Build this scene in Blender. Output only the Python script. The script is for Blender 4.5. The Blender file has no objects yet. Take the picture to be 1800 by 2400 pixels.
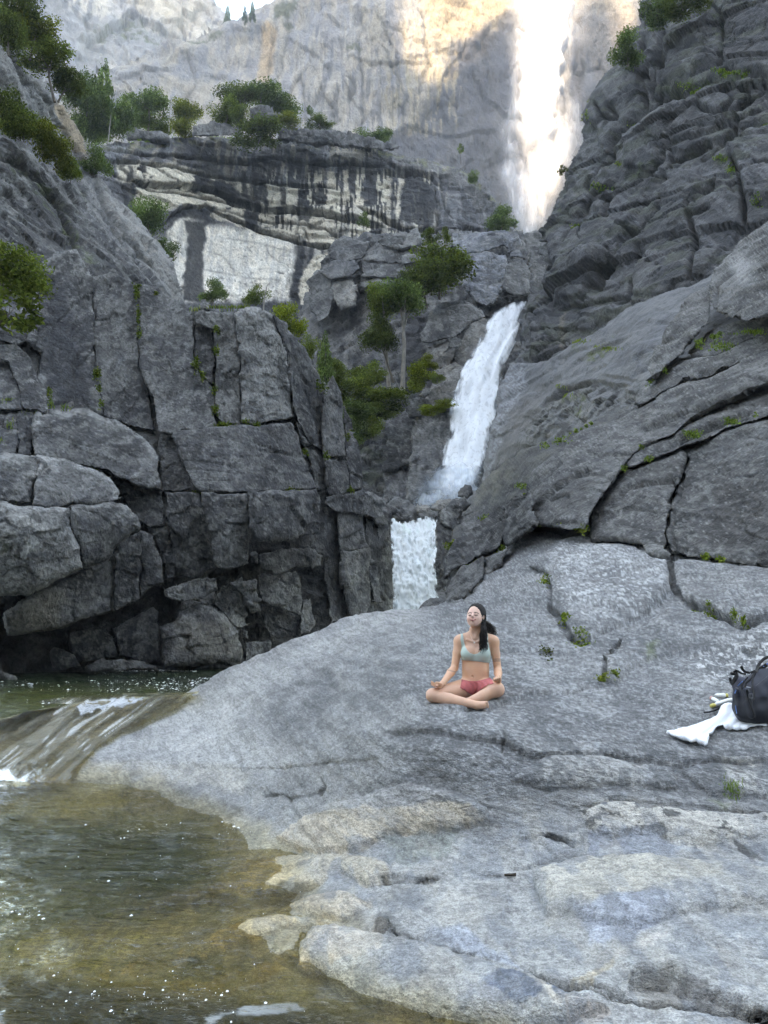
import bpy, math, random
import numpy as np
from math import radians, sin, cos, atan, tan, pi
from mathutils import Vector, Matrix

# ------------------------------------------------------------------ camera, sky, sun, exposure
W, H, FOC, HOR = 1800.0, 2400.0, 1803.0, 1440.0        # frame of the photograph, focal length, eye level line
PITCH = atan((HOR - H / 2) / FOC)
SP, CP = sin(PITCH), cos(PITCH)
sc = bpy.context.scene
col = sc.collection
cam_d = bpy.data.cameras.new('camera')
cam = bpy.data.objects.new('camera', cam_d)
col.objects.link(cam)
sc.camera = cam
cam_d.sensor_fit = 'VERTICAL'
cam_d.sensor_height = 36.0
cam_d.lens = FOC / H * 36.0
cam_d.clip_start = 0.05
cam_d.clip_end = 6000
cam.location = (0, 0, 0)
cam.rotation_euler = (radians(90) + PITCH, 0, 0)

SUN_EL, SUN_AZ = radians(17), radians(197)              # low sun behind the camera, a little to the left
SUN_VEC = Vector((sin(SUN_AZ) * cos(SUN_EL), cos(SUN_AZ) * cos(SUN_EL), sin(SUN_EL)))
world = bpy.data.worlds.new('World')
sc.world = world
world.use_nodes = True
wn = world.node_tree
sky = wn.nodes.new('ShaderNodeTexSky')
sky.sky_type = 'NISHITA'
sky.sun_disc = False
sky.sun_elevation = SUN_EL
sky.sun_rotation = SUN_AZ
sky.altitude = 1200
sky.dust_density = 2.0
wn.links.new(sky.outputs[0], wn.nodes['Background'].inputs[0])
wn.nodes['Background'].inputs[1].default_value = 0.15
sl = bpy.data.lights.new('sun', 'SUN')
sl.energy = 2.2
sl.angle = radians(0.5)
sl.color = (1.0, 0.90, 0.76)
sun = bpy.data.objects.new('sun', sl)
col.objects.link(sun)
sun.rotation_euler = SUN_VEC.to_track_quat('Z', 'Y').to_euler()
vs = sc.view_settings
vs.view_transform = 'Standard'
vs.look = 'None'
vs.gamma = 1.0
vs.use_curve_mapping = False
vs.exposure = 4.12
vs.use_white_balance = True
vs.white_balance_temperature = 9000
sc.cycles.transparent_max_bounces = 24
sc.cycles.max_bounces = 6
sc.cycles.caustics_reflective = False
sc.cycles.caustics_refractive = False

# ------------------------------------------------------------------ projection helpers
def ray(px, py):
    u = (px - W / 2) / FOC
    v = -(py - H / 2) / FOC
    y = CP - v * SP
    return u / y, (SP + v * CP) / y
def pos(px, py, Y):
    rx, rz = ray(np.asarray(px, float), np.asarray(py, float))
    return np.stack([rx * Y, np.zeros_like(rx) + Y, rz * Y], -1)
def V(px, py, Y):
    p = pos(px, py, Y)
    return Vector((float(p[0]), float(p[1]), float(p[2])))
def yz(px, py, z):                                       # distance at which a sight line meets height z
    return z / ray(px, py)[1]
def proj(p):
    x, y, z = p[..., 0], p[..., 1], p[..., 2]
    d = y * CP + z * SP
    v = (-y * SP + z * CP) / d
    return W / 2 + FOC * x / d, H / 2 - FOC * v
def _z(ox, oy, s):
    return lambda L: [(ox + x / s, oy + y / s) for x, y in L]
Z1 = _z(0, 0, 1.8433); Z2 = _z(900, 0, 1.8433); Z3 = _z(0, 600, 1.8433); Z4 = _z(900, 600, 1.8433)
Z5 = _z(0, 1200, 1.8433); Z6 = _z(900, 1200, 1.8433); Z7 = _z(0, 1700, 1.8433); Z8 = _z(900, 1700, 1.8433)
C3 = _z(850, 480, 4.1475); ZM = _z(70, 234, 1.4155)

# ------------------------------------------------------------------ noise
_rng = np.random.RandomState(7)
TAB = _rng.rand(64, 64, 64).astype(np.float32)
def n3(x, y, z, seed=0):
    x = x + seed * 17.31; y = y + seed * 9.17; z = z + seed * 5.73
    xi = np.floor(x); yi = np.floor(y); zi = np.floor(z)
    fx = (x - xi).astype(np.float32); fy = (y - yi).astype(np.float32); fz = (z - zi).astype(np.float32)
    fx = fx * fx * (3 - 2 * fx); fy = fy * fy * (3 - 2 * fy); fz = fz * fz * (3 - 2 * fz)
    xi = xi.astype(np.int32) & 63; yi = yi.astype(np.int32) & 63; zi = zi.astype(np.int32) & 63
    x1 = (xi + 1) & 63; y1 = (yi + 1) & 63; z1 = (zi + 1) & 63
    T = TAB
    a = T[xi, yi, zi] * (1 - fx) + T[x1, yi, zi] * fx
    b = T[xi, y1, zi] * (1 - fx) + T[x1, y1, zi] * fx
    c = T[xi, yi, z1] * (1 - fx) + T[x1, yi, z1] * fx
    d = T[xi, y1, z1] * (1 - fx) + T[x1, y1, z1] * fx
    return (a * (1 - fy) + b * fy) * (1 - fz) + (c * (1 - fy) + d * fy) * fz * 1.0
def frame(P, pf, size, an=(1, 1, 1), rot=0.0):
    x, y, z = P[..., 0] / pf, P[..., 1] / pf, P[..., 2] / pf
    if rot:
        c, s = cos(radians(rot)), sin(radians(rot))
        x, z = x * c + z * s, -x * s + z * c
    return x / (size * an[0]), y / (size * an[1] * 2.2), z / (size * an[2])
def fbm(P, pf, size, octv=4, seed=0, an=(1, 1, 1), rot=0.0, gain=0.5):
    x, y, z = frame(P, pf, size, an, rot)
    o = 0; a = 1; t = 0
    for i in range(octv):
        o = o + a * (n3(x, y, z, seed + i * 3) - 0.5); t += a
        a *= gain; x = x * 2.03; y = y * 2.03; z = z * 2.03
    return o / t * 2                                      # about -0.6 .. 0.6
def hsh(i, j, k, s):
    return TAB[(i * 7 + s * 13) & 63, (j * 11 + s * 29 + i) & 63, (k * 5 + s * 3 + j) & 63]
def facets(P, pf, size, seed=0, an=(1, 1, 1), rot=0.0, warp=0.25):
    """broken rock: every cell a small tilted plane; returns height and distance to the joint"""
    x, y, z = frame(P, pf, size, an, rot)
    if warp:
        w1 = n3(x * 1.3, y * 1.3, z * 1.3, seed + 40) - 0.5
        w2 = n3(x * 1.3, y * 1.3, z * 1.3, seed + 41) - 0.5
        x = x + w1 * warp * 2; z = z + w2 * warp * 2
    xi = np.floor(x).astype(np.int32); yi = np.floor(y).astype(np.int32); zi = np.floor(z).astype(np.int32)
    f1 = np.full(x.shape, 9.0); f2 = np.full(x.shape, 9.0); h = np.zeros(x.shape)
    for di in (-1, 0, 1):
        for dj in (-1, 0, 1):
            for dk in (-1, 0, 1):
                a, b, c = xi + di, yi + dj, zi + dk
                dx = x - a - hsh(a, b, c, seed + 1); dy = y - b - hsh(a, b, c, seed + 2); dz = z - c - hsh(a, b, c, seed + 3)
                d = np.maximum(np.maximum(np.abs(dx), np.abs(dz)), np.abs(dy)) * 0.6 + 0.4 * np.sqrt(dx * dx + dy * dy + dz * dz)
                hh = (hsh(a, b, c, seed + 4) - 0.5) + dx * (hsh(a, b, c, seed + 5) - 0.5) * 1.6 + dz * (hsh(a, b, c, seed + 6) - 0.65) * 1.6
                m = d < f1
                f2 = np.where(m, f1, np.minimum(f2, d))
                h = np.where(m, hh, h)
                f1 = np.where(m, d, f1)
    return h, f2 - f1
def sstep(a, b, x):
    t = np.clip((x - a) / (b - a), 0, 1)
    return t * t * (3 - 2 * t)

# ------------------------------------------------------------------ polygons in the frame
def densify(poly, step=9.0, closed=True):
    out = []
    n = len(poly)
    for i in range(n if closed else n - 1):
        a, b = poly[i], poly[(i + 1) % n]
        k = max(1, int(math.hypot(b[0] - a[0], b[1] - a[1]) / step))
        for j in range(k):
            out.append((a[0] + (b[0] - a[0]) * j / k, a[1] + (b[1] - a[1]) * j / k))
    if not closed:
        out.append(poly[-1])
    return np.array(out, float)
def warp2(p, amp, size=28.0, seed=3):
    x, y = p[:, 0] / size, p[:, 1] / size
    z = np.zeros_like(x)
    dx = (n3(x, y, z, seed) - 0.5) * 2 + (n3(x * 2.7, y * 2.7, z, seed + 1) - 0.5)
    dy = (n3(x, y, z, seed + 5) - 0.5) * 2 + (n3(x * 2.7, y * 2.7, z, seed + 6) - 0.5)
    return p + np.stack([dx, dy], -1) * amp
def polysd(X, Y, poly):
    best = np.full(X.shape, 1e18); cx = np.zeros(X.shape); cy = np.zeros(X.shape)
    ins = np.zeros(X.shape, bool)
    n = len(poly)
    for i in range(n):
        ax, ay = poly[i]; bx, by = poly[(i + 1) % n]
        ex, ey = bx - ax, by - ay
        L = ex * ex + ey * ey + 1e-9
        t = np.clip(((X - ax) * ex + (Y - ay) * ey) / L, 0, 1)
        qx, qy = ax + t * ex, ay + t * ey
        d = (X - qx) ** 2 + (Y - qy) ** 2
        m = d < best
        best = np.where(m, d, best); cx = np.where(m, qx, cx); cy = np.where(m, qy, cy)
        if ay != by:
            c = ((ay > Y) != (by > Y)) & (X < (bx - ax) * (Y - ay) / (by - ay) + ax)
            ins ^= c
    s = np.sqrt(best)
    return np.where(ins, s, -s), cx, cy
def linedist(X, Y, line):
    best = np.full(X.shape, 1e18)
    for i in range(len(line) - 1):
        ax, ay = line[i]; bx, by = line[i + 1]
        ex, ey = bx - ax, by - ay
        t = np.clip(((X - ax) * ex + (Y - ay) * ey) / (ex * ex + ey * ey + 1e-9), 0, 1)
        best = np.minimum(best, (X - ax - t * ex) ** 2 + (Y - ay - t * ey) ** 2)
    return np.sqrt(best)
def tps(ctrl, X, Y):
    """surface through control points, planar surfaces come out exactly planar (works on 1/distance)"""
    c = np.array([(a, b) for a, b, _ in ctrl], float) / 1000.0
    q = np.array([1.0 / v for _, _, v in ctrl])
    n = len(c)
    d = np.hypot(c[:, None, 0] - c[None, :, 0], c[:, None, 1] - c[None, :, 1])
    K = np.where(d > 0, d * d * np.log(d + 1e-12), 0) + np.eye(n) * 1e-4
    A = np.zeros((n + 3, n + 3))
    A[:n, :n] = K; A[:n, n] = 1; A[:n, n + 1:] = c; A[n, :n] = 1; A[n + 1:, :n] = c.T
    w = np.linalg.solve(A, np.concatenate([q, [0, 0, 0]]))
    x, y = X / 1000.0, Y / 1000.0
    o = w[n] + w[n + 1] * x + w[n + 2] * y
    for i in range(n):
        r2 = (x - c[i, 0]) ** 2 + (y - c[i, 1]) ** 2
        o = o + w[i] * 0.5 * r2 * np.log(r2 + 1e-12)
    lo, hi = q.min() * 0.8, q.max() * 1.25
    return 1.0 / np.clip(o, lo, hi)

# ------------------------------------------------------------------ mesh helpers
def mesh_from(name, verts, faces, colr=None, smooth=True):
    me = bpy.data.meshes.new(name)
    verts = np.asarray(verts, np.float32); faces = np.asarray(faces, np.int32)
    nf, k = faces.shape
    me.vertices.add(len(verts)); me.vertices.foreach_set('co', verts.ravel())
    me.loops.add(nf * k); me.loops.foreach_set('vertex_index', faces.ravel())
    me.polygons.add(nf)
    me.polygons.foreach_set('loop_start', np.arange(0, nf * k, k, dtype=np.int32))
    me.polygons.foreach_set('loop_total', np.full(nf, k, np.int32))
    me.polygons.foreach_set('use_smooth', np.full(nf, smooth))
    me.update(calc_edges=True)
    if colr is not None:
        a = me.color_attributes.new('Col', 'FLOAT_COLOR', 'POINT')
        c = np.ones((len(verts), 4), np.float32); colr = np.asarray(colr, np.float32)
        c[:, :colr.shape[1]] = colr
        a.data.foreach_set('color', c.ravel())
    return me
def link(name, me, mat=None, parent=None):
    o = bpy.data.objects.new(name, me)
    col.objects.link(o)
    if mat is not None and me is not None and len(me.materials) == 0:
        me.materials.append(mat)
    if parent is not None:
        o.parent = parent
        o.matrix_parent_inverse = Matrix.Translation(-parent.location) if parent.location.length else Matrix()
    return o
def recenter(o):
    """put a mesh object's origin at the middle of its underside"""
    me = o.data
    n = len(me.vertices); c = np.empty(n * 3, np.float32); me.vertices.foreach_get('co', c); c = c.reshape(-1, 3)
    p = np.array([(c[:, 0].min() + c[:, 0].max()) / 2, (c[:, 1].min() + c[:, 1].max()) / 2, c[:, 2].min()], np.float32)
    me.vertices.foreach_set('co', (c - p).ravel()); me.update()
    o.location = Vector([float(v) for v in p]) + o.location
    return o
def tag(o, label=None, cat=None, group=None, kind=None):
    if label: o['label'] = label
    if cat: o['category'] = cat
    if group: o['group'] = group
    if kind: o['kind'] = kind
    return o
def empty(name, loc, rz=0.0):
    o = bpy.data.objects.new(name, None)
    col.objects.link(o); o.location = loc; o.rotation_euler = (0, 0, rz); o.empty_display_size = 0.1
    return o

# ------------------------------------------------------------------ materials
def nodes(mat):
    mat.use_nodes = True
    nt = mat.node_tree
    return nt, nt.nodes, nt.links, nt.nodes['Principled BSDF']
def mapping(nt, scale, rot=(0, 0, 0)):
    tc = nt.nodes.new('ShaderNodeTexCoord'); mp = nt.nodes.new('ShaderNodeMapping')
    mp.inputs['Scale'].default_value = scale; mp.inputs['Rotation'].default_value = rot
    nt.links.new(tc.outputs['Object'], mp.inputs['Vector'])
    return mp.outputs['Vector']
def noise_node(nt, vec, scale, detail=4, rough=0.6, dist=0.0):
    n = nt.nodes.new('ShaderNodeTexNoise')
    n.inputs['Scale'].default_value = scale; n.inputs['Detail'].default_value = detail
    n.inputs['Roughness'].default_value = rough; n.inputs['Distortion'].default_value = dist
    nt.links.new(vec, n.inputs['Vector'])
    return n.outputs['Fac']
def maprange(nt, v, a, b, c, d):
    m = nt.nodes.new('ShaderNodeMapRange')
    for k, x in (('From Min', a), ('From Max', b), ('To Min', c), ('To Max', d)):
        m.inputs[k].default_value = x
    nt.links.new(v, m.inputs['Value'])
    return m.outputs['Result']
def math_node(nt, op, a, b):
    m = nt.nodes.new('ShaderNodeMath'); m.operation = op
    for i, x in enumerate((a, b)):
        if isinstance(x, (int, float)): m.inputs[i].default_value = x
        else: nt.links.new(x, m.inputs[i])
    return m.outputs[0]
def rock_mat(name, Y, size=7.0, stretch=(1, 1, 1), rot=0.0, bump=0.75, contrast=0.62, rough=0.85, fleck=0.0, grain=0.0, gsize=2.4):
    """granite: colour of the mesh times grain, with two scales of relief; size is the grain in frame units at distance Y"""
    mat = bpy.data.materials.new(name)
    nt, N, L, B = nodes(mat)
    pf = Y / FOC
    vec = mapping(nt, stretch, (0, radians(rot), 0))
    att = N.new('ShaderNodeAttribute'); att.attribute_name = 'Col'
    a = noise_node(nt, vec, 1 / (pf * size), 5, 0.65, 0.4)
    b = noise_node(nt, vec, 1 / (pf * size * 7), 4, 0.6, 0.6)
    g = None
    if grain:
        tc = N.new('ShaderNodeTexCoord')
        g = noise_node(nt, tc.outputs['Object'], 1 / (pf * gsize), 2, 0.7, 0.3)
    f = math_node(nt, 'MULTIPLY', maprange(nt, a, 0.3, 0.7, 1 - contrast, 1 + contrast), maprange(nt, b, 0.3, 0.7, 0.78, 1.22))
    if g is not None: f = math_node(nt, 'MULTIPLY', f, maprange(nt, g, 0.32, 0.68, 1 - grain, 1 + grain))
    mul = N.new('ShaderNodeVectorMath'); mul.operation = 'SCALE'
    L.new(att.outputs['Color'], mul.inputs[0]); L.new(f, mul.inputs['Scale'])
    out = mul.outputs[0]
    if fleck:
        c = noise_node(nt, vec, 1 / (pf * size * 0.8), 3, 0.7, 1.2)
        m = maprange(nt, c, 0.60, 0.70, 0, fleck)
        mx = N.new('ShaderNodeMix'); mx.data_type = 'RGBA'
        L.new(m, mx.inputs['Factor']); L.new(out, mx.inputs['A']); mx.inputs['B'].default_value = (0.55, 0.55, 0.53, 1)
        out = mx.outputs['Result']
    L.new(out, B.inputs['Base Color'])
    B.inputs['Roughness'].default_value = rough
    B.inputs['Specular IOR Level'].default_value = 0.35
    h = math_node(nt, 'ADD', math_node(nt, 'MULTIPLY', a, 1.0), math_node(nt, 'MULTIPLY', b, 3.0))
    if g is not None: h = math_node(nt, 'ADD', h, math_node(nt, 'MULTIPLY', g, 0.8))
    bp = N.new('ShaderNodeBump'); bp.inputs['Strength'].default_value = bump
    bp.inputs['Distance'].default_value = pf * size * 1.2
    L.new(h, bp.inputs['Height']); L.new(bp.outputs[0], B.inputs['Normal'])
    return mat
def plain_mat(name, c, rough=0.6, noise=0.0, scale=200, attr=False, sss=0.0, sheen=0.0, metal=0.0, bump=0.0):
    mat = bpy.data.materials.new(name)
    nt, N, L, B = nodes(mat)
    B.inputs['Roughness'].default_value = rough; B.inputs['Metallic'].default_value = metal
    B.inputs['Base Color'].default_value = (*c, 1)
    src = None
    if attr:
        at = N.new('ShaderNodeAttribute'); at.attribute_name = 'Col'; src = at.outputs['Color']
    if noise or bump:
        nz = noise_node(nt, mapping(nt, (1, 1, 1)), scale, 4, 0.6)
        if src is None:
            rgb = N.new('ShaderNodeRGB'); rgb.outputs[0].default_value = (*c, 1); src = rgb.outputs[0]
        mul = N.new('ShaderNodeVectorMath'); mul.operation = 'SCALE'
        L.new(src, mul.inputs[0]); L.new(maprange(nt, nz, 0.3, 0.7, 1 - noise, 1 + noise), mul.inputs['Scale']); src = mul.outputs[0]
        if bump:
            bp = N.new('ShaderNodeBump'); bp.inputs['Strength'].default_value = bump; bp.inputs['Distance'].default_value = 1.5 / scale
            L.new(nz, bp.inputs['Height']); L.new(bp.outputs[0], B.inputs['Normal'])
    if src is not None: L.new(src, B.inputs['Base Color'])
    if sss:
        B.inputs['Subsurface Weight'].default_value = sss; B.inputs['Subsurface Radius'].default_value = (0.02, 0.008, 0.004)
        B.inputs['Subsurface Scale'].default_value = 1.0
    return mat

# ------------------------------------------------------------------ relief: a stretch of rock surface
class Relief:
    def __init__(s, poly, step=3.0, warp=3.0, wsize=28.0, dens=9.0):
        s.step = step
        s.poly = warp2(densify(poly, dens), warp, wsize) if warp else densify(poly, dens)
        x0, y0 = s.poly.min(0) - step; x1, y1 = s.poly.max(0) + step
        xs = np.arange(x0, x1 + step, step); ys = np.arange(y0, y1 + step, step)
        s.X, s.Yp = np.meshgrid(xs, ys)
        s.sd, cx, cy = polysd(s.X, s.Yp, s.poly)
        s.top = np.clip((s.Yp - cy) / (np.abs(s.sd) + 1e-6), -1, 1)      # +1 under a top edge, -1 over a bottom edge
        out = s.sd < 0
        near = out & (s.sd > -step * 2.2)
        s.X = np.where(near, cx, s.X); s.Yp = np.where(near, cy, s.Yp)
        s.disp = np.zeros(s.X.shape); s.C = np.zeros(s.X.shape + (3,))
        s.ins = s.sd > 0
        s.k = 1.0
        s.dirt = np.zeros(s.X.shape)
    def base(s, Yd):
        s.Y = Yd if isinstance(Yd, np.ndarray) else np.full(s.X.shape, float(Yd))
        s.pf = float(np.median(s.Y[s.ins])) / FOC
        s.calc()
        return s
    def ctrl(s, pts):
        return s.base(tps(pts, s.X, s.Yp))
    def calc(s):
        s.P = pos(s.X, s.Yp, s.Y)
    def normals(s):
        du = np.gradient(s.P, axis=1); dv = np.gradient(s.P, axis=0)
        n = np.cross(du, dv); n /= np.linalg.norm(n, axis=-1, keepdims=True) + 1e-12
        f = np.sum(n * s.P, -1, keepdims=True) > 0
        return np.where(f, -n, n)
    def commit(s):
        """apply collected displacement along the surface, in frame units"""
        s.P = s.P + s.normals() * (s.disp * s.pf)[..., None]
        s.disp = np.zeros(s.X.shape)
    def push(s, h):
        s.disp = s.disp + h
    def roll(s, w, depth, skirt=0.0, topw=1.5):
        """rounded rim: depth and width in frame units"""
        ww = w * (1 + topw * np.clip(s.top, 0, 1))
        t = np.clip(s.sd / ww, 0, 1)
        d = depth * (1 + 0.8 * topw * np.clip(s.top, 0, 1)) * (1 - np.sqrt(1 - (1 - t) ** 2))
        k = 1 + d * s.pf / s.Y + np.where(s.sd <= 0, skirt * s.pf / s.Y, 0)
        s.P = s.P * k[..., None]
    def _bb(s, pts, m):
        p = np.asarray(pts); x0, y0 = p.min(0) - m; x1, y1 = p.max(0) + m
        sel = (s.X > x0) & (s.X < x1) & (s.Yp > y0) & (s.Yp < y1)
        return sel
    def mask(s, poly, soft=8.0, warp=6.0, wsize=20.0, seed=11):
        m = np.zeros(s.X.shape); sel = s._bb(poly, soft * 2 + warp * 2)
        if not sel.any(): return m
        q = warp2(np.stack([s.X[sel], s.Yp[sel]], -1), warp, wsize, seed) if warp else np.stack([s.X[sel], s.Yp[sel]], -1)
        sd, _, _ = polysd(q[:, 0], q[:, 1], np.array(poly, float))
        m[sel] = sstep(-soft, soft, sd)
        return m
    def patch(s, poly, c, k=1.0, soft=8.0, warp=6.0, wsize=20.0, seed=11):
        m = (s.mask(poly, soft, warp, wsize, seed) * k)[..., None]
        s.C = s.C * (1 - m) + np.array(c) * m
    def mound(s, poly, h, w, warp=4.0, sq=True):
        m = np.zeros(s.X.shape); sel = s._bb(poly, w)
        if not sel.any(): return
        q = warp2(np.stack([s.X[sel], s.Yp[sel]], -1), warp, 24, 19)
        sd, _, _ = polysd(q[:, 0], q[:, 1], np.array(poly, float))
        t = np.clip(sd / w, 0, 1)
        m[sel] = np.sqrt(1 - (1 - t) ** 2) if sq else t * t * (3 - 2 * t)
        s.disp += m * h
    def crack(s, line, depth, width=2.6, warp=2.5, dark=0.0, c=(0.03, 0.03, 0.028)):
        l = warp2(densify(line, 8.0, False), warp, 18)
        sel = s._bb(l, width * 5)
        if not sel.any(): return
        d = linedist(s.X[sel], s.Yp[sel], l)
        w = width * (0.45 + 1.3 * n3(s.X[sel] / 30, s.Yp[sel] / 30, d * 0, 77))
        g = np.exp(-(d / w) ** 2)
        s.disp[sel] -= depth * g
        if dark:
            s.dirt[sel] = np.maximum(s.dirt[sel], g * dark)
    def fracture(s, e, k=0.7, w=0.035, depth=4.0, size=80, seed=0, thr=-0.05):
        """natural joints: thin dark cracks between the broken faces, only here and there"""
        g = (1 - sstep(0.0, w, e)) * sstep(thr, thr + 0.12, fbm(s.P, s.pf, size, 3, 900 + seed))
        s.dirt = np.maximum(s.dirt, g * k); s.disp -= g * depth
    def step_line(s, line, amp, up=40.0, down=25.0, edge=4.5):
        """ledge: rock above the line stands out, rock below is set back (amp > 0)"""
        l = warp2(densify(line, 10.0, False), 3.0, 22)
        o = np.argsort(l[:, 0]); lx, ly = l[o, 0], l[o, 1]
        yl = np.interp(s.X, lx, ly)
        fade = sstep(lx[0] - 5, lx[0] + 25, s.X) * (1 - sstep(lx[-1] - 25, lx[-1] + 5, s.X))
        d = s.Yp - yl
        h = np.where(d < 0, np.exp(np.minimum(d, 0) / up) * np.minimum(1, -d / edge + 0.1), -np.exp(-np.maximum(d, 0) / down))
        s.disp += amp * h * fade
    def palette(s, cols, size=60, seed=0, an=(1, 1, 1), rot=0.0, octv=5, lo=-0.3, hi=0.3):
        f = (np.clip(fbm(s.P, s.pf, size, octv, seed, an, rot), lo, hi) - lo) / (hi - lo) * (len(cols) - 1)
        i = np.clip(np.floor(f).astype(int), 0, len(cols) - 2); t = (f - i)[..., None]
        c = np.array(cols, float)
        s.C = c[i] * (1 - t) + c[i + 1] * t
    def blend(s, m, c):
        m = np.clip(m, 0, 1)[..., None]
        s.C = s.C * (1 - m) + np.array(c) * m
    def streaks(s, c, size=14, length=12, seed=0, thr=(0.05, 0.2), k=1.0, m=None):
        f = fbm(s.P, s.pf, size, 3, seed, (1, 8, length)) + 0.35 * fbm(s.P, s.pf, size * 4, 3, seed + 9, (1, 4, 2.5))
        a = sstep(thr[0], thr[1], f) * k
        if m is not None: a = a * m
        s.blend(a, c)
    def speck(s, c, size=5, thr=0.3, k=0.8, seed=5, m=None):
        f = fbm(s.P, s.pf, size, 3, seed)
        a = sstep(thr, thr + 0.08, f) * k
        if m is not None: a = a * m
        s.blend(a, c)
    def mesh(s, name):
        dm = s.dirt[..., None]
        s.C = s.C * (1 - dm) + np.array([0.03, 0.03, 0.027]) * dm  # cracks and joints drawn darker in the vertex colour
        ny, nx = s.X.shape
        idx = np.arange(ny * nx).reshape(ny, nx)
        c = s.ins[:-1, :-1] | s.ins[1:, :-1] | s.ins[:-1, 1:] | s.ins[1:, 1:]
        q = np.stack([idx[:-1, :-1][c], idx[1:, :-1][c], idx[1:, 1:][c], idx[:-1, 1:][c]], -1)
        used = np.unique(q)
        remap = np.full(ny * nx, -1, np.int32); remap[used] = np.arange(len(used))
        v = s.P.reshape(-1, 3)[used]; cc = np.clip(s.C.reshape(-1, 3)[used] * s.k, 0.004, 0.9)
        return mesh_from(name, v, remap[q], cc)
    def build(s, name, mat, parent=None):
        return link(name, s.mesh(name), mat, parent)
    def at(s, px, py):
        """distance and point of this surface under a sight line"""
        d = (s.X - px) ** 2 + (s.Yp - py) ** 2
        i = np.unravel_index(np.argmin(np.where(s.ins, d, 1e12)), d.shape)
        return s.P[i]

# ------------------------------------------------------------------ far setting: unseen ridge added to block the sun, high walls
DK = (0.085, 0.086, 0.090); MD = (0.17, 0.17, 0.17); LT = (0.30, 0.30, 0.29); PALE = (0.50, 0.48, 0.44); TAN = (0.42, 0.33, 0.22)
BLK = (0.028, 0.029, 0.033); BLU = (0.17, 0.19, 0.23); MOSS = (0.07, 0.085, 0.02)

def shade_ridge():
    """unseen ridge added to block the low sun, notched to light the upper fall"""
    xs = np.concatenate([np.linspace(-2600, -600, 40), np.linspace(-590, -80, 256), np.linspace(-60, 2600, 50)]); v = np.concatenate([np.linspace(0, 0.7, 18), [1 / 1.35], np.linspace(0.78, 1, 5)])
    d = Vector((SUN_VEC.x, SUN_VEC.y)).normalized()
    D = 1100.0
    sh = tan(SUN_EL) * D / abs(d.y)
    xo = d.x / abs(d.y) * D
    xr = xs - xo                                        # where on the far wall each stretch of rim drops its shade
    rim = np.interp(xr, [-900, -60, -20, 2, 6, 22, 40, 54, 62, 68, 72, 88, 94, 99, 114, 117, 126, 131, 600], [640, 640, 420, 330, 288, 272, 296, 318, 322, 250, 175, 175, 185, 325, 325, 284, 284, 340, 560])  # crest heights shaped so sun reaches only the upper fall and wall patch
    rim = rim + sh + (n3(xs / 22, xs * 0, xs * 0, 3) - 0.5) * 8
    X, T = np.meshgrid(xs, v)
    R = np.meshgrid(rim, v)[0]
    Z = -6 + (R + 6) * np.clip(T * 1.35, 0, 1) - 1500 * np.clip(T * 1.35 - 1, 0, 1)
    Yd = (350 - D) + (1 - np.clip(T * 1.35, 0, 1)) ** 2 * 480 - np.clip(T * 1.35 - 1, 0, 1) * 60
    P = np.stack([X, Yd, Z], -1)
    n = (n3(X / 90, Z / 90, Yd / 90, 5) - 0.5) * (1 - np.exp(-np.abs(T * 1.35 - 1) * 8))
    P[..., 1] += n * 90
    ny, nx = X.shape
    idx = np.arange(ny * nx).reshape(ny, nx)
    q = np.stack([idx[:-1, :-1], idx[:-1, 1:], idx[1:, 1:], idx[1:, :-1]], -1).reshape(-1, 4)
    c = np.zeros((ny * nx, 3)) + np.array(MD)
    o = link('shade_ridge', mesh_from('shade_ridge', P.reshape(-1, 3), q, c), rock_mat('shade_ridge_rock', 1200, 14))
    tag(o, 'unseen grey ridge added far behind the camera to block the low sun', kind='structure')
shade_ridge()

def base_ground():
    xs = np.linspace(-2600, 2600, 40); ys = np.linspace(-900, 600, 24)
    X, Y = np.meshgrid(xs, ys)
    Z = -9 + (n3(X / 200, Y / 200, X * 0, 9) - 0.5) * 4
    idx = np.arange(X.size).reshape(X.shape)
    q = np.stack([idx[:-1, :-1], idx[:-1, 1:], idx[1:, 1:], idx[1:, :-1]], -1).reshape(-1, 4)
    o = link('terrain', mesh_from('terrain', np.stack([X, Y, Z], -1).reshape(-1, 3), q, np.zeros((X.size, 3)) + np.array(MD)), rock_mat('terrain_rock', 200, 20))
    tag(o, 'dark rocky valley floor under everything', kind='structure')
base_ground()

# --- far mountain at upper left
R = Relief(Z1([(-120, -260), (860, -260), (905, -60), (925, 20), (960, 60), (1000, 100), (960, 170), (880, 190), (740, 230), (640, 280), (470, 330), (330, 360), (250, 600), (-120, 700)]), 3.0, 4)
R.ctrl([(-60, -100, 430), (500, -100, 520), (0, 300, 400), (500, 60, 500), (300, 200, 440), (200, 120, 450), (420, 10, 500)])
R.roll(16, 14, 30)
h, e = facets(R.P, R.pf, 60, 3, (0.8, 1, 2.2), 22)
h2, e2 = facets(R.P, R.pf, 22, 5, (0.8, 1, 1.6), 35)
R.push(h * 16 + h2 * 6 + fbm(R.P, R.pf, 40, 5, 2) * 10)
R.step_line(Z1([(330, 190), (470, 120), (560, 60), (700, 130), (800, 160)]), 14, 30, 60)
R.commit()
R.palette([(0.24, 0.24, 0.26), (0.40, 0.39, 0.39), (0.50, 0.47, 0.42)], 40, 4, (1, 1, 2))
R.streaks((0.13, 0.14, 0.17), 9, 9, 3, (0.06, 0.2), 0.8)
R.blend(R.mask(Z1([(190, 40), (350, 60), (560, 90), (760, 140), (740, 230), (420, 270), (330, 300), (200, 130)]), 10, 14) * 0.75, (0.24, 0.25, 0.27))
R.patch(Z1([(560, -60), (800, -40), (930, 40), (800, 150), (700, 120), (560, 30)]), (0.52, 0.45, 0.34), 0.45, 14, 12)
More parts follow.
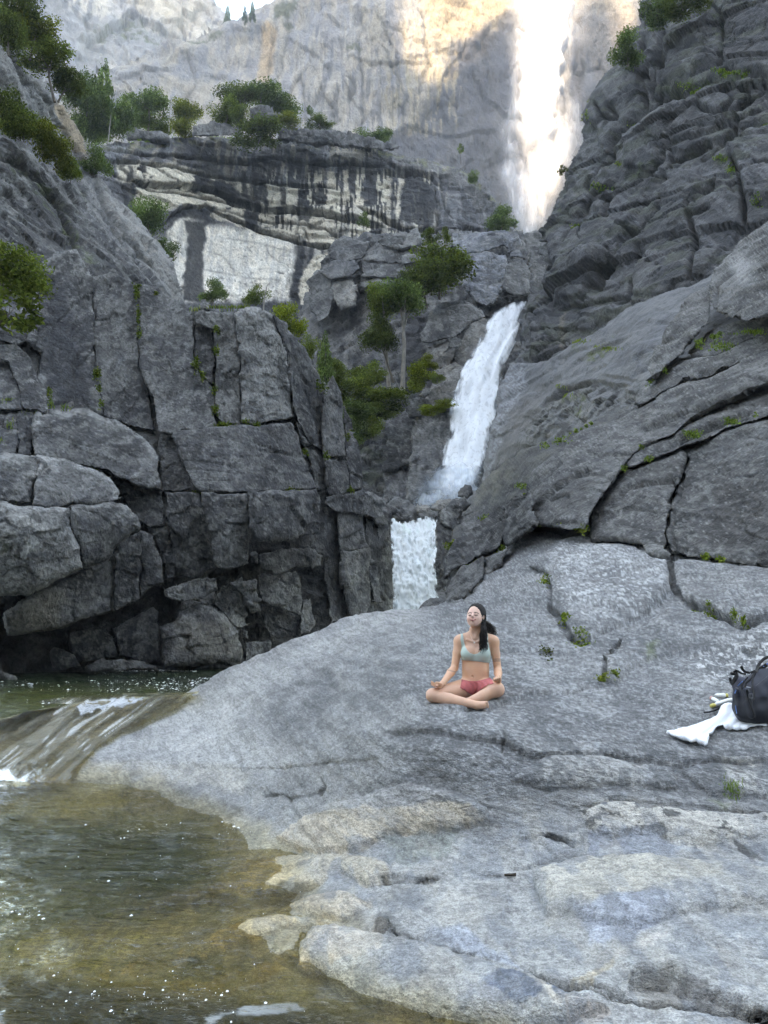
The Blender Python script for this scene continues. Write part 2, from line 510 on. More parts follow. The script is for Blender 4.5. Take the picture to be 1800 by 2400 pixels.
for pts in ([(380, 140), (520, 100), (640, 120), (750, 150), (700, 190), (560, 150), (420, 170)], [(660, 200), (740, 170), (760, 190), (690, 215)], [(380, 230), (440, 220), (430, 260), (390, 255)], [(500, 60), (580, 80), (720, 120), (560, 110)]):
    m = R.mask(Z1(pts), 6, 12, 10)
    R.blend(m * sstep(0.0, 0.12, fbm(R.P, R.pf, 9, 3, 8)) * 0.85, (0.09, 0.11, 0.05))
R.mat_far = rock_mat('far_rock', 420, 4, (1, 1, 0.6), 0, 0.5, 0.3)
R.k = 0.74
far_peak = R.build('cliff', R.mat_far)
tag(far_peak, 'pale far cliff at the upper left beside the patch of open sky', kind='structure')

# --- the great wall with the upper fall
R = Relief(Z1([(240, 640), (300, 330), (470, 280), (640, 240), (740, 190), (880, 140), (1000, 100), (1110, 50), (1200, 0), (1300, -120), (1400, -260), (3400, -260), (3400, 1320), (240, 1320)]), 3.6, 3)
R.ctrl([(200, 200, 300), (200, 600, 280), (550, 60, 380), (600, 300, 345), (900, 600, 340), (900, 50, 362), (1150, 100, 372), (1200, 600, 352), (1500, 0, 355), (1700, 600, 330), (700, -100, 390)])
R.roll(10, 26, 20)
h, e = facets(R.P, R.pf, 70, 23, (1, 1, 2.6), 8)
h2, e2 = facets(R.P, R.pf, 26, 25, (0.8, 1, 2.2), -10)
R.fracture(e, 0.45, 0.03, 4, 90, 3, 0.0); R.fracture(e2, 0.35, 0.05, 2, 60, 4, 0.1)
R.push(h * 9 + h2 * 3.2 + fbm(R.P, R.pf, 90, 6, 12) * 22)
gold = R.mask(Z2([(160, -40), (560, -40), (560, 60), (470, 130), (370, 240), (230, 190), (170, 120)]), 20, 16)
R.push(gold * (16 + 14 * fbm(R.P, R.pf, 30, 4, 31, (1.6, 1, 0.7), -30)))
for ln, a, u, dn in ((Z2([(-200, 640), (0, 600), (120, 540), (300, 590), (500, 575)]), 5, 30, 30), (Z1([(330, 310), (480, 270), (640, 245), (800, 180)]), 8, 20, 30),
                  (Z1([(470, 350), (620, 300), (760, 290)]), 5, 20, 20), (Z2([(200, 470), (260, 330), (340, 210), (480, 190)]), 5, 25, 25), (Z1([(1380, 60), (1440, 80), (1490, 130)]), 7, 20, 12),
                  (Z2([(100, 250), (250, 230), (400, 250)]), 5, 25, 20), (Z1([(1500, 250), (1700, 270), (1900, 265)]), 5, 20, 30)):
    R.step_line(ln, a, u, dn)
for ln in ([(1560, 60), (1550, 230), (1575, 420), (1560, 580)], [(1500, 330), (1540, 380), (1520, 430)], [(1190, 120), (1170, 260), (1160, 340)], [(1230, 60), (1240, 200), (1200, 330)], [(1010, 420), (1100, 390), (1180, 420)],
           [(820, 240), (850, 350), (800, 430)], [(1300, 300), (1310, 450), (1330, 560)], [(1650, 180), (1750, 420), (1740, 600)], [(1820, 60), (1860, 260), (1800, 420)]):
    R.crack(Z1(ln), 5, 3.2, 6, 0.5)
R.commit()
R.palette([(0.34, 0.34, 0.35), (0.42, 0.40, 0.37), (0.50, 0.45, 0.39), (0.45, 0.44, 0.43)], 60, 14, (1, 1, 2.4))
R.streaks((0.30, 0.31, 0.35), 14, 10, 3, (0.02, 0.2), 0.7)
R.streaks((0.56, 0.50, 0.40), 12, 7, 13, (0.1, 0.2), 0.45)
R.patch(Z1([(1150, 105), (1200, 120), (1190, 220), (1170, 320), (1160, 370), (1110, 360), (1130, 220)]), (0.60, 0.42, 0.24), 0.75, 5, 6)
R.patch(Z1([(420, 290), (620, 270), (820, 300), (660, 330), (480, 350), (330, 340)]), (0.34, 0.34, 0.36), 0.7, 10, 12)
R.patch(Z2([(150, -60), (560, -60), (560, 60), (440, 110), (360, 200), (240, 190), (180, 100)]), (0.55, 0.44, 0.30), 0.7, 14, 10)  # golden tone of the sunlit patch painted into the rock colour
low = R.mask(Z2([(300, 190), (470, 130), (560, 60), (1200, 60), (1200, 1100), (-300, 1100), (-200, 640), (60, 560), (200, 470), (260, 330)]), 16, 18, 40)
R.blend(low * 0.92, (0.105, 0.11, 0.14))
R.blend(R.mask(Z2([(800, -60), (1100, -60), (1100, 300), (960, 400), (860, 200)]), 20, 16) * 0.5, (0.42, 0.36, 0.30))
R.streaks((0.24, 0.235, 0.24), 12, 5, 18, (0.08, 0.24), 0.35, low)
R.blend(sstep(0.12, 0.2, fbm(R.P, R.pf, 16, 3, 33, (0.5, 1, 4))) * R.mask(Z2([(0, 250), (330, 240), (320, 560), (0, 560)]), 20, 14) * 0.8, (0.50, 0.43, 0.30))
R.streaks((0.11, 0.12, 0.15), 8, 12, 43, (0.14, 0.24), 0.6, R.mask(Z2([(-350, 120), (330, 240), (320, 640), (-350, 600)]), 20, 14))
for pts in ([(810, 160), (880, 150), (900, 170), (820, 185)], [(900, 150), (960, 140), (975, 152), (910, 165)], [(1190, 20), (1300, 0), (1250, 60), (1180, 90)], [(1500, 190), (1550, 195), (1560, 215), (1500, 210)], [(1220, 85), (1260, 90), (1255, 130), (1225, 120)]):
    R.blend(R.mask(Z1(pts), 4, 6, 8) * 0.8, (0.08, 0.10, 0.04))
R.k = 0.64
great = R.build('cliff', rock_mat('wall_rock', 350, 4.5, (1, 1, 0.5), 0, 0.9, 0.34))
tag(great, 'huge pale granite wall that the upper waterfall drops down', kind='structure')

# --- middle cliff, streaked black and white
R = Relief([(60, 350), (170, 342)] + Z1([(390, 632), (470, 626), (600, 614), (750, 608), (900, 600), (1080, 602), (1250, 600), (1400, 610), (1560, 625)]) + Z2([(20, 655), (120, 690), (240, 715), (330, 720), (400, 780), (470, 850), (520, 900), (545, 985), (590, 1010), (605, 1100), (625, 1200), (650, 1300)]) + [(1245, 860), (1200, 1250), (640, 1250), (60, 900)], 2.7, 2.5)
R.ctrl([(150, 340, 84), (230, 560, 82), (400, 330, 96), (400, 620, 92), (700, 330, 104), (700, 620, 97), (1000, 360, 104), (1000, 550, 96), (1200, 480, 100), (1240, 650, 92), (700, 1100, 80), (1200, 1100, 80)])
R.roll(9, 14, 30, 2.5)
h, e = facets(R.P, R.pf, 60, 61, (1.5, 1, 0.8), -6)
h2, e2 = facets(R.P, R.pf, 24, 63, (1.6, 1, 0.6), -8)
R.fracture(e, 0.8, 0.03, 4, 90, 1, -0.1); R.fracture(e2, 0.6, 0.04, 2, 60, 2, 0.0)
panel = R.mask(Z1([(740, 960), (800, 930), (890, 960), (1050, 990), (1200, 1010), (1290, 1050), (1270, 1150), (1250, 1300), (870, 1300), (790, 1290), (700, 1130)]), 10, 8)
R.push((h * 7 + h2 * 3) * (1 - 0.8 * panel) + fbm(R.P, R.pf, 80, 6, 52) * 9 * (1 - 0.5 * panel))
STP = [([(500, 690), (620, 705), (760, 722), (900, 760), (1050, 775), (1200, 800), (1440, 812)], 5, 40, 14),
       ([(420, 640), (600, 655), (800, 680), (1000, 700), (1250, 690), (1659, 720)], 5, 30, 25),
       ([(560, 770), (620, 795), (760, 800), (860, 812), (930, 820), (1000, 850), (1130, 905), (1270, 912), (1440, 930), (1659, 975)], 14, 60, 22),
       ([(700, 980), (740, 930), (790, 895), (890, 890), (960, 925), (1100, 985), (1290, 1045), (1450, 1062)], 10, 30, 18),
       ([(930, 905), (1060, 935), (1180, 960), (1290, 970)], 4, 14, 10), ([(930, 815), (1000, 870), (1060, 885), (1150, 905)], 5, 10, 8),
       ([(640, 815), (780, 830), (960, 860), (1100, 905)], 4, 14, 10),
       ([(1290, 970), (1400, 985), (1520, 1060), (1659, 1080)], 4, 20, 10), ([(420, 660), (470, 740), (560, 780)], 5, 20, 12), ([(1550, 900), (1750, 990), (1900, 1000), (2050, 1010)], 9, 50, 30)]
for ln, a, u, dn in STP:
    R.step_line(Z1(ln), a * 1.1, u * 0.3, dn * 0.45, 2.0)
    R.crack(Z1(ln), 7, 3.0, 2, 0.8, BLK)
for ln in ([(615, 650), (618, 720), (622, 790)], [(1090, 700), (1100, 790), (1095, 880)], [(1290, 900), (1290, 970), (1280, 1020)], [(910, 905), (930, 960)], [(1300, 980), (1340, 1040)], [(530, 790), (540, 870), (530, 920)],
           [(1740, 750), (1870, 790), (1900, 900), (1880, 980)], [(1900, 760), (1920, 900), (2000, 990)], [(2030, 780), (2130, 830), (2190, 990)]):
    R.crack(Z1(ln), 5, 2.6, 3, 0.6, BLK)
for ln in ([(1660, 745), (1760, 740), (1850, 760), (1880, 840), (1890, 980)],):
    R.crack(Z1(ln), 9, 4, 3)
R.step_line(Z2([(0, 690), (60, 735), (190, 755), (260, 800)]), 8, 30, 18)
R.commit()
R.palette([(0.085, 0.088, 0.098), (0.13, 0.13, 0.14), (0.20, 0.20, 0.205), (0.12, 0.125, 0.135)], 50, 54, (1.3, 1, 0.6), -8)
band = R.mask(Z1([(520, 700), (620, 700), (830, 735), (1040, 790), (1270, 815), (1450, 830), (1600, 850), (1600, 960), (1450, 940), (1290, 1040), (1150, 985), (960, 925), (900, 895), (790, 890), (640, 930), (560, 850), (510, 770)]), 7, 8)
R.blend(band * 0.95, (0.56, 0.51, 0.42))
R.blend(panel * 0.97, (0.74, 0.69, 0.61))
pr = R.mask(Z1([(1290, 900), (1900, 900), (1900, 1080), (1700, 1250), (1600, 1300), (1240, 1300), (1290, 1060)]), 8, 10)
R.blend(pr * 0.75, (0.46, 0.43, 0.38))
R.speck((0.70, 0.68, 0.63), 20, 0.06, 0.6, 71, panel)
R.streaks((0.40, 0.40, 0.40), 9, 9, 72, (0.05, 0.25), 0.5, panel)
strk = np.clip(1 - panel * 0.93, 0, 1)
R.streaks(BLK, 17, 9, 55, (0.10, 0.13), 0.95, strk * np.clip(band + pr, 0, 1))
R.streaks(BLK, 8, 14, 56, (0.07, 0.10), 0.95, strk * sstep(480, 660, R.X) * (1 - sstep(940, 1000, R.X)))
R.streaks((0.30, 0.27, 0.22), 12, 9, 59, (0.10, 0.16), 0.7, strk * (1 - sstep(385, 440, R.Yp)))
R.streaks((0.045, 0.046, 0.052), 22, 7, 57, (-0.02, 0.1), 0.8, 1 - np.clip(band * 0.9 + panel, 0, 1))
R.streaks((0.60, 0.56, 0.46), 6, 16, 58, (0.16, 0.2), 0.9, strk * sstep(560, 700, R.X) * sstep(385, 420, R.Yp) * (1 - sstep(560, 600, R.Yp)) * (1 - sstep(1010, 1060, R.X)))
for pts in ([(290, 215), (330, 215), (380, 240), (375, 270), (300, 260)], [(390, 210), (520, 220), (545, 250), (540, 280), (380, 250)], [(780, 285), (890, 290), (890, 365), (790, 362)], [(400, 290), (560, 300), (620, 320), (700, 350), (600, 360), (440, 345)],
            [(880, 370), (1010, 375), (1010, 480), (930, 475), (880, 440), (870, 400)], [(610, 365), (700, 365), (720, 425), (880, 440), (900, 470), (740, 440), (600, 385)], [(985, 230), (1010, 230), (1015, 360), (990, 360)], [(1040, 230), (1056, 240), (1058, 330), (1042, 330)],
            [(1185, 260), (1200, 262), (1195, 420), (1180, 420)], [(1225, 250), (1240, 262), (1225, 380), (1212, 380)], [(940, 520), (1000, 500), (1010, 560), (1000, 660), (900, 680), (890, 600)]):
    R.patch(ZM(pts), (0.58, 0.53, 0.44), 0.9, 2, 3, 10)
for pts in ([(540, 250), (610, 265), (690, 300), (760, 350), (700, 345), (620, 310), (545, 290)], [(760, 280), (790, 290), (790, 360), (765, 350)], [(830, 290), (850, 290), (852, 362), (832, 360)], [(710, 360), (750, 368), (755, 430), (720, 425)], [(890, 300), (915, 300), (912, 365), (892, 365)],
            [(700, 230), (720, 235), (722, 330), (705, 320)], [(740, 240), (760, 240), (752, 330), (742, 330)], [(330, 215), (345, 220), (345, 262), (328, 258)], [(890, 375), (935, 378), (930, 410), (893, 405)], [(1240, 250), (1330, 270), (1345, 340), (1340, 430), (1250, 410), (1225, 400)], [(300, 270), (345, 275), (350, 385), (310, 340)]):
    R.patch(ZM(pts), BLK, 0.9, 2, 3, 10)
for l in ([(575, 560), (640, 575), (720, 590), (830, 600)], [(590, 500), (640, 520), (680, 570)], [(600, 640), (680, 650), (760, 640), (870, 630)], [(780, 480), (800, 520), (830, 540)], [(660, 460), (720, 470), (860, 500)]):
    R.crack(ZM(l), 3, 2.2, 3, 0.45)
R.patch(Z1([(790, 950), (850, 960), (905, 940), (890, 1000), (880, 1120), (885, 1300), (790, 1300), (800, 1120), (815, 1010)]), BLK, 0.93, 4, 5, 14)
R.patch(Z1([(735, 935), (790, 905), (880, 905), (900, 950), (840, 950), (770, 940), (740, 985), (715, 1010)]), BLK, 0.9, 4, 4)
R.patch(Z1([(1050, 905), (1100, 915), (1105, 985), (1070, 985), (1048, 940)]), BLK, 0.95, 3, 3)
R.patch(Z1([(1290, 1050), (1320, 1060), (1300, 1160), (1290, 1300), (1250, 1300), (1270, 1180), (1285, 1110)]), BLK, 0.95, 3, 5)
R.patch(Z1([(500, 780), (560, 800), (570, 920), (540, 900), (505, 850)]), BLK, 0.6, 5, 5)
R.patch(Z1([(925, 790), (1020, 790), (1030, 860), (960, 840)]), BLK, 0.8, 4, 4)
R.patch(Z1([(390, 625), (470, 620), (560, 640), (500, 670), (430, 660)]), (0.28, 0.29, 0.31), 0.7, 6, 6)
R.patch(Z2([(20, 660), (240, 700), (330, 730), (470, 850), (530, 960), (420, 950), (380, 850), (240, 790), (200, 760), (60, 740)]), (0.15, 0.145, 0.14), 0.5, 10, 8)
R.streaks((0.045, 0.046, 0.052), 16, 8, 60, (-0.02, 0.12), 0.75, sstep(880, 960, R.X) * sstep(6, 26, R.sd))
mossy = sstep(0.1, 0.2, fbm(R.P, R.pf, 14, 3, 88)) * (1 - sstep(4, 22, R.sd)) * 0.6
R.blend(mossy, (0.14, 0.15, 0.06))
mid_mat = rock_mat('streaked_rock', 98, 4, (1, 1, 0.6), 0, 0.9, 0.36)
R.k = 1.1
mid = R.build('cliff', mid_mat)
tag(mid, 'dark middle cliff streaked black and white with a pale panel', kind='structure')
mid_R = R

def grow(poly, g):
    p = np.array(poly, float); a = np.roll(p, 1, 0); b = np.roll(p, -1, 0)
    area = np.sum(p[:, 0] * b[:, 1] - b[:, 0] * p[:, 1])
    t = (b - a); n = np.stack([t[:, 1], -t[:, 0]], -1); n /= np.linalg.norm(n, axis=1, keepdims=True) + 1e-9
    return p + n * g * (1 if area > 0 else -1)
def block(poly, field, dY, mat, parent, name='rock_block', pal=None, seed=0, roll=3.6, rdepth=None, fac=5.0, fsize=60, an=(1, 1, 1), rot=0.0, step=3.0, noise=9.0, warp=3.2, tilt=None, skirt=9, topw=1.2, grw=1.9, kk=0.62,
          light=None, extra=None, streak=0.4, label=None):
    """one block of jointed rock: its own face, rounded rim and sides"""
    R = Relief(grow(poly, grw), step, warp)
    c = R.poly.mean(0)
    Y = field(R.X, R.Yp) + dY
    rs = np.random.RandomState(seed + 1000)
    tx, ty = tilt if tilt else ((rs.rand() - 0.5) * 0.5, (rs.rand() - 0.6) * 0.4)
    pf0 = float(np.median(Y)) / FOC
    Y = Y + (tx * (R.X - c[0]) + ty * (R.Yp - c[1])) * pf0
    R.base(Y)
    R.roll(roll, rdepth if rdepth else roll * 0.75, skirt, topw)
    h, e = facets(R.P, R.pf, fsize, seed, an, rot)
    h2, e2 = facets(R.P, R.pf, fsize * 0.36, seed + 2, an, rot)
    R.push(h * fac + h2 * fac * 0.4 + fbm(R.P, R.pf, fsize * 1.2, 6, seed + 7, an, rot) * noise)
    R.fracture(e, 0.6, 0.04, 2.5, 60, seed, 0.0); R.fracture(e2, 0.5, 0.05, 1.5, 40, seed + 1, 0.05)
    if extra: extra(R, 0)
    R.commit()
    R.palette(pal or [(0.10, 0.10, 0.105), (0.15, 0.15, 0.15), (0.20, 0.20, 0.195), (0.13, 0.13, 0.135)], 70, seed + 4, an, rot)
    R.C = R.C * (0.80 + 0.40 * rs.rand())
    R.C = R.C * (1 + 0.9 * fbm(R.P, R.pf, 34, 4, seed + 31, (1, 3, 2.2)))[..., None]
    if streak: R.streaks((0.055, 0.056, 0.062), 26, 4, seed + 5, (0.03, 0.25), streak)
    R.speck((0.34, 0.34, 0.33), 16, 0.16, 0.5, seed + 6)
    R.speck((0.40, 0.40, 0.39), 7, 0.3, 0.4, seed + 16)
    R.speck((0.05, 0.05, 0.05), 7, 0.3, 0.6, seed + 9)
    if light: R.blend(sstep(-6, 14, fbm(R.P, R.pf, 22, 4, seed + 8) * 40 + 14 - R.sd) * (R.top > 0.2) * light, (0.52, 0.52, 0.51))  # top edges painted paler, standing in for sky light
    if extra: extra(R, 1)
    R.k = kk
    o = R.build(name, mat, parent)
    if label: o['label'] = label
    return o, R

# ------------------------------------------------------------------ slopes on the left
def slope(poly, ctrl, mat, label, seed, rot, pal, fac=6, step=3.0, extra=None):
    R = Relief(poly, step, 4)
    R.ctrl(ctrl)
    R.roll(10, 14, 60, 1.5)
    h, e = facets(R.P, R.pf, 70, seed, (2.2, 1, 0.7), rot)
    h2, e2 = facets(R.P, R.pf, 26, seed + 2, (2.4, 1, 0.8), rot)
    R.fracture(e, 0.8, 0.03, 6, 90, seed, -0.1); R.fracture(e2, 0.6, 0.045, 3, 60, seed + 1, 0.0)
    R.push(h * fac * 2.6 + h2 * fac * 1.2 + fbm(R.P, R.pf, 90, 6, seed + 4, (2, 1, 0.8), rot) * 16)
    if extra: extra(R, 0)
    R.commit()
    R.palette(pal, 60, seed + 5, (2.4, 1, 0.8), rot)
    R.speck((0.36, 0.36, 0.35), 12, 0.16, 0.5, seed + 6)
    R.speck((0.05, 0.05, 0.055), 9, 0.26, 0.6, seed + 7)
    if extra: extra(R, 1)
    R.k = 0.70
    o = R.build('cliff', mat)
    tag(o, label, kind='structure')
    return R
def exS1(R, k):
    if k == 0:
        for ln in ([(0, 170), (60, 240), (110, 330), (170, 400), (240, 520), (330, 640), (380, 760)], [(0, 330), (110, 450), (240, 620), (330, 760), (420, 880), (520, 1010), (600, 1120)], [(60, 340), (100, 420), (110, 480)],
                   [(300, 640), (420, 800), (480, 930), (600, 1060), (700, 1180)]):
            R.crack(Z1(ln), 12, 4.5, 6, 0.6)
            R.step_line(Z1(ln), 9, 26, 14)
    else:
        R.patch(Z1([(235, 440), (290, 460), (330, 560), (370, 640), (400, 740), (360, 700), (290, 590), (240, 500)]), (0.44, 0.34, 0.23), 0.8, 6, 6)
        R.patch(Z1([(440, 800), (520, 880), (640, 1010), (740, 1110), (800, 1290), (740, 1290), (700, 1180), (600, 1080), (500, 970), (440, 880)]), (0.36, 0.35, 0.33), 0.75, 8, 10)
        m = R.mask(Z1([(330, 860), (400, 930), (520, 1060), (640, 1180), (560, 1180), (420, 1040), (320, 930)]), 14, 14) + R.mask(Z1([(130, 700), (330, 800), (420, 900), (300, 880), (150, 780)]), 12, 14)
        R.blend(m * sstep(-0.05, 0.15, fbm(R.P, R.pf, 22, 4, 91)) * 0.6, (0.13, 0.15, 0.07))
S1 = slope(Z1([(-120, -120), (-30, 60), (60, 90), (110, 170), (150, 290), (230, 430), (300, 500), (375, 620), (430, 760), (520, 880), (640, 1010), (740, 1110), (800, 1290), (800, 1500), (-120, 1500)]),
      [(-60, 0, 42), (0, 200, 42), (100, 200, 50), (160, 330, 58), (240, 470, 56), (400, 620, 58), (430, 720, 56), (0, 500, 34), (200, 600, 40), (0, 800, 30), (300, 800, 44)],
      rock_mat('slope_rock', 48, 6, (1, 1, 1), -50, 0.8, 0.45), 'steep grey rock slope at the left edge under the clinging oaks', 101, -52,
      [(0.16, 0.16, 0.165), (0.22, 0.215, 0.215), (0.29, 0.285, 0.28), (0.19, 0.19, 0.195)], 6, 3.0, exS1)
def exS2(R, k):
    if k == 0:
        for ln in ([(0, 690), (80, 720), (180, 800), (250, 900), (320, 1020), (350, 1100)], [(60, 640), (160, 760), (280, 900), (330, 960)], [(0, 830), (50, 830), (90, 850)]):
            R.crack(Z1(ln), 12, 4.5, 6, 0.6); R.step_line(Z1(ln), 10, 30, 18)
    else:
        R.patch(Z1([(110, 860), (220, 850), (330, 1000), (380, 1080), (340, 1100), (180, 1080), (100, 980)]), (0.075, 0.075, 0.08), 0.7, 12, 10)
        m = R.mask(Z1([(30, 700), (150, 760), (250, 860), (330, 1040), (440, 1130), (380, 1140), (290, 1040), (200, 880), (60, 760)]), 8, 14)
        R.blend(m * sstep(-0.02, 0.12, fbm(R.P, R.pf, 16, 4, 92)) * 0.7, (0.10, 0.13, 0.04))
        R.speck((0.40, 0.40, 0.39), 30, 0.05, 0.6, 99, R.mask(Z1([(-20, 640), (200, 700), (120, 900), (-20, 1000)]), 16, 14))
S2 = slope(Z1([(-120, 600), (0, 620), (80, 650), (200, 680), (260, 745), (330, 830), (400, 930), (520, 1060), (640, 1180), (730, 1300), (730, 1500), (-120, 1500)]),
      [(0, 350, 27), (100, 400, 29), (200, 500, 31), (380, 680, 33), (0, 560, 24), (0, 800, 23), (300, 800, 27), (200, 620, 26)],
      rock_mat('near_slope_rock', 27, 6, (1, 1, 1), -40, 0.8, 0.45), 'dark mottled rock face with mossy seams below the hanging shrubs', 111, -42,
      [(0.075, 0.075, 0.08), (0.12, 0.12, 0.12), (0.19, 0.19, 0.185), (0.10, 0.10, 0.105)], 7, 3.0, exS2)

# ------------------------------------------------------------------ the jointed cliff on the left
LC = [(0, 1590, 16.5), (300, 1590, 17.0), (520, 1560, 18), (700, 1450, 20), (900, 1430, 24), (0, 1400, 15.2), (300, 1400, 17.3), (600, 1300, 18.6), (900, 1200, 24.5), (0, 1180, 14.8), (300, 1180, 17.3),
      (600, 1150, 18.8), (0, 960, 16.8), (330, 1000, 19), (600, 1000, 19.8), (830, 1000, 24), (0, 600, 20.6), (300, 640, 21.2), (600, 730, 21.0), (700, 800, 21.6), (770, 900, 23)]
def fieldL(X, Y): return tps(LC, X, Y)
left_mat = rock_mat('joint_rock', 19, 6, (1, 1, 0.8), 0, 0.85, 0.5)
outline = [(-60, 520), (0, 548), (108, 591), (200, 602), (260, 640), (325, 667), (390, 700), (452, 725), (492, 722), (540, 718), (580, 722), (632, 738), (655, 768), (690, 800), (722, 842), (750, 900), (765, 905), (800, 950), (828, 1010), (850, 1090),
           (854, 1150), (880, 1155), (900, 1170), (912, 1230), (915, 1330), (915, 1500), (560, 1600), (280, 1620), (-60, 1640)]
R = Relief([(p[0] - 6, p[1] + 10) for p in outline], 4.5, 3)
R.base(fieldL(R.X, R.Yp) * 1.02)
deep = np.maximum(R.mask(Z5([(-40, 380), (120, 530), (300, 510), (480, 430), (640, 350), (760, 320), (760, 640), (300, 690), (-40, 700)]), 20, 10), R.mask(Z5([(900, 240), (1100, 200), (1400, 230), (1400, 560), (1100, 640), (1060, 600), (1040, 480), (900, 330)]), 20, 10))
h, e = facets(R.P, R.pf, 46, 121, (0.7, 1, 1.5)); h2, e2 = facets(R.P, R.pf, 18, 123)
R.roll(14, 16, 90, 1.0)
R.push(h * 11 + h2 * 4 + fbm(R.P, R.pf, 60, 5, 124) * 10 - deep * 60)
R.commit()
R.palette([(0.055, 0.055, 0.058), (0.10, 0.10, 0.10), (0.14, 0.14, 0.135)], 50, 125)
R.k = 0.7
left = R.build('cliff', left_mat)
tag(left, 'dark jointed cliff of big rock blocks left of the lower falls', kind='structure')
PAL_D = [(0.085, 0.086, 0.092), (0.12, 0.12, 0.125), (0.165, 0.165, 0.165), (0.11, 0.11, 0.115)]
PAL_M = [(0.11, 0.11, 0.115), (0.16, 0.16, 0.16), (0.22, 0.22, 0.215), (0.14, 0.14, 0.145)]
PAL_L = [(0.15, 0.15, 0.15), (0.21, 0.21, 0.205), (0.28, 0.28, 0.27), (0.18, 0.18, 0.18)]
def cr(lines, depth=5, w=3.0, dark=0.5):
    def f(R, k):
        if k == 0:
            for l in lines: R.crack(l, depth, w)
    return f
def exA1(R, k):
    if k: R.patch(Z3([(190, 150), (290, 120), (350, 330), (380, 650), (230, 650), (200, 400)]), (0.05, 0.052, 0.062), 0.75, 18, 14, 30)
def exDark(R, k):
    if k: R.streaks((0.06, 0.061, 0.068), 34, 3, 177, (-0.1, 0.15), 0.6)
def exG(R, k):
    if k:
        R.speck((0.52, 0.52, 0.50), 26, 0.02, 0.75, 93, R.mask(Z3([(0, 1110), (160, 1130), (270, 1200), (150, 1290), (60, 1310), (0, 1290)]), 16, 12))
        R.patch(Z5([(0, 280), (60, 250), (95, 300), (50, 350), (0, 350)]), (0.36, 0.36, 0.35), 0.7, 5, 5)
        m = R.mask(Z5([(0, 100), (60, 90), (90, 200), (60, 250), (0, 230)]), 10, 10)
        R.speck((0.04, 0.045, 0.02), 12, 0.12, 0.8, 94, m)
def exG2(R, k):
    if k: R.patch(Z5([(130, 360), (270, 340), (260, 490), (160, 520), (60, 515), (40, 470)]), (0.26, 0.245, 0.215), 0.7, 12, 8)
def exI3(R, k):
    if k: R.patch(Z5([(770, 480), (960, 470), (1030, 600), (900, 640), (760, 600)]), (0.25, 0.235, 0.205), 0.6, 20, 10)
    else: R.crack(Z5([(880, 420), (870, 500), (890, 560)]), 3, 3)
def exB(R, k):
    if k == 0:
        R.crack(Z3([(1090, 735), (1180, 720), (1250, 722)]), 2, 2)
    else:
        R.speck((0.42, 0.42, 0.41), 26, 0.0, 0.6, 95)
def exC(R, k):
    if k == 0:
        R.crack(Z3([(700, 825), (900, 822), (1100, 835), (1300, 865)]), 2.2, 2.2)
        R.crack(Z3([(930, 870), (1150, 868), (1310, 868)]), 1.8, 2)
        R.step_line(Z3([(1050, 770), (1120, 820), (1290, 860)]), 2.5, 14, 10)
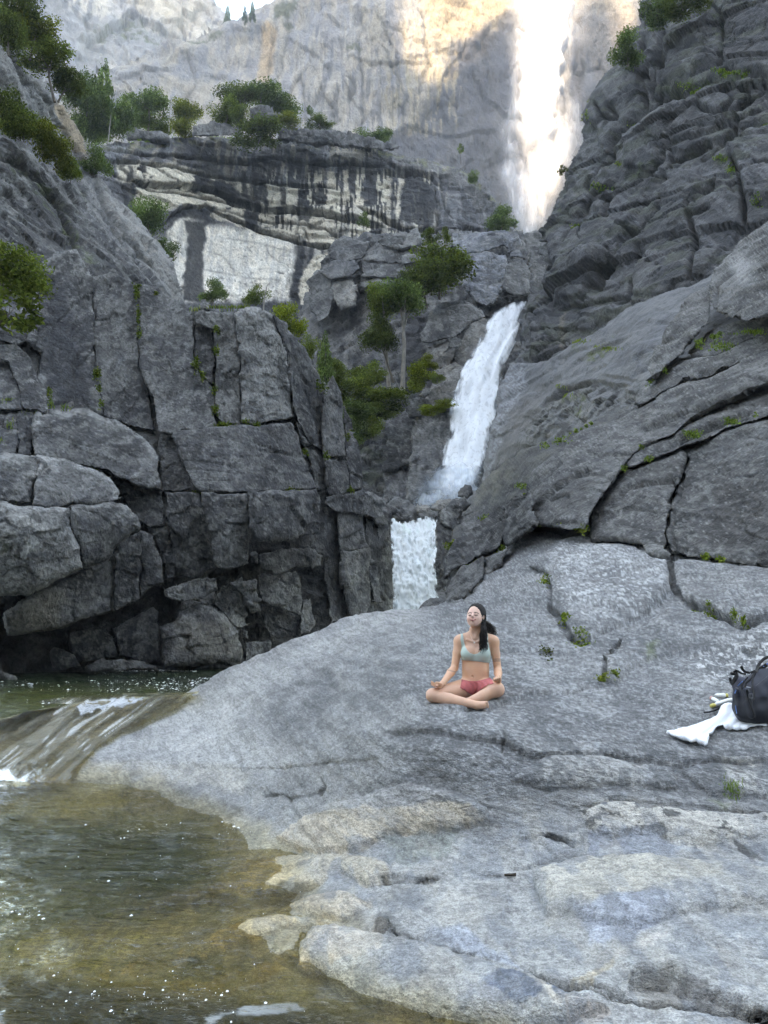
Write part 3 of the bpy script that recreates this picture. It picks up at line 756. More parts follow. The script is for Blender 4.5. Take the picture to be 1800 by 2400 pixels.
BL = [
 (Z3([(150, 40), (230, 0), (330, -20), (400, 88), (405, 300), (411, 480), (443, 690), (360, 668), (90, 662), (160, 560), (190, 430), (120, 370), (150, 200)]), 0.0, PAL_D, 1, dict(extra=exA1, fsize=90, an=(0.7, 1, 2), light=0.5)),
 (Z3([(-110, -60), (60, -10), (150, 40), (150, 200), (120, 372), (60, 380), (-110, 330)]), -0.1, PAL_D, 2, dict(fsize=90)),
 (Z3([(-110, 400), (60, 375), (125, 440), (185, 560), (215, 668), (100, 662), (80, 560), (40, 455), (-110, 420)]), -0.7, PAL_D, 3, dict(fsize=80)),
 (Z3([(-110, 440), (35, 460), (75, 560), (95, 665), (-110, 660)]), -0.4, PAL_D, 31, dict(fsize=80)),
 (Z3([(405, 90), (480, 80), (588, 128), (598, 300), (606, 480), (640, 560), (666, 760), (590, 740), (515, 715), (448, 690), (417, 480), (411, 300)]), 0.05, PAL_M, 4, dict(an=(0.7, 1, 2), fsize=70)),
 (Z3([(592, 128), (680, 140), (760, 190), (834, 238), (834, 430), (868, 520), (915, 570), (922, 700), (938, 738), (850, 753), (760, 763), (677, 760), (646, 575), (614, 480)]), -0.1, PAL_M, 5, dict(fsize=80, an=(0.8, 1, 1.8))),
 (Z3([(842, 300), (900, 300), (918, 350), (922, 560), (882, 525), (840, 430)]), 0.15, PAL_M, 6, dict(fsize=60)),
 (Z3([(842, 240), (920, 243), (1000, 250), (1014, 330), (1032, 400), (1040, 560), (1044, 700), (1038, 733), (962, 718), (928, 680), (927, 400), (920, 320), (850, 292)]), -0.1, PAL_L, 7, dict(extra=exB, an=(0.7, 1, 1.8))),
 (Z3([(1012, 248), (1070, 225), (1170, 250), (1200, 300), (1230, 420), (1258, 560), (1268, 700), (1180, 718), (1100, 733), (1048, 723), (1046, 560), (1038, 420), (1022, 320)]), -0.4, PAL_L, 8, dict(extra=exB, roll=14, light=0.6)),
 (Z3([(1180, 252), (1230, 288), (1290, 380), (1340, 450), (1383, 560), (1390, 700), (1398, 850), (1350, 820), (1278, 700), (1263, 600), (1237, 420)]), 0.1, PAL_D, 9, dict(tilt=(1.3, -0.2), skirt=20)),
 (Z3([(692, 770), (738, 772), (788, 910), (843, 1018), (700, 1020), (694, 900)]), 0.1, PAL_M, 10, dict()),
 (Z3([(745, 768), (760, 770), (850, 759), (940, 747), (1040, 742), (1100, 740), (1250, 727), (1288, 780), (1308, 860), (1355, 960), (1362, 1003), (1250, 1010), (1050, 1020), (860, 1018), (832, 990), (794, 900)]), -0.5, PAL_D, 11, dict(extra=exC, fsize=110, fac=2, an=(2.5, 1, 0.5))),
 (Z3([(1296, 700), (1398, 862), (1408, 1010), (1385, 1058), (1362, 960), (1322, 830), (1275, 725)]), 0.3, PAL_D, 12, dict(tilt=(1.0, 0))),
 (Z5([(715, -80), (865, -80), (883, 10), (903, 120), (930, 240), (850, 283), (772, 283), (747, 180), (722, 60)]), -0.3, PAL_D, 13, dict(tilt=(0.2, 0.3))),
 (Z5([(872, -80), (1073, -75), (1076, 60), (1068, 230), (1000, 248), (937, 235), (908, 100), (888, 0)]), -0.9, PAL_M, 14, dict(tilt=(-0.1, 0.2))),
 (Z5([(1080, -85), (1250, -92), (1365, -92), (1385, -50), (1385, 95), (1280, 110), (1190, 125), (1100, 115), (1080, 60)]), -1.3, PAL_D, 15, dict(roll=13, tilt=(0.1, 0))),
 (Z5([(1120, 190), (1200, 170), (1340, 160), (1390, 190), (1390, 228), (1280, 235), (1180, 265), (1125, 225)]), -0.3, PAL_M, 16, dict(fsize=40)),
 (Z5([(1078, 180), (1105, 180), (1110, 225), (1080, 230)]), -0.2, PAL_M, 161, dict(fsize=40, roll=5)),
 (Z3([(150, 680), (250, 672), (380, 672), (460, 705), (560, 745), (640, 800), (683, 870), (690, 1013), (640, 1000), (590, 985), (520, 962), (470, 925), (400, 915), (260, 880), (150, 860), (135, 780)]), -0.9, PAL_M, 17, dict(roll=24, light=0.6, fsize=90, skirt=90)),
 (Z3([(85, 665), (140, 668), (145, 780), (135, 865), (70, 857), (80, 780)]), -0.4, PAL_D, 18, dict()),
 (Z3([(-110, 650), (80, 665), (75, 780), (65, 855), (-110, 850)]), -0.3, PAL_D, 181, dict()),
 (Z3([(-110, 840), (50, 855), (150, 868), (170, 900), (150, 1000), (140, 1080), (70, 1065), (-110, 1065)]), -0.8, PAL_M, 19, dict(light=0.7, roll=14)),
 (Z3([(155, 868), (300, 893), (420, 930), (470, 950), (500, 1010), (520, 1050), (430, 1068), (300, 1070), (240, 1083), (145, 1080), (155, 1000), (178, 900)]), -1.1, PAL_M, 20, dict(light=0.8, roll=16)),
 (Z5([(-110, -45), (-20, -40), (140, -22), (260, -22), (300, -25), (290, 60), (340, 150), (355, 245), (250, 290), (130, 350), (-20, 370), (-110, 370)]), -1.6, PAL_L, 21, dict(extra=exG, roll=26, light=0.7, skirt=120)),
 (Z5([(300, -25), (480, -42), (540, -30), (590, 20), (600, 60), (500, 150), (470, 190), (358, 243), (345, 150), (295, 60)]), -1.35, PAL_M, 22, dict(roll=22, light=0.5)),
 (Z5([(488, 185), (488, 430), (400, 450), (260, 500), (130, 520), (30, 520), (20, 440), (130, 360), (260, 300), (350, 258)]), -1.0, PAL_M, 23, dict(extra=exG2, roll=16, skirt=120)),
 (Z5([(492, 190), (520, 140), (600, 85), (606, 250), (600, 378), (500, 430), (492, 300)]), -0.9, PAL_D, 24, dict(roll=14)),
 (Z5([(608, 82), (650, 110), (700, 200), (710, 310), (650, 330), (606, 375), (612, 250)]), -0.7, PAL_D, 25, dict(roll=12)),
 (Z3([(530, 985), (600, 990), (700, 1020), (705, 1100), (712, 1160), (645, 1175), (590, 1125), (545, 1070), (520, 1010)]), -0.2, PAL_D, 26, dict()),
 (Z5([(650, 75), (715, 60), (758, 180), (762, 285), (720, 300), (705, 200)]), -0.2, PAL_D, 27, dict()),
 (Z5([(300, 520), (460, 480), (490, 540), (510, 620), (440, 640), (350, 655), (310, 600)]), 0.3, PAL_D, 28, dict(roll=12)),
 (Z5([(235, 600), (320, 620), (345, 665), (230, 680)]), 0.0, PAL_D, 281, dict(roll=7)),
 (Z5([(490, 500), (560, 460), (660, 410), (680, 430), (685, 560), (688, 640), (600, 645), (520, 620)]), 0.4, PAL_D, 29, dict(roll=10)),
 (Z5([(760, 470), (775, 430), (860, 400), (920, 410), (980, 450), (1030, 510), (1045, 570), (1040, 640), (980, 665), (860, 655), (710, 670), (700, 600), (694, 500)]), -0.5, PAL_M, 30, dict(extra=exI3, roll=26, light=0.3)),
 (Z5([(710, 340), (760, 320), (860, 285), (930, 285), (930, 330), (860, 375), (780, 385), (720, 365)]), -0.5, PAL_L, 32, dict(fsize=36)),
 (Z5([(780, 385), (860, 378), (920, 345), (940, 385), (900, 400), (800, 425), (770, 420)]), 0.0, PAL_M, 33, dict(fsize=30, roll=6)),
 (Z5([(960, 310), (1035, 350), (1060, 430), (1075, 490), (1030, 500), (960, 430), (925, 395), (940, 340)]), 0.0, PAL_L, 34, dict(fsize=40)),
 (Z5([(1110, 280), (1160, 275), (1270, 258), (1300, 350), (1300, 450), (1200, 400), (1130, 380), (1112, 310)]), 0.0, PAL_M, 35, dict(fsize=34, fac=5)),
 (Z5([(1130, 400), (1200, 415), (1300, 465), (1290, 540), (1170, 540), (1140, 480)]), 0.3, PAL_D, 36, dict(fsize=34, fac=5)),
 (Z5([(1310, 385), (1340, 370), (1362, 470), (1335, 520), (1293, 525)]), 0.0, PAL_M, 37, dict(fsize=30, roll=7)),
 (Z5([(1000, 310), (1100, 298), (1108, 360), (1128, 430), (1082, 440), (1050, 360)]), -0.2, PAL_M, 38, dict(fsize=26, fac=6, roll=7)),
 (Z5([(1045, 500), (1070, 510), (1070, 545), (1045, 540)]), -0.2, PAL_M, 39, dict(fsize=26, roll=5)),
 (Z5([(1060, 560), (1160, 555), (1170, 640), (1060, 660)]), 0.4, PAL_D, 40, dict(fsize=36)),
 (Z5([(1400, -80), (1448, -70), (1466, 160), (1480, 300), (1500, 470), (1430, 480), (1408, 300), (1392, 100)]), 0.4, PAL_D, 41, dict(an=(0.5, 1, 2.5))),
 (Z5([(1452, -50), (1570, -10), (1588, 158), (1470, 168)]), 0.0, PAL_M, 42, dict()),
 (Z5([(1470, 175), (1585, 165), (1600, 300), (1608, 400), (1560, 450), (1512, 440), (1482, 280)]), -0.2, PAL_M, 43, dict()),
 (Z5([(1578, 20), (1618, 38), (1622, 178), (1592, 182)]), 0.3, PAL_D, 44, dict(roll=6)),
 (Z5([(1592, 190), (1630, 200), (1645, 400), (1612, 395)]), 0.2, PAL_D, 45, dict(roll=6)),
 (Z5([(1628, -20), (1680, 0), (1690, 240), (1688, 440), (1650, 430), (1636, 200)]), 0.4, PAL_D, 46, dict(roll=8)),
 (Z3([(1402, 560), (1440, 520), (1480, 640), (1495, 860), (1400, 870), (1395, 700)]), 0.0, PAL_M, 47, dict(an=(0.7, 1, 1.6))),
 (Z3([(1486, 640), (1530, 750), (1560, 900), (1570, 1000), (1515, 1010), (1500, 870)]), 0.3, PAL_D, 48, dict()),
 (Z3([(1402, 878), (1498, 875), (1512, 1010), (1480, 1038), (1420, 1038), (1405, 960)]), 0.0, PAL_D, 49, dict()),
 (Z3([(1410, 1045), (1480, 1040), (1560, 1015), (1600, 1060), (1620, 1130), (1450, 1100), (1400, 1065)]), -0.2, PAL_M, 50, dict(fsize=40)),
 (Z3([(1568, 1010), (1610, 1018), (1655, 1050), (1659, 1160), (1622, 1150), (1582, 1090)]), 0.1, PAL_L, 51, dict(light=0.6)),
 (Z5([(-110, 690), (0, 690), (60, 715), (75, 732), (-110, 745)]), -1.3, PAL_L, 52, dict(roll=8, fsize=40)),
 (Z5([(370, 670), (480, 645), (580, 640), (670, 655), (690, 685), (380, 685)]), -0.4, PAL_M, 53, dict(roll=7, fsize=30)),
]
for poly, dY, pal, sd, kw in BL:
    block(poly, fieldL, dY, left_mat, left, pal=pal, seed=sd * 3 + 200, **kw)
# small stones on top of the left cliff
for px, py, w, h_, sd in ((478, 725, 26, 22, 1), (512, 716, 18, 10, 2), (455, 735, 14, 10, 4)):
    block([(px - w / 2, py), (px - w * .45, py - h_ * .6), (px - w * .1, py - h_), (px + w * .35, py - h_ * .8), (px + w / 2, py - h_ * .2), (px + w / 2, py)], fieldL, -0.2, left_mat, left, name='rock', pal=PAL_L, seed=700 + sd, roll=6, fsize=20)

# ------------------------------------------------------------------ rocks round the falls (behind the left cliff)
CC = [(640, 560, 84), (640, 700, 80), (1000, 560, 68), (1240, 540, 68), (720, 900, 58), (900, 900, 54), (1000, 1150, 44.5), (1100, 1150, 45), (820, 1180, 44), (1240, 700, 58), (1200, 900, 50), (1060, 760, 56)]
def fieldC(X, Y): return tps(CC, X, Y)
cen_mat = rock_mat('gorge_rock', 58, 4.5, (1, 1, 0.9), 0, 0.8, 0.45)
R = Relief([(690, 770), (738, 650), (765, 592), (790, 562), (860, 545), (960, 550), (1080, 545), (1225, 545), (1250, 640), (1270, 760), (1240, 900), (1200, 1300), (1120, 1490), (800, 1490), (700, 1260), (640, 900)], 3.0, 3)
R.base(fieldC(R.X, R.Yp) * 1.03)
R.roll(8, 10, 60, 1.0)
h, e = facets(R.P, R.pf, 44, 301, (1.4, 1, 0.9), 20); h2, e2 = facets(R.P, R.pf, 17, 303, (1.5, 1, 0.8), 12)
R.push(h * 12 + h2 * 5 + fbm(R.P, R.pf, 60, 6, 304) * 14)
R.fracture(e, 0.8, 0.04, 5, 80, 5, -0.15); R.fracture(e2, 0.6, 0.05, 2, 50, 6, -0.05)
for ln, a in (([(0, 870), (90, 880), (130, 1000)], 8), ([(20, 860), (300, 850), (600, 800)], 8)):
    R.step_line(C3(ln), a, 20, 20)
R.commit()
R.palette([(0.075, 0.076, 0.082), (0.13, 0.13, 0.13), (0.20, 0.195, 0.185), (0.11, 0.11, 0.115)], 44, 305, (1.4, 1, 0.8), 15)
R.streaks(BLK, 14, 5, 306, (0.08, 0.25), 0.6)
R.patch(C3([(0, 800), (120, 860), (160, 1100), (130, 1330), (60, 1500), (0, 1500)]), (0.22, 0.21, 0.20), 0.6, 10, 8)
R.patch(C3([(430, 1050), (620, 1050), (600, 1400), (560, 1700), (420, 1650), (410, 1400)]), (0.045, 0.045, 0.05), 0.85, 8, 8)
R.patch(C3([(-600, 760), (-300, 700), (-200, 900), (-250, 1200), (-600, 1300)]), (0.20, 0.20, 0.20), 0.5, 16, 10)
R.blend(R.mask([(760, 930), (960, 900), (1050, 980), (960, 1130), (850, 1160), (760, 1060)], 30, 14) * 0.5 * sstep(-0.1, 0.15, fbm(R.P, R.pf, 20, 4, 307)), (0.05, 0.065, 0.025))
R.k = 0.85
gorge = R.build('cliff', cen_mat)
tag(gorge, 'broken dark rock walls of the gorge around the two lower falls', kind='structure')
gorge_R = R
PAL_B = [(0.15, 0.16, 0.18), (0.20, 0.215, 0.25), (0.27, 0.285, 0.32), (0.18, 0.19, 0.21)]
PAL_W = [(0.20, 0.19, 0.18), (0.28, 0.27, 0.25), (0.36, 0.34, 0.31), (0.24, 0.23, 0.22)]
def exK2(R, k):
    if k == 0:
        for i in range(7):
            y = 560 + i * 55
            R.crack(C3([(1000, y + 60), (1120, y + 20 * (i % 3)), (1300, y + 30), (1400, y - 10)]), 3, 2.3, 5, 0.5)
KB = [
 ([(860, 400), (880, 290), (1100, 270), (1280, 268), (1500, 288), (1540, 400), (1570, 520), (1430, 520), (1420, 430), (1380, 400), (1200, 450), (1000, 470)], -2, PAL_B, 1, dict(fac=5)),
 ([(1000, 500), (1200, 465), (1400, 505), (1420, 600), (1360, 780), (1330, 850), (1270, 960), (1200, 970), (1100, 940), (980, 800), (1010, 600)], -3, PAL_B, 2, dict(extra=exK2, fac=5)),
 ([(1440, 570), (1560, 550), (1620, 680), (1620, 860), (1480, 870), (1370, 830), (1370, 720)], -3, PAL_M, 3, dict(fac=5, an=(0.7, 1, 1.6))),
 ([(620, 1190), (650, 1100), (760, 980), (900, 930), (1030, 950), (1150, 1020), (1190, 1080), (1080, 1140), (1000, 1220), (870, 1290), (740, 1330), (640, 1350), (570, 1330), (560, 1280)], -4, PAL_M, 4, dict(roll=14, light=0.4, fac=4)),
 ([(890, 1450), (960, 1330), (1050, 1180), (1150, 1130), (1310, 1080), (1300, 1150), (1180, 1330), (1080, 1430), (1020, 1560), (960, 1580), (900, 1510)], -4.5, PAL_W, 5, dict(roll=14, fac=4)),
 ([(620, 1400), (740, 1350), (840, 1310), (860, 1380), (800, 1430), (760, 1500), (700, 1530), (620, 1500)], -3.5, PAL_W, 6, dict()),
 ([(840, 1390), (858, 1320), (900, 1295), (945, 1310), (952, 1350), (900, 1385)], -5.5, PAL_L, 7, dict(roll=7, fsize=24)),
 ([(690, 1560), (760, 1480), (860, 1400), (900, 1400), (890, 1470), (850, 1560), (760, 1600)], -4, PAL_W, 8, dict(fsize=40)),
 ([(680, 1680), (700, 1610), (850, 1560), (900, 1530), (960, 1570), (850, 1620), (760, 1700)], -4, PAL_W, 9, dict(fsize=40)),
 ([(590, 1910), (700, 1720), (850, 1600), (960, 1570), (1000, 1650), (980, 1800), (920, 1930), (760, 1970), (620, 1970)], -4, PAL_W, 10, dict(fac=5, light=0.5)),
 ([(560, 1860), (640, 1720), (740, 1680), (700, 1740), (600, 1900)], -3.7, PAL_W, 101, dict(fsize=30)),
 ([(440, 1900), (560, 1880), (590, 1960), (560, 2080), (460, 2080)], -3, PAL_M, 102, dict(fsize=30)),
 ([(20, 470), (180, 420), (480, 420), (660, 430), (700, 500), (520, 560), (160, 560), (0, 540)], -2, PAL_M, 11, dict(an=(2, 1, 0.6))),
 ([(-20, 570), (400, 575), (560, 595), (520, 690), (200, 720), (-20, 690)], -2.5, PAL_M, 12, dict(an=(2, 1, 0.6))),
 ([(0, 700), (300, 725), (450, 700), (430, 770), (120, 790), (-30, 800)], -2, PAL_L, 13, dict(an=(2, 1, 0.6))),
 ([(390, 490), (500, 485), (530, 540), (500, 570), (395, 570)], -3.5, PAL_L, 14, dict(roll=5, fsize=30)),
 ([(300, 390), (400, 350), (480, 240), (530, 235), (580, 370), (500, 415), (330, 410)], -3, PAL_L, 15, dict(fsize=30)),
 ([(150, 350), (210, 320), (370, 330), (380, 370), (290, 405), (170, 390)], -3, PAL_M, 16, dict(fsize=30)),
 ([(-520, 740), (-430, 640), (-330, 660), (-300, 900), (-330, 1100), (-440, 1140), (-500, 1000)], -3, PAL_L, 17, dict(fac=5)),
 ([(-420, 650), (-260, 560), (-100, 540), (-40, 620), (-120, 700), (-300, 720)], -4, PAL_D, 19, dict(fac=5)),
 ([(-330, 430), (-180, 300), (60, 360), (0, 520), (-160, 560), (-310, 520)], -3, PAL_D, 20, dict(fac=5, an=(1.6, 1, 0.7))),
 ([(-300, 740), (-120, 720), (-60, 800), (-90, 980), (-200, 1010), (-290, 900)], -3, PAL_W, 21, dict(fac=5)),
]
for poly, dY, pal, sd, kw in KB:
    block(C3(poly), fieldC, dY, cen_mat, gorge, pal=pal, seed=sd * 3 + 800, fsize=kw.pop('fsize', 50), roll=kw.pop('roll', 5), **kw)
block(Z2([(585, 1045), (620, 1020), (660, 1005), (720, 1000), (720, 1330), (640, 1330), (610, 1150)]), fieldC, 4, cen_mat, gorge, pal=PAL_L, seed=1190, fsize=40)
# rock beside the middle fall (between its left edge and the gorge)
for poly, dY, pal, sd, kw in [
  (Z4([(120, 760), (170, 620), (230, 560), (300, 480), (345, 470), (330, 560), (300, 640), (285, 720), (280, 800), (260, 860), (240, 900), (190, 960), (140, 1040), (100, 1060), (120, 900)]), -3.0, PAL_M, 31, dict(fac=6, an=(0.7, 1, 1.6), rot=-30)),
  (Z4([(0, 640), (60, 600), (100, 640), (110, 700), (140, 720), (130, 850), (100, 900), (0, 930)]), -1.0, PAL_D, 32, dict(fac=6)),
  (Z4([(0, 930), (100, 905), (120, 960), (90, 1060), (0, 1070)]), -0.5, PAL_D, 33, dict(fac=6, an=(0.6, 1, 2))),
]:
    block(poly, fieldC, dY, cen_mat, gorge, pal=pal, seed=sd * 3 + 900, fsize=40, roll=9, streak=0.6, **kw)

# ------------------------------------------------------------------ high cliff on the right
RH = [(1280, 500, 54), (1275, 690, 47), (1240, 840, 42), (1500, 50, 60), (1430, 300, 52), (1800, 0, 44), (1800, 500, 31), (1600, 650, 32), (1350, 830, 37), (1500, 500, 42), (1650, 250, 42), (1900, 250, 36), (1800, -120, 48)]
hi_mat = rock_mat('high_rock', 42, 5.5, (1, 1, 0.7), -25, 0.8, 0.42)
R = Relief(Z2([(1180, -260), (1130, 0), (1095, 100), (1040, 150), (990, 250), (962, 340), (940, 400), (892, 450), (878, 520), (862, 600), (832, 680), (800, 740), (760, 850), (722, 930), (690, 1000), (686, 1080), (690, 1200)]) +
           Z4([(672, 130), (640, 160), (602, 240), (588, 400), (560, 470), (540, 620), (640, 660), (1500, 200), (1800, 0)]) + [(1960, 500), (1960, -150)], 3.0, 4.5)
R.ctrl(RH)
R.roll(9, 18, 90, 1.5)
DI = -32
h, e = facets(R.P, R.pf, 190, 401, (1.9, 1, 0.8), DI - 14, 0.6); h2, e2 = facets(R.P, R.pf, 70, 403, (1.6, 1, 0.8), DI - 24, 0.6); h3, e3 = facets(R.P, R.pf, 18, 405, (1.2, 1, 1), DI)
R.push(h * 20 + h2 * 7 + h3 * 1.5 + fbm(R.P, R.pf, 110, 5, 404, (1.8, 1, 0.8), DI, 0.42) * 22)
for l in ([(1130, 90), (1110, 230), (1140, 330), (1120, 470)], [(1210, 60), (1200, 200), (1160, 420)], [(1390, 0), (1450, 50), (1460, 290)], [(1660, 340), (1560, 330), (1470, 320)],
          [(1659, 380), (1540, 440), (1390, 520), (1250, 560), (1230, 640), (1250, 700), (1330, 680), (1410, 620)], [(1560, 500), (1480, 620), (1390, 700)], [(1280, 400), (1200, 440), (1120, 500), (1040, 560), (960, 700), (880, 820)],
          [(1250, 560), (1200, 680), (1130, 760), (1040, 800), (900, 840)], [(1500, 700), (1560, 820), (1560, 960)], [(1080, 1150), (1120, 1050), (1180, 900), (1210, 760)], [(870, 1290), (960, 1150), (1090, 1000), (1170, 900)],
          [(700, 1290), (720, 1150), (690, 1050)], [(1040, 1290), (1090, 1150)], [(1340, 1200), (1350, 1050), (1340, 960), (1420, 930)], [(930, 470), (960, 520), (1000, 520), (980, 470)], [(1450, 850), (1340, 880), (1330, 930)],
          [(860, 900), (940, 850), (980, 850), (960, 920)], [(1570, 380), (1480, 370), (1390, 380), (1340, 450), (1430, 480), (1550, 440)]):
    R.crack(Z2(l), 22, 4.2, 6, 0.8)
for l, a in (([(690, 760), (740, 700), (820, 600), (1010, 570)], 6), ([(740, 220), (860, 210), (1010, 160), (1080, 200)], 8), ([(600, 450), (640, 455), (700, 440), (760, 410), (820, 370)], 8)):
    R.step_line(Z4(l), a, 30, 20)
for l, a in (([(1150, 440), (1210, 410), (1300, 390), (1420, 350), (1580, 340), (1900, 330)], 10), ([(1230, 640), (1400, 590), (1500, 540), (1659, 480)], 10), ([(1290, 780), (1380, 800), (1480, 760), (1560, 800)], 5), ([(1150, 900), (1300, 860), (1500, 830)], 5)):
    R.step_line(Z2(l), a, 40, 30)
R.fracture(e, 0.85, 0.022, 9, 120, 11, -0.15); R.fracture(e2, 0.7, 0.035, 5, 70, 12, -0.02)
for mp in ([(1130, 90), (1210, 60), (1200, 200), (1160, 420), (1120, 460), (1140, 330), (1110, 230)], [(1210, 60), (1400, 0), (1450, 60), (1390, 200), (1220, 200)], [(1220, 205), (1400, 205), (1450, 280), (1280, 380), (1170, 430)],
           [(960, 340), (1000, 290), (1120, 270), (1120, 470), (1030, 560), (960, 690), (900, 560), (890, 450)], [(1040, 570), (1180, 470), (1270, 420), (1250, 560), (1200, 680), (1130, 750), (1040, 720)],
           [(1280, 540), (1540, 450), (1659, 380), (1900, 300), (1900, 480), (1500, 600), (1330, 680), (1250, 700), (1240, 620)], [(1480, 640), (1700, 520), (1900, 480), (1900, 880), (1570, 900), (1500, 700)],
           [(800, 760), (900, 700), (1040, 740), (900, 860), (830, 960), (740, 900)], [(700, 1000), (820, 980), (960, 860), (1000, 800), (1190, 720), (1080, 1000), (960, 1150), (870, 1320), (700, 1320)],
           [(740, 1110), (1000, 1100), (900, 1300), (740, 1320)], [(830, 1330), (1010, 1275), (1000, 1370), (830, 1480)], [(600, 1370), (680, 1250), (740, 1340), (740, 1500), (640, 1560)], [(880, 840), (1000, 800), (960, 900), (860, 930)]):
    R.mound(Z2(mp), 17, 15, 8, False)
R.mound(Z2([(1460, -40), (1900, -40), (1900, 330), (1560, 325), (1465, 290)]), 12, 16)
R.mound(Z2([(1345, 430), (1380, 370), (1480, 350), (1570, 365), (1590, 400), (1500, 460), (1400, 480)]), 12, 14)
R.mound(Z2([(1090, 1290), (1070, 1180), (1180, 900), (1220, 740), (1300, 740), (1460, 800), (1560, 900), (1555, 960), (1480, 1080), (1390, 1190), (1300, 1290)]), 14, 18)
R.commit()
R.palette([(0.065, 0.067, 0.074), (0.10, 0.102, 0.11), (0.16, 0.16, 0.165), (0.09, 0.092, 0.10)], 80, 406, (1.7, 1, 0.8), DI)
R.speck((0.30, 0.30, 0.30), 40, 0.12, 0.35, 407)
R.streaks((0.055, 0.056, 0.064), 26, 4, 408, (0.1, 0.3), 0.5)
R.streaks((0.27, 0.27, 0.29), 9, 14, 409, (0.2, 0.3), 0.5)
R.patch(Z2([(1470, -40), (1900, -40), (1900, 320), (1560, 320), (1470, 280)]), (0.075, 0.075, 0.082), 0.7, 10, 8)
R.patch(Z2([(900, 520), (960, 470), (1110, 500), (1060, 640), (960, 760), (900, 700), (880, 600)]), (0.17, 0.175, 0.18), 0.5, 14, 10)
R.patch(Z4([(765, 225), (780, 225), (785, 400), (765, 410), (755, 330)]), (0.33, 0.28, 0.23), 0.6, 4, 3)
R.patch(Z4([(500, 460), (640, 450), (640, 560), (560, 640), (520, 640)]), (0.26, 0.27, 0.30), 0.4, 12, 8)
for pts in ([(1210, 400), (1290, 370), (1420, 340), (1470, 310), (1580, 330), (1560, 350), (1420, 355), (1300, 395)], [(1430, 690), (1500, 700), (1550, 800), (1540, 820), (1480, 730)], [(910, 820), (1020, 790), (1060, 750), (1090, 720), (1180, 680), (1060, 780), (930, 835)],
            [(800, 990), (850, 950), (820, 980)], [(1000, 620), (1090, 520), (1060, 550), (1010, 600)], [(740, 910), (770, 880), (760, 920)], [(1600, 890), (1659, 880), (1620, 910)], [(1430, 60), (1470, 40), (1460, 240), (1430, 200)]):
    m = R.mask(Z2(pts), 7, 7, 10); R.blend(m * sstep(-0.1, 0.08, fbm(R.P, R.pf, 14, 3, 411)) * 0.8, (0.10, 0.14, 0.04))
R.blend(sstep(0.16, 0.24, fbm(R.P, R.pf, 34, 4, 412, (2, 1, 0.7), DI)) * 0.35, (0.13, 0.15, 0.08))
R.k = 0.48
high = R.build('cliff', hi_mat)
tag(high, 'tall dark craggy cliff filling the upper right of the view', kind='structure')
high_R = R

# ------------------------------------------------------------------ ledges and slabs stepping down on the right
LR = [(1560, 1290, 10.6), (1800, 1310, 9.3), (1800, 1000, 11.6), (1600, 1060, 13.2), (1380, 1250, 12.8), (1235, 1210, 16), (1400, 1050, 16), (1240, 1100, 18.5), (1800, 850, 14), (1500, 900, 18.5), (1330, 1000, 19),
      (1300, 920, 27), (1130, 1190, 25), (1050, 1300, 20), (1060, 1380, 17), (1600, 780, 20), (1800, 700, 17), (1000, 1350, 20)]
def fieldR(X, Y): return tps(LR, X, Y)
LS = [(1120, 1140, 37), (1250, 950, 33), (1400, 780, 31), (1600, 680, 27), (1500, 800, 25), (1350, 900, 29), (1160, 850, 45), (1200, 880, 42), (1650, 640, 27), (1040, 1160, 40), (1520, 860, 23), (1100, 1080, 40)]
led_mat = rock_mat('ledge_rock', 15, 6, (0.6, 1, 1), -35, 0.8, 0.45)
# smooth slab above the ledges
R = Relief(Z4([(300, 1090), (330, 1040), (400, 1010), (430, 900), (455, 800), (485, 680), (500, 560), (545, 470), (600, 452), (640, 458), (700, 443), (760, 410), (820, 370), (900, 330), (1000, 262), (1080, 200), (1200, 165), (1300, 125), (1400, 85), (1700, 20), (1700, 700), (1100, 760), (620, 900), (600, 1100)]), 3.0, 3)
R.ctrl(LS)
R.roll(6, 8, 60, 1.0)
h, e = facets(R.P, R.pf, 90, 421, (3, 1, 0.7), -38)
frac = R.mask(Z4([(610, 840), (600, 760), (680, 640), (760, 580), (900, 550), (1060, 560), (1100, 610), (960, 700), (860, 760), (760, 840)]), 16, 12)
h2, e2 = facets(R.P, R.pf, 26, 423, (1, 1, 1.4), -20)
R.push(h * 5 + fbm(R.P, R.pf, 100, 6, 422, (3, 1, 0.6), -38) * 16 + frac * h2 * 10)
R.fracture(e2 + (1 - frac), 0.8, 0.05, 5, 60, 13, -0.1); R.fracture(e, 0.6, 0.015, 3, 120, 14, 0.05)
for l in ([(400, 1000), (480, 925), (620, 835), (760, 830)], [(600, 452), (700, 443), (820, 370), (900, 330), (1080, 200), (1400, 88)], [(690, 640), (760, 583), (900, 552)]):
    R.crack(Z4(l), 9, 4, 4, 0.8)
for l, a in (([(640, 660), (720, 560), (760, 440), (900, 390), (980, 355)], 4), ([(800, 500), (860, 440), (980, 380), (1060, 350)], 5), ([(1190, 255), (1260, 240)], 4), ([(940, 525), (1020, 530), (1110, 545)], 4), ([(620, 700), (760, 580), (900, 552), (1060, 560)], 6)):
    R.step_line(Z4(l), a, 16, 12)
R.commit()
R.palette([(0.17, 0.175, 0.19), (0.205, 0.21, 0.222), (0.25, 0.255, 0.265), (0.185, 0.19, 0.20)], 120, 424, (3, 1, 0.6), -38)
wet = R.mask(Z4([(400, 1010), (440, 880), (485, 680), (500, 560), (545, 470), (640, 458), (620, 560), (560, 640), (520, 740), (470, 900), (420, 1010)]), 8, 8)
R.blend(wet * sstep(-0.15, 0.1, fbm(R.P, R.pf, 12, 4, 428, (0.5, 1, 2.5), 30)) * 0.85, (0.40, 0.42, 0.46))  # pale blue sheen of the wet rock, painted into its colour
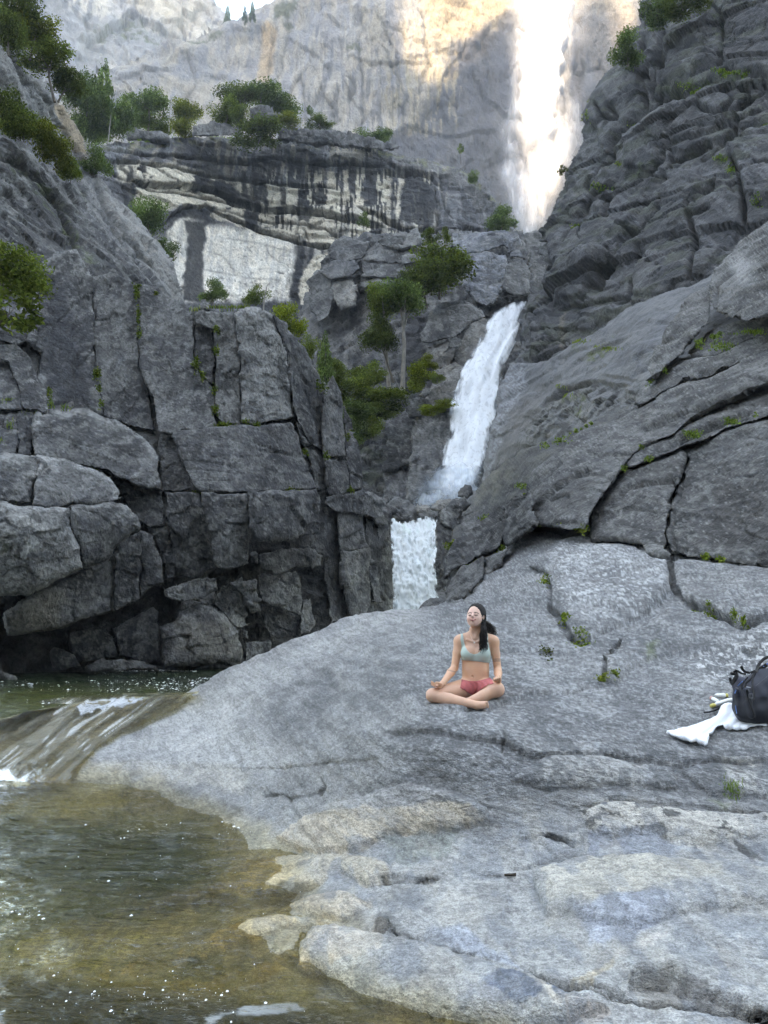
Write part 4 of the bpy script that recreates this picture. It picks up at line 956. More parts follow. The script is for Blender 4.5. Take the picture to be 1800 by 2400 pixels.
R.blend(R.mask(Z4([(470, 900), (560, 640), (700, 560), (640, 700), (580, 820), (480, 960)]), 10, 10) * 0.3, (0.20, 0.18, 0.17))
R.blend(frac * 0.6 * sstep(-0.1, 0.15, fbm(R.P, R.pf, 20, 4, 429)), (0.27, 0.27, 0.265))
R.speck((0.045, 0.045, 0.045), 14, 0.1, 0.7, 430, frac)
for pts in ([(810, 400), (880, 350), (860, 370), (820, 410)], [(860, 445), (940, 410), (990, 350), (950, 420), (880, 455)], [(1060, 345), (1120, 300)] * 2, [(740, 630), (840, 600), (800, 620)], [(700, 830), (780, 780), (840, 720), (820, 760), (740, 840)], [(830, 620), (850, 600), (850, 690), (820, 700)]):
    if len(set(pts)) > 2:
        m = R.mask(Z4(pts), 6, 7, 10); R.blend(m * sstep(-0.1, 0.08, fbm(R.P, R.pf, 10, 3, 431)) * 0.9, (0.15, 0.18, 0.05))
R.k = 0.58
slab = R.build('cliff', rock_mat('slab_rock', 30, 5, (0.5, 1, 1), -38, 0.6, 0.3))
tag(slab, 'smooth grey slab sloping up to the right above the middle waterfall', kind='structure')
slab_R = R
# backing of the ledges
R = Relief(Z4([(285, 1300), (290, 1215), (335, 1120), (400, 1010), (480, 920), (620, 830), (800, 770), (1060, 640), (1150, 540), (1250, 440), (1500, 440), (1750, 380), (1750, 1500), (400, 1500), (275, 1470)]), 5, 3)
R.base(fieldR(R.X, R.Yp) * 1.05)
h, e = facets(R.P, R.pf, 50, 441, (1.5, 1, 0.8), -30)
R.roll(20, 30, 60)
R.push(h * 8 + fbm(R.P, R.pf, 50, 5, 442) * 10)
R.commit()
R.palette([(0.06, 0.06, 0.062), (0.10, 0.10, 0.10), (0.14, 0.135, 0.12)], 40, 443)
R.k = 0.8
ledges = R.build('cliff', led_mat)
tag(ledges, 'rounded grey ledges piled up at the right behind the backpack', kind='structure')
PAL_R = [(0.12, 0.12, 0.122), (0.155, 0.153, 0.152), (0.20, 0.197, 0.193), (0.14, 0.138, 0.138)]
PAL_RD = [(0.08, 0.08, 0.083), (0.11, 0.11, 0.112), (0.15, 0.148, 0.145), (0.10, 0.10, 0.10)]
def exR(lines=(), steps=(), pats=(), wash=None):
    def f(R, k):
        if k == 0:
            for l in lines: R.crack(Z4(l), 10, 4.5, 5, 0.4)
            for l in steps: R.step_line(Z4(l), 9, 34, 16)
        else:
            R.streaks((0.27, 0.265, 0.26), 14, 1.0, 470, (0.12, 0.3), 0.4)
            for p, c, a in pats: R.patch(Z4(p), c, a, 12, 10)
            R.speck((0.5, 0.5, 0.49), 6, 0.4, 0.5, 471)
    return f
kwr = dict(rot=-36, an=(3, 1, 0.7), fsize=110, fac=5, noise=14, streak=0.3, skirt=22, kk=0.56, grw=1.0)
RB = [
 ([(1222, 1262), (1225, 1180), (1240, 1060), (1290, 960), (1300, 850), (1400, 800), (1530, 742), (1659, 702), (1800, 660), (1800, 1380), (1600, 1340), (1400, 1305), (1240, 1290)], 0, PAL_RD, 1, dict(roll=26, extra=exR([[(1250, 1280), (1240, 1150), (1290, 1000), (1300, 880)]], [], [([(1450, 1000), (1659, 950), (1700, 1290), (1350, 1250)], (0.075, 0.07, 0.068), 0.5), ([(1400, 820), (1659, 740), (1659, 850), (1380, 900)], (0.22, 0.22, 0.225), 0.5)]))),
 ([(880, 1200), (890, 1110), (940, 1050), (1000, 970), (1060, 912), (1150, 882), (1290, 832), (1298, 860), (1283, 960), (1233, 1070), (1213, 1262), (1130, 1250), (1000, 1225), (890, 1232)], 0.1, PAL_R, 2, dict(roll=24, extra=exR([[(1240, 960), (1275, 1000), (1230, 1060)]], [[(960, 1080), (1060, 1000), (1280, 960)]]))),
 ([(622, 1148), (618, 1010), (658, 930), (758, 870), (790, 800), (900, 745), (1000, 700), (1120, 650), (1280, 560), (1420, 522), (1560, 452), (1800, 340), (1800, 500), (1600, 580), (1430, 652), (1340, 702), (1240, 770), (1110, 828), (1050, 898), (1000, 965), (938, 1048), (890, 1108), (872, 1190), (700, 1168)], -0.4, PAL_R, 3, dict(roll=22, extra=exR([[(700, 1060), (780, 1020), (800, 1040)], [(620, 1020), (700, 940), (760, 900)]], [[(1100, 760), (1240, 700), (1400, 640), (1600, 560)], [(640, 1100), (740, 1000), (900, 900)]], [([(640, 1000), (760, 940), (900, 950), (860, 1150), (700, 1150)], (0.11, 0.108, 0.108), 0.5)]))),
 ([(1050, 900), (1080, 860), (1115, 835), (1240, 778), (1345, 706), (1430, 660), (1620, 585), (1800, 520), (1800, 650), (1659, 695), (1500, 740), (1400, 792), (1290, 828), (1150, 878), (1062, 918)], 0.0, PAL_R, 4, dict(roll=12, extra=exR([[(1180, 850), (1300, 780), (1420, 730), (1560, 690)]], [[(1240, 800), (1400, 740), (1600, 650)]]))),
 ([(1080, 640), (1100, 590), (1180, 520), (1260, 462), (1330, 445), (1450, 432), (1560, 375), (1800, 290), (1800, 340), (1560, 448), (1420, 518), (1280, 556), (1180, 612), (1110, 650)], 0.2, PAL_R, 5, dict(roll=14, extra=exR([[(1290, 540), (1400, 500), (1520, 450)]], []))),
 ([(760, 830), (800, 790), (880, 740), (960, 700), (1060, 640), (1085, 600), (1090, 640), (1110, 655), (1000, 705), (900, 750), (870, 760), (790, 800)], 1.2, PAL_L, 6, dict(roll=9)),
 ([(1145, 540), (1142, 480), (1165, 440), (1200, 370), (1230, 300), (1330, 170), (1400, 120), (1420, 180), (1400, 290), (1350, 335), (1312, 370), (1290, 420), (1235, 462), (1180, 520)], -0.5, PAL_R, 7, dict(roll=18, fsize=60, extra=exR([[(1200, 370), (1260, 350), (1320, 340)]], []))),
 ([(1400, 190), (1405, 120), (1440, 60), (1500, -10), (1600, -100), (1720, -190), (1900, -260), (1900, 220), (1620, 268), (1560, 285), (1490, 265), (1430, 225)], -1.6, PAL_RD, 8, dict(roll=24, fsize=70, fac=7, light=0.4, extra=exR([[(1500, 60), (1440, 130), (1430, 200)], [(1659, 130), (1560, 160), (1500, 190)]], [], [([(1420, 180), (1500, 60), (1560, -10), (1640, 30), (1580, 130), (1500, 200), (1440, 215)], (0.34, 0.34, 0.34), 0.6), ([(1500, 20), (1570, -10), (1580, 80), (1530, 110)], (0.55, 0.55, 0.55), 0.6)]))),
 ([(1310, 420), (1370, 350), (1440, 305), (1560, 292), (1800, 250), (1800, 300), (1560, 370), (1450, 430), (1340, 440)], 0.8, PAL_RD, 9, dict(roll=8)),
 ([(370, 1085), (400, 1012), (480, 930), (560, 880), (622, 836), (758, 832), (788, 850), (740, 898), (660, 936), (620, 1000), (610, 1028), (520, 1042), (460, 1060)], 4.0, PAL_R, 10, dict(roll=12, fsize=60, fac=5)),
 ([(325, 1130), (350, 1095), (460, 1062), (540, 1042), (612, 1034), (618, 1130), (600, 1200), (520, 1260), (440, 1300), (400, 1290), (350, 1210)], 1.0, PAL_R, 11, dict(roll=14, fsize=60)),
]
for poly, dY, pal, sd, kw in RB:
    a = dict(kwr); a.update(kw)
    block(Z4(poly), fieldR, dY, led_mat, ledges, pal=pal, seed=sd * 3 + 1200, **a)
for poly, dY, pal, sd, kw in [
 ([(265, 290), (270, 200), (300, 120), (340, 90), (420, 60), (490, 0), (520, -30), (530, 60), (500, 150), (420, 185), (360, 225), (290, 255)], -1.0, PAL_RD, 12, dict(fsize=50, roll=14)),
 ([(262, 350), (285, 290), (345, 235), (430, 205), (420, 290), (345, 370), (270, 385)], -2.0, PAL_R, 13, dict(fsize=50, roll=14)),
 ([(530, 60), (525, -40), (590, -80), (640, -60), (650, 60), (600, 100), (560, 130), (520, 150)], -1.6, PAL_R, 14, dict(fsize=50, roll=12)),
 ([(440, 205), (500, 160), (540, 150), (500, 230), (420, 300), (425, 250)], -1.5, PAL_R, 15, dict(fsize=50, roll=10)),
 ([(140, 440), (200, 390), (270, 350), (330, 350), (350, 400), (200, 450)], -1.5, PAL_R, 16, dict(fsize=50, roll=10)),
 ([(1100, 140), (1200, 150), (1225, 190), (1150, 185)], -2.0, PAL_L, 17, dict(fsize=40, roll=6))]:
    a = dict(kwr); a.update(kw)
    block(Z6(poly), fieldR, dY, led_mat, ledges, pal=pal, seed=sd * 3 + 1200, **a)

# ------------------------------------------------------------------ the open rock in front (ground)
ZL, ZU = -1.75, -1.25
GC = [(900, 2400, yz(900, 2400, -1.79)), (1060, 2400, yz(1060, 2400, -1.745)), (1800, 2400, 3.3), (1350, 2400, 3.3), (1800, 2150, 4.05), (1350, 2150, 4.15), (900, 2150, 4.45), (1800, 2000, 4.75), (1350, 2000, 4.95), (950, 2000, 5.15), (1800, 1850, 5.3), (1400, 1850, 5.35), (1000, 1850, 5.5),
      (1800, 1700, 5.9), (1500, 1700, 5.95), (1100, 1672, 5.96), (1100, 1642, 6.34), (1010, 1672, 6.0), (1180, 1664, 5.98), (1100, 1600, 6.95), (850, 1700, 6.55), (1250, 1600, 6.8), (1800, 1500, 7.3), (1400, 1450, 8.8), (1100, 1500, 8.0), (1000, 1430, 11), (880, 1436, 11.0), (750, 1478, 10.8), (600, 1545, 11),
      (470, 1605, 11.4), (270, 1700, 10.6), (110, 1815, 8.55), (330, 1850, 8.0), (600, 1850, 7.25), (400, 1770, 8.8), (600, 1700, 8.6), (800, 1600, 8.4), (560, 1935, 6.75), (850, 1850, 5.85), (1250, 1235, 15.8), (1400, 1262, 13.5),
      (1560, 1300, 10.9), (1800, 1335, 9.3), (1100, 1370, 14), (1200, 1400, 11), (1600, 1420, 8.9),
      (1900, 1900, 5.0), (0, 1920, yz(0, 1920, -2.15)), (0, 2150, yz(0, 2150, -2.15)), (0, 2400, yz(0, 2400, -2.2)), (250, 2000, yz(250, 2000, -2.08)), (250, 2300, yz(250, 2300, -1.96)), (330, 2180, yz(330, 2180, -1.90)), (500, 2050, yz(500, 2050, -1.87)), (500, 2200, yz(500, 2200, -1.83)),
      (480, 2380, yz(480, 2380, -1.98)), (680, 2000, yz(680, 2000, -1.735)), (700, 2130, yz(700, 2130, -1.745)), (720, 2220, yz(720, 2220, -1.76)), (760, 2330, yz(760, 2330, -1.83)), (850, 2300, yz(850, 2300, -1.745)), (30, 1828, 8.5), (-60, 1838, 8.4), (100, 1720, 10.0), (200, 1655, 10.95), (0, 1690, 10.3), (400, 1634, 11.3), (200, 1760, 9.5), (60, 1664, 10.9), (560, 2100, yz(560, 2100, -1.80)), (590, 2200, yz(590, 2200, -1.79)), (600, 2300, yz(600, 2300, -1.84)), (900, 2480, yz(900, 2480, -1.82)), (0, 2500, yz(0, 2500, -2.2)), (1800, 2500, 3.0)]
R = Relief([(-60, 1712), (0, 1682), (60, 1664), (200, 1648), (330, 1638), (430, 1628), (478, 1604)] + Z5([(940, 710), (1060, 650), (1130, 620), (1200, 580), (1330, 520), (1470, 460), (1540, 448), (1659, 442)]) +
           Z6([(40, 430), (150, 425), (270, 382), (350, 366), (420, 290), (520, 150), (590, 80), (640, 40), (700, 50), (870, 85), (1000, 105), (1130, 150), (1240, 165), (1290, 190), (1659, 225), (1760, 235)]) + [(1960, 1340), (1960, 2560), (-60, 2560)], 2.8, 2.0)
R.ctrl(GC)
R.roll(14, 16, 40, 0.3)
# layered relief
FL = -14
fl1 = fbm(R.P, R.pf, 190, 5, 501, (3.0, 2.2, 0.9), FL)
fl2 = fbm(R.P, R.pf, 46, 4, 502, (3.0, 1.6, 0.8), FL)
R.push(fl1 * 34 + fl2 * 10)
def M(Z, pts, h, w, **k): R.mound(Z(pts), h * 1.7, w * 1.5, **k)
M(Z7, [(1190, 500), (1290, 425), (1430, 350), (1650, 280), (1770, 255), (1990, 300), (2110, 370), (2125, 430), (1960, 450), (1670, 468), (1550, 545), (1380, 550), (1230, 530)], 13, 20)
M(Z7, [(820, 720), (1050, 605), (1200, 565), (1450, 555), (1659, 580), (1700, 650), (1600, 690), (1480, 640), (1380, 690), (1280, 720), (1180, 735), (1000, 715)], 11, 20)
M(Z7, [(1250, 780), (1340, 740), (1480, 720), (1560, 740), (1600, 770), (1480, 830), (1330, 830)], 9, 14)
M(Z7, [(700, 1000), (900, 920), (1000, 870), (1160, 850), (1330, 840), (1500, 860), (1340, 890), (1230, 900), (1160, 940), (1000, 960), (820, 1030)], 9, 16)
M(Z7, [(1290, 1070), (1300, 960), (1350, 890), (1480, 870), (1659, 900), (1800, 930), (2000, 980), (2250, 1070), (2500, 1190), (2640, 1200), (2400, 1290), (1700, 1230), (1480, 1180), (1380, 1110)], 16, 26)
M(Z8, [(850, 380), (950, 350), (1200, 370), (1400, 380), (1659, 375), (1800, 380), (1800, 500), (1550, 480), (1420, 520), (1280, 520), (1180, 480), (1000, 490), (880, 460)], 9, 14)
M(Z8, [(650, 640), (720, 600), (850, 585), (1240, 590), (1500, 600), (1800, 640), (1700, 800), (1480, 820), (1250, 840), (1100, 880), (900, 840), (700, 800), (650, 700)], 15, 30)
M(Z8, [(500, 560), (700, 480), (860, 480), (880, 570), (760, 590), (560, 610)], 6, 14)
M(Z8, [(1040, 1110), (1080, 1060), (1300, 1000), (1659, 1050), (1800, 1100), (1800, 1330), (1659, 1290), (1350, 1180), (1200, 1110)], 12, 20)
M(Z8, [(640, 180), (700, 140), (900, 140), (1100, 160), (1250, 180), (1270, 290), (1000, 280), (700, 300), (540, 250)], 9, 14)
M(Z8, [(1280, 200), (1440, 130), (1800, 120), (1800, 300), (1400, 300)], 9, 14)
M(Z6, [(640, 250), (700, 190), (760, 130), (870, 95), (1130, 160), (1230, 195), (1252, 330), (1180, 420), (1000, 500), (880, 545), (800, 530), (758, 480), (720, 400), (712, 320)], 22, 26)
M(Z6, [(1240, 240), (1290, 195), (1659, 235), (1800, 240), (1800, 400), (1659, 440), (1560, 490), (1420, 440), (1275, 390), (1248, 320)], 16, 20)
M(Z6, [(946, 725), (955, 650), (1030, 550), (1150, 460), (1250, 410), (1400, 450), (1560, 505), (1800, 420), (1900, 600), (1600, 600), (1400, 580), (1200, 620), (1060, 690), (1000, 750)], 12, 24)
for l, a, u, d in ((Z5([(340, 1075), (500, 1078), (800, 1085), (1050, 1130), (1300, 1105), (1500, 1080), (1659, 1060)]), 3, 60, 50), (Z6([(0, 960), (250, 950), (500, 1010), (640, 1080), (900, 1060), (1250, 1090), (1659, 1080)]), 6, 60, 40),
                   (Z6([(230, 860), (330, 868), (470, 845), (640, 790), (820, 770), (1000, 740)]), 5, 40, 22), (Z6([(480, 600), (620, 590), (740, 605), (860, 590)]), 4, 30, 16),
                   (Z8([(850, 370), (1000, 340), (1250, 350), (1659, 365)]), 4, 30, 8), (Z8([(0, 640), (100, 655), (240, 655)]), 5, 16, 10), (Z8([(0, 900), (60, 915), (140, 910)]), 9, 20, 14),
                   (Z8([(340, 600), (420, 620), (540, 630)]), 3, 10, 8), (Z8([(660, 480), (760, 520), (860, 540)]), 4, 12, 8), (Z8([(560, 500), (640, 490), (760, 590)]), 3, 10, 8),
                   (Z8([(1040, 1110), (1150, 1100), (1240, 1115), (1330, 1160)]), 9, 16, 18), (Z7([(1150, 300), (1250, 330), (1390, 290), (1430, 240)]), 3, 16, 12),
                   (Z6([(1490, 630), (1560, 600), (1659, 570)]), 4, 20, 12), (Z6([(1250, 600), (1330, 610), (1420, 590)]), 4, 20, 10)):
    R.step_line(l, a * 1.5, u, d, 8)
R.commit()
gx = fbm(R.P, R.pf, 7, 4, 520, (2.6, 1.0, 0.7), FL)
R.push(gx * 2.2 + fbm(R.P, R.pf, 26, 4, 521, (2.5, 1.5, 0.8), FL) * 3.5)
for Z, l, dpt, w in ((Z6, [(635, 245), (700, 290), (718, 340), (722, 410), (762, 475), (800, 530), (850, 562), (890, 548)], 12, 4), (Z6, [(1240, 180), (1245, 260), (1250, 335), (1290, 392), (1430, 445), (1545, 495), (1640, 455), (1760, 400)], 12, 4),
                     (Z6, [(1000, 115), (1120, 175), (1240, 200), (1460, 225), (1659, 240)], 8, 4), (Z6, [(510, 860 + 190), (515, 960), (540, 1000)], 3, 3), (Z8, [(0, 665), (120, 660), (240, 645)], 5, 3), (Z8, [(620, 1065), (740, 1090), (900, 1090), (1030, 1140)], 14, 7),
                     (Z8, [(830, 1090), (1000, 1160), (1200, 1190), (1400, 1230), (1659, 1290)], 8, 4), (Z8, [(-30, 908), (60, 912), (130, 912)], 12, 6), (Z7, [(1390, 240), (1410, 270), (1390, 300)], 4, 3), (Z7, [(1160, 315), (1230, 305), (1260, 330)], 3, 3),
                     (Z8, [(300, 950), (380, 975)], 4, 3), (Z8, [(680, 490), (740, 510), (820, 545)], 3, 2.6), (Z6, [(950, 700), (955, 640), (1020, 560)], 7, 4), (Z6, [(270, 385), (340, 375), (420, 300)], 5, 3)):
    R.crack(Z(l), dpt * 2.0, w * 1.0, 4, 0.75)
R.commit()
# colours of the rock
R.palette([(0.135, 0.138, 0.143), (0.185, 0.187, 0.19), (0.26, 0.26, 0.26), (0.17, 0.173, 0.178)], 110, 530, (3, 2, 1), FL)
lowp = sstep(1820, 1990, R.Yp + 40 * fbm(R.P, R.pf, 60, 3, 531))
R.blend(lowp * 0.85, (0.42, 0.415, 0.40))
R.blend(R.mask([(150, 1840), (240, 1760), (420, 1650), (560, 1580), (650, 1530), (800, 1470), (900, 1440), (960, 1440), (820, 1500), (640, 1600), (560, 1700), (700, 1790), (900, 1800), (850, 1850), (560, 1830), (300, 1800)], 70, 26, 60) * 0.85, (0.46, 0.455, 0.445))
R.blend(R.mask(Z5([(380, 1090), (520, 1060), (700, 1070), (940, 1100), (1080, 1160), (1050, 1220), (860, 1190), (700, 1150), (520, 1130)]), 10, 12, 40) * 0.6, (0.46, 0.43, 0.38))
R.blend(R.mask(Z5([(1280, 1100), (1659, 1020), (1700, 1060), (1659, 1190), (1450, 1260), (1200, 1210), (1150, 1160)]), 14, 14, 40) * 0.5, (0.17, 0.17, 0.17))
R.blend(R.mask(Z5([(330, 1140), (480, 1140), (620, 1180), (900, 1240), (1100, 1290), (1050, 1340), (760, 1300), (560, 1220), (320, 1180), (200, 1160)]), 9, 10, 30) * 0.65, (0.15, 0.147, 0.135))
BEI = (0.52, 0.45, 0.36)
for Z, pts, c, a in (
    (Z7, [(1190, 500), (1290, 440), (1400, 400), (1550, 380), (1770, 370), (1900, 350), (2050, 380), (2110, 420), (1960, 450), (1670, 468), (1550, 545), (1380, 550), (1230, 530)], BEI, 0.85),
    (Z7, [(1350, 370), (1650, 280), (1770, 255), (1990, 300), (1900, 350), (1600, 370)], (0.36, 0.35, 0.34), 0.7),
    (Z7, [(430, 800), (1050, 605), (1200, 565), (1450, 555), (1659, 580), (1700, 650), (1600, 690), (1480, 640), (1380, 690), (1280, 720), (1180, 735), (1000, 715)], (0.47, 0.42, 0.34), 0.8),
    (Z7, [(1250, 780), (1340, 740), (1480, 720), (1560, 740), (1600, 770), (1480, 830), (1330, 830)], BEI, 0.75),
    (Z7, [(330, 1080), (620, 980), (900, 920), (1000, 870), (1160, 850), (1330, 840), (1500, 860), (1340, 890), (1230, 900), (1160, 940), (1000, 960), (820, 1030)], (0.50, 0.43, 0.31), 0.85),
    (Z7, [(1290, 1070), (1300, 960), (1350, 890), (1480, 870), (1659, 900), (1659, 1000), (1500, 1040), (1400, 1110)], (0.53, 0.47, 0.40), 0.75),
    (Z7, [(420, 1110), (700, 1060), (950, 1080), (1250, 1000), (1310, 1010), (1200, 1090), (900, 1190), (600, 1170)], (0.34, 0.28, 0.15), 0.7),
    (Z8, [(850, 380), (950, 350), (1200, 370), (1400, 380), (1659, 375), (1800, 380), (1800, 500), (1550, 480), (1420, 520), (1280, 520), (1180, 480), (1000, 490), (880, 460)], (0.56, 0.53, 0.48), 0.9),
    (Z8, [(650, 640), (720, 600), (850, 585), (1240, 590), (1450, 610), (1480, 700), (1250, 750), (1100, 780), (900, 790), (700, 760), (650, 700)], (0.49, 0.46, 0.40), 0.8),
    (Z8, [(880, 470), (1180, 490), (1280, 520), (1220, 590), (1000, 590), (900, 580)], (0.28, 0.30, 0.34), 0.75),
    (Z8, [(700, 160), (800, 130), (1000, 160), (1130, 200), (1120, 280), (800, 290), (640, 240)], (0.40, 0.39, 0.37), 0.6),
    (Z8, [(1440, 170), (1480, 130), (1630, 150), (1600, 290), (1500, 280)], (0.44, 0.43, 0.40), 0.65),
    (Z8, [(820, 80), (850, 85), (930, 120), (850, 140)], (0.40, 0.39, 0.38), 0.7),
    (Z8, [(820, 800), (1050, 780), (1270, 790), (1220, 850), (1050, 930), (900, 900)], (0.38, 0.41, 0.48), 0.6),
    (Z8, [(200, 850), (330, 860), (600, 1040), (500, 1010), (280, 930)], (0.38, 0.42, 0.50), 0.5),
    (Z8, [(360, 1130), (560, 1080), (680, 1170), (700, 1220), (500, 1240), (380, 1200)], (0.14, 0.165, 0.215), 0.8),
    (Z8, [(700, 1150), (830, 1170), (790, 1230), (740, 1210)], (0.14, 0.165, 0.21), 0.8),
    (Z8, [(300, 1060), (340, 1050), (480, 1085), (480, 1110), (430, 1145), (330, 1125)], (0.72, 0.71, 0.67), 0.95),
    (Z8, [(640, 1130), (680, 1140), (730, 1190), (780, 1245), (740, 1250), (700, 1200)], (0.55, 0.50, 0.43), 0.8),
    (Z8, [(800, 1220), (860, 1150), (960, 1190), (980, 1220), (880, 1290), (800, 1290)], (0.40, 0.35, 0.31), 0.7),
    (Z8, [(820, 1075), (900, 1040), (1000, 980), (1000, 1000), (920, 1050), (830, 1085)], (0.52, 0.44, 0.32), 0.75),
    (Z8, [(990, 960), (1100, 930), (1250, 890), (1150, 950), (1000, 985)], (0.54, 0.50, 0.46), 0.7),
    (Z8, [(1360, 1000), (1450, 950), (1560, 1080), (1500, 1170), (1400, 1100)], (0.33, 0.31, 0.29), 0.6),
    (Z8, [(1100, 1100), (1300, 1140), (1500, 1220), (1659, 1290), (1500, 1290), (1150, 1180)], (0.13, 0.12, 0.115), 0.65),
    (Z8, [(0, 480), (200, 460), (330, 460), (240, 560), (100, 600), (0, 580)], (0.24, 0.26, 0.24), 0.6),
    (Z7, [(830, 760), (900, 725), (1080, 735), (1200, 720), (1340, 690), (1280, 770), (1220, 790), (1000, 790), (860, 800)], (0.13, 0.12, 0.095), 0.85),
    (Z7, [(1460, 830), (1540, 805), (1700, 800), (1750, 900), (1560, 880)], (0.17, 0.17, 0.165), 0.8),
    (Z7, [(700, 1060), (900, 1000), (1000, 960), (1160, 950), (1260, 930), (1200, 1000), (1100, 1060), (850, 1080)], (0.15, 0.15, 0.12), 0.85),
    (Z7, [(1200, 1000), (1280, 1020), (1290, 1070), (1200, 1050)], (0.10, 0.10, 0.07), 0.8),
    (Z7, [(60, 960), (200, 870), (420, 830), (600, 850), (650, 880), (500, 960), (360, 1040), (150, 1040)], (0.50, 0.50, 0.36), 0.9),
    (Z6, [(770, 300), (880, 130), (1080, 170), (1230, 300), (1150, 400), (980, 470), (850, 520), (780, 420)], (0.33, 0.335, 0.34), 0.45)):
    R.patch(Z(pts), c, min(1, a * 1.1), 5, 12, 30); R.patch(Z(pts), c, min(1, a * 0.5), 3, 6, 8, 23)
grn = fbm(R.P, R.pf, 16, 4, 560, (9, 3, 0.55), FL)
R.blend(sstep(0.06, 0.26, grn) * 0.30, (0.36, 0.36, 0.355)); R.blend(sstep(0.06, 0.26, -grn) * 0.32, (0.115, 0.117, 0.12))
# wet brown rock under the sliding water
slm = R.mask(Z5([(-110, 800), (300, 760), (860, 740), (760, 830), (600, 910), (470, 980), (390, 1040), (330, 1100), (300, 1170), (-110, 1200)]), 9, 8, 30)
Uw = R.X * cos(radians(-38)) + R.Yp * sin(radians(-38)); Vw_ = -R.X * sin(radians(-38)) + R.Yp * cos(radians(-38))
stw = (n3(Uw / 150, Vw_ / 13, Uw * 0, 71) - 0.5) + 0.8 * (n3(Uw / 300, Vw_ / 40, Uw * 0, 72) - 0.5)
R.blend(slm * 0.9, (0.20, 0.165, 0.095)); R.blend(slm * sstep(0.0, 0.3, stw) * 0.8, (0.36, 0.33, 0.27)); R.blend(slm * sstep(0.0, 0.3, -stw) * 0.8, (0.07, 0.062, 0.022))
R.blend(R.mask(Z5([(110, 860), (200, 810), (350, 795), (400, 812), (330, 840), (240, 860), (150, 890)]), 5, 6, 12) * 0.85, (0.62, 0.48, 0.16))  # yellow light on the lip, put into the rock colour
R.blend(R.mask(Z5([(-20, 920), (140, 880), (300, 870), (380, 900), (220, 1000), (60, 1080), (-20, 1090)]), 14, 10, 30) * 0.6, (0.30, 0.26, 0.21))
# lichen and mineral marks
band = R.mask(Z8([(850, 380), (950, 350), (1200, 360), (1659, 370), (1800, 380), (1800, 560), (1500, 560), (1280, 520), (1180, 480), (1000, 490), (880, 460)]), 8, 8)
f = fbm(R.P, R.pf, 20, 5, 540, (2.2, 1.5, 1), 8)
R.blend(band * sstep(0.12, 0.16, f) * 0.9, (0.07, 0.068, 0.065))
R.blend(R.mask(Z8([(1300, 500), (1659, 480), (1800, 500), (1800, 620), (1500, 600), (1280, 560)]), 10, 10) * sstep(0.06, 0.12, f) * 0.8, (0.08, 0.08, 0.08))
sp = fbm(R.P, R.pf, 4.2, 3, 541, (2.2, 0.8, 0.8), FL)
dark_zone = (1 - lowp) * sstep(900, 1050, R.X + (R.Yp - 1600) * 0.3)
R.blend(sstep(0.12, 0.24, sp) * (0.16 + 0.2 * dark_zone) * (1 - 0.8 * lowp), (0.50, 0.51, 0.52))
R.blend(sstep(0.10, 0.25, -sp) * (0.40 + 0.3 * dark_zone), (0.10, 0.102, 0.108))
big = fbm(R.P, R.pf, 60, 5, 542, (2, 1.5, 1), FL)
R.blend(sstep(0.12, 0.3, big) * dark_zone * 0.45, (0.13, 0.13, 0.135))
R.blend(sstep(0.18, 0.24, fbm(R.P, R.pf, 12, 4, 543)) * R.mask(Z6([(720, 150), (1230, 180), (1230, 420), (880, 500), (760, 400)]), 14, 14) * 0.7, (0.58, 0.59, 0.60))
R.blend(sstep(0.18, 0.24, fbm(R.P, R.pf, 9, 4, 544)) * R.mask(Z6([(1300, 620), (1659, 480), (1750, 640), (1500, 760), (1380, 720)]), 18, 14) * 0.8, (0.62, 0.62, 0.62))
R.blend(sstep(0.08, 0.2, fbm(R.P, R.pf, 22, 4, 545)) * R.mask(Z8([(560, 100), (1300, 120), (1659, 100), (1800, 330), (600, 300)]), 14, 14) * 0.6, (0.12, 0.125, 0.13))
R.blend(lowp * sstep(0.02, 0.22, fbm(R.P, R.pf, 34, 5, 546)) * 0.6, (0.24, 0.255, 0.275))
R.blend(lowp * sstep(0.12, 0.3, fbm(R.P, R.pf, 50, 5, 547)) * 0.35, (0.45, 0.42, 0.37))
for pts in ([(1130, 590), (1190, 580), (1180, 620), (1130, 640)], [(1400, 90 + 1150), (1500, 1260), (1450, 1270), (1390, 1250)]):
    R.blend(R.mask(Z6(pts), 8, 8) * 0.5, (0.12, 0.15, 0.05))
# parts that lie under or at the water: wet, brown
zz = R.P[..., 2]
wetm = (1 - sstep(ZL + 0.0, ZL + 0.10, zz + 0.03 * fbm(R.P, R.pf, 40, 3, 550))) * (R.X < 1300)
R.C = R.C * (1 - wetm[..., None] * (1 - np.array([1.0, 0.90, 0.66])))
ground_R = R
ground = R.build('ground', rock_mat('open_rock', 7.0, 5.5, (0.45, 0.8, 1.3), FL, 0.85, 0.30, 0.8, 0.06, 0.30, 2.6))
tag(ground, 'smooth grey granite slab that she sits on', kind='structure')

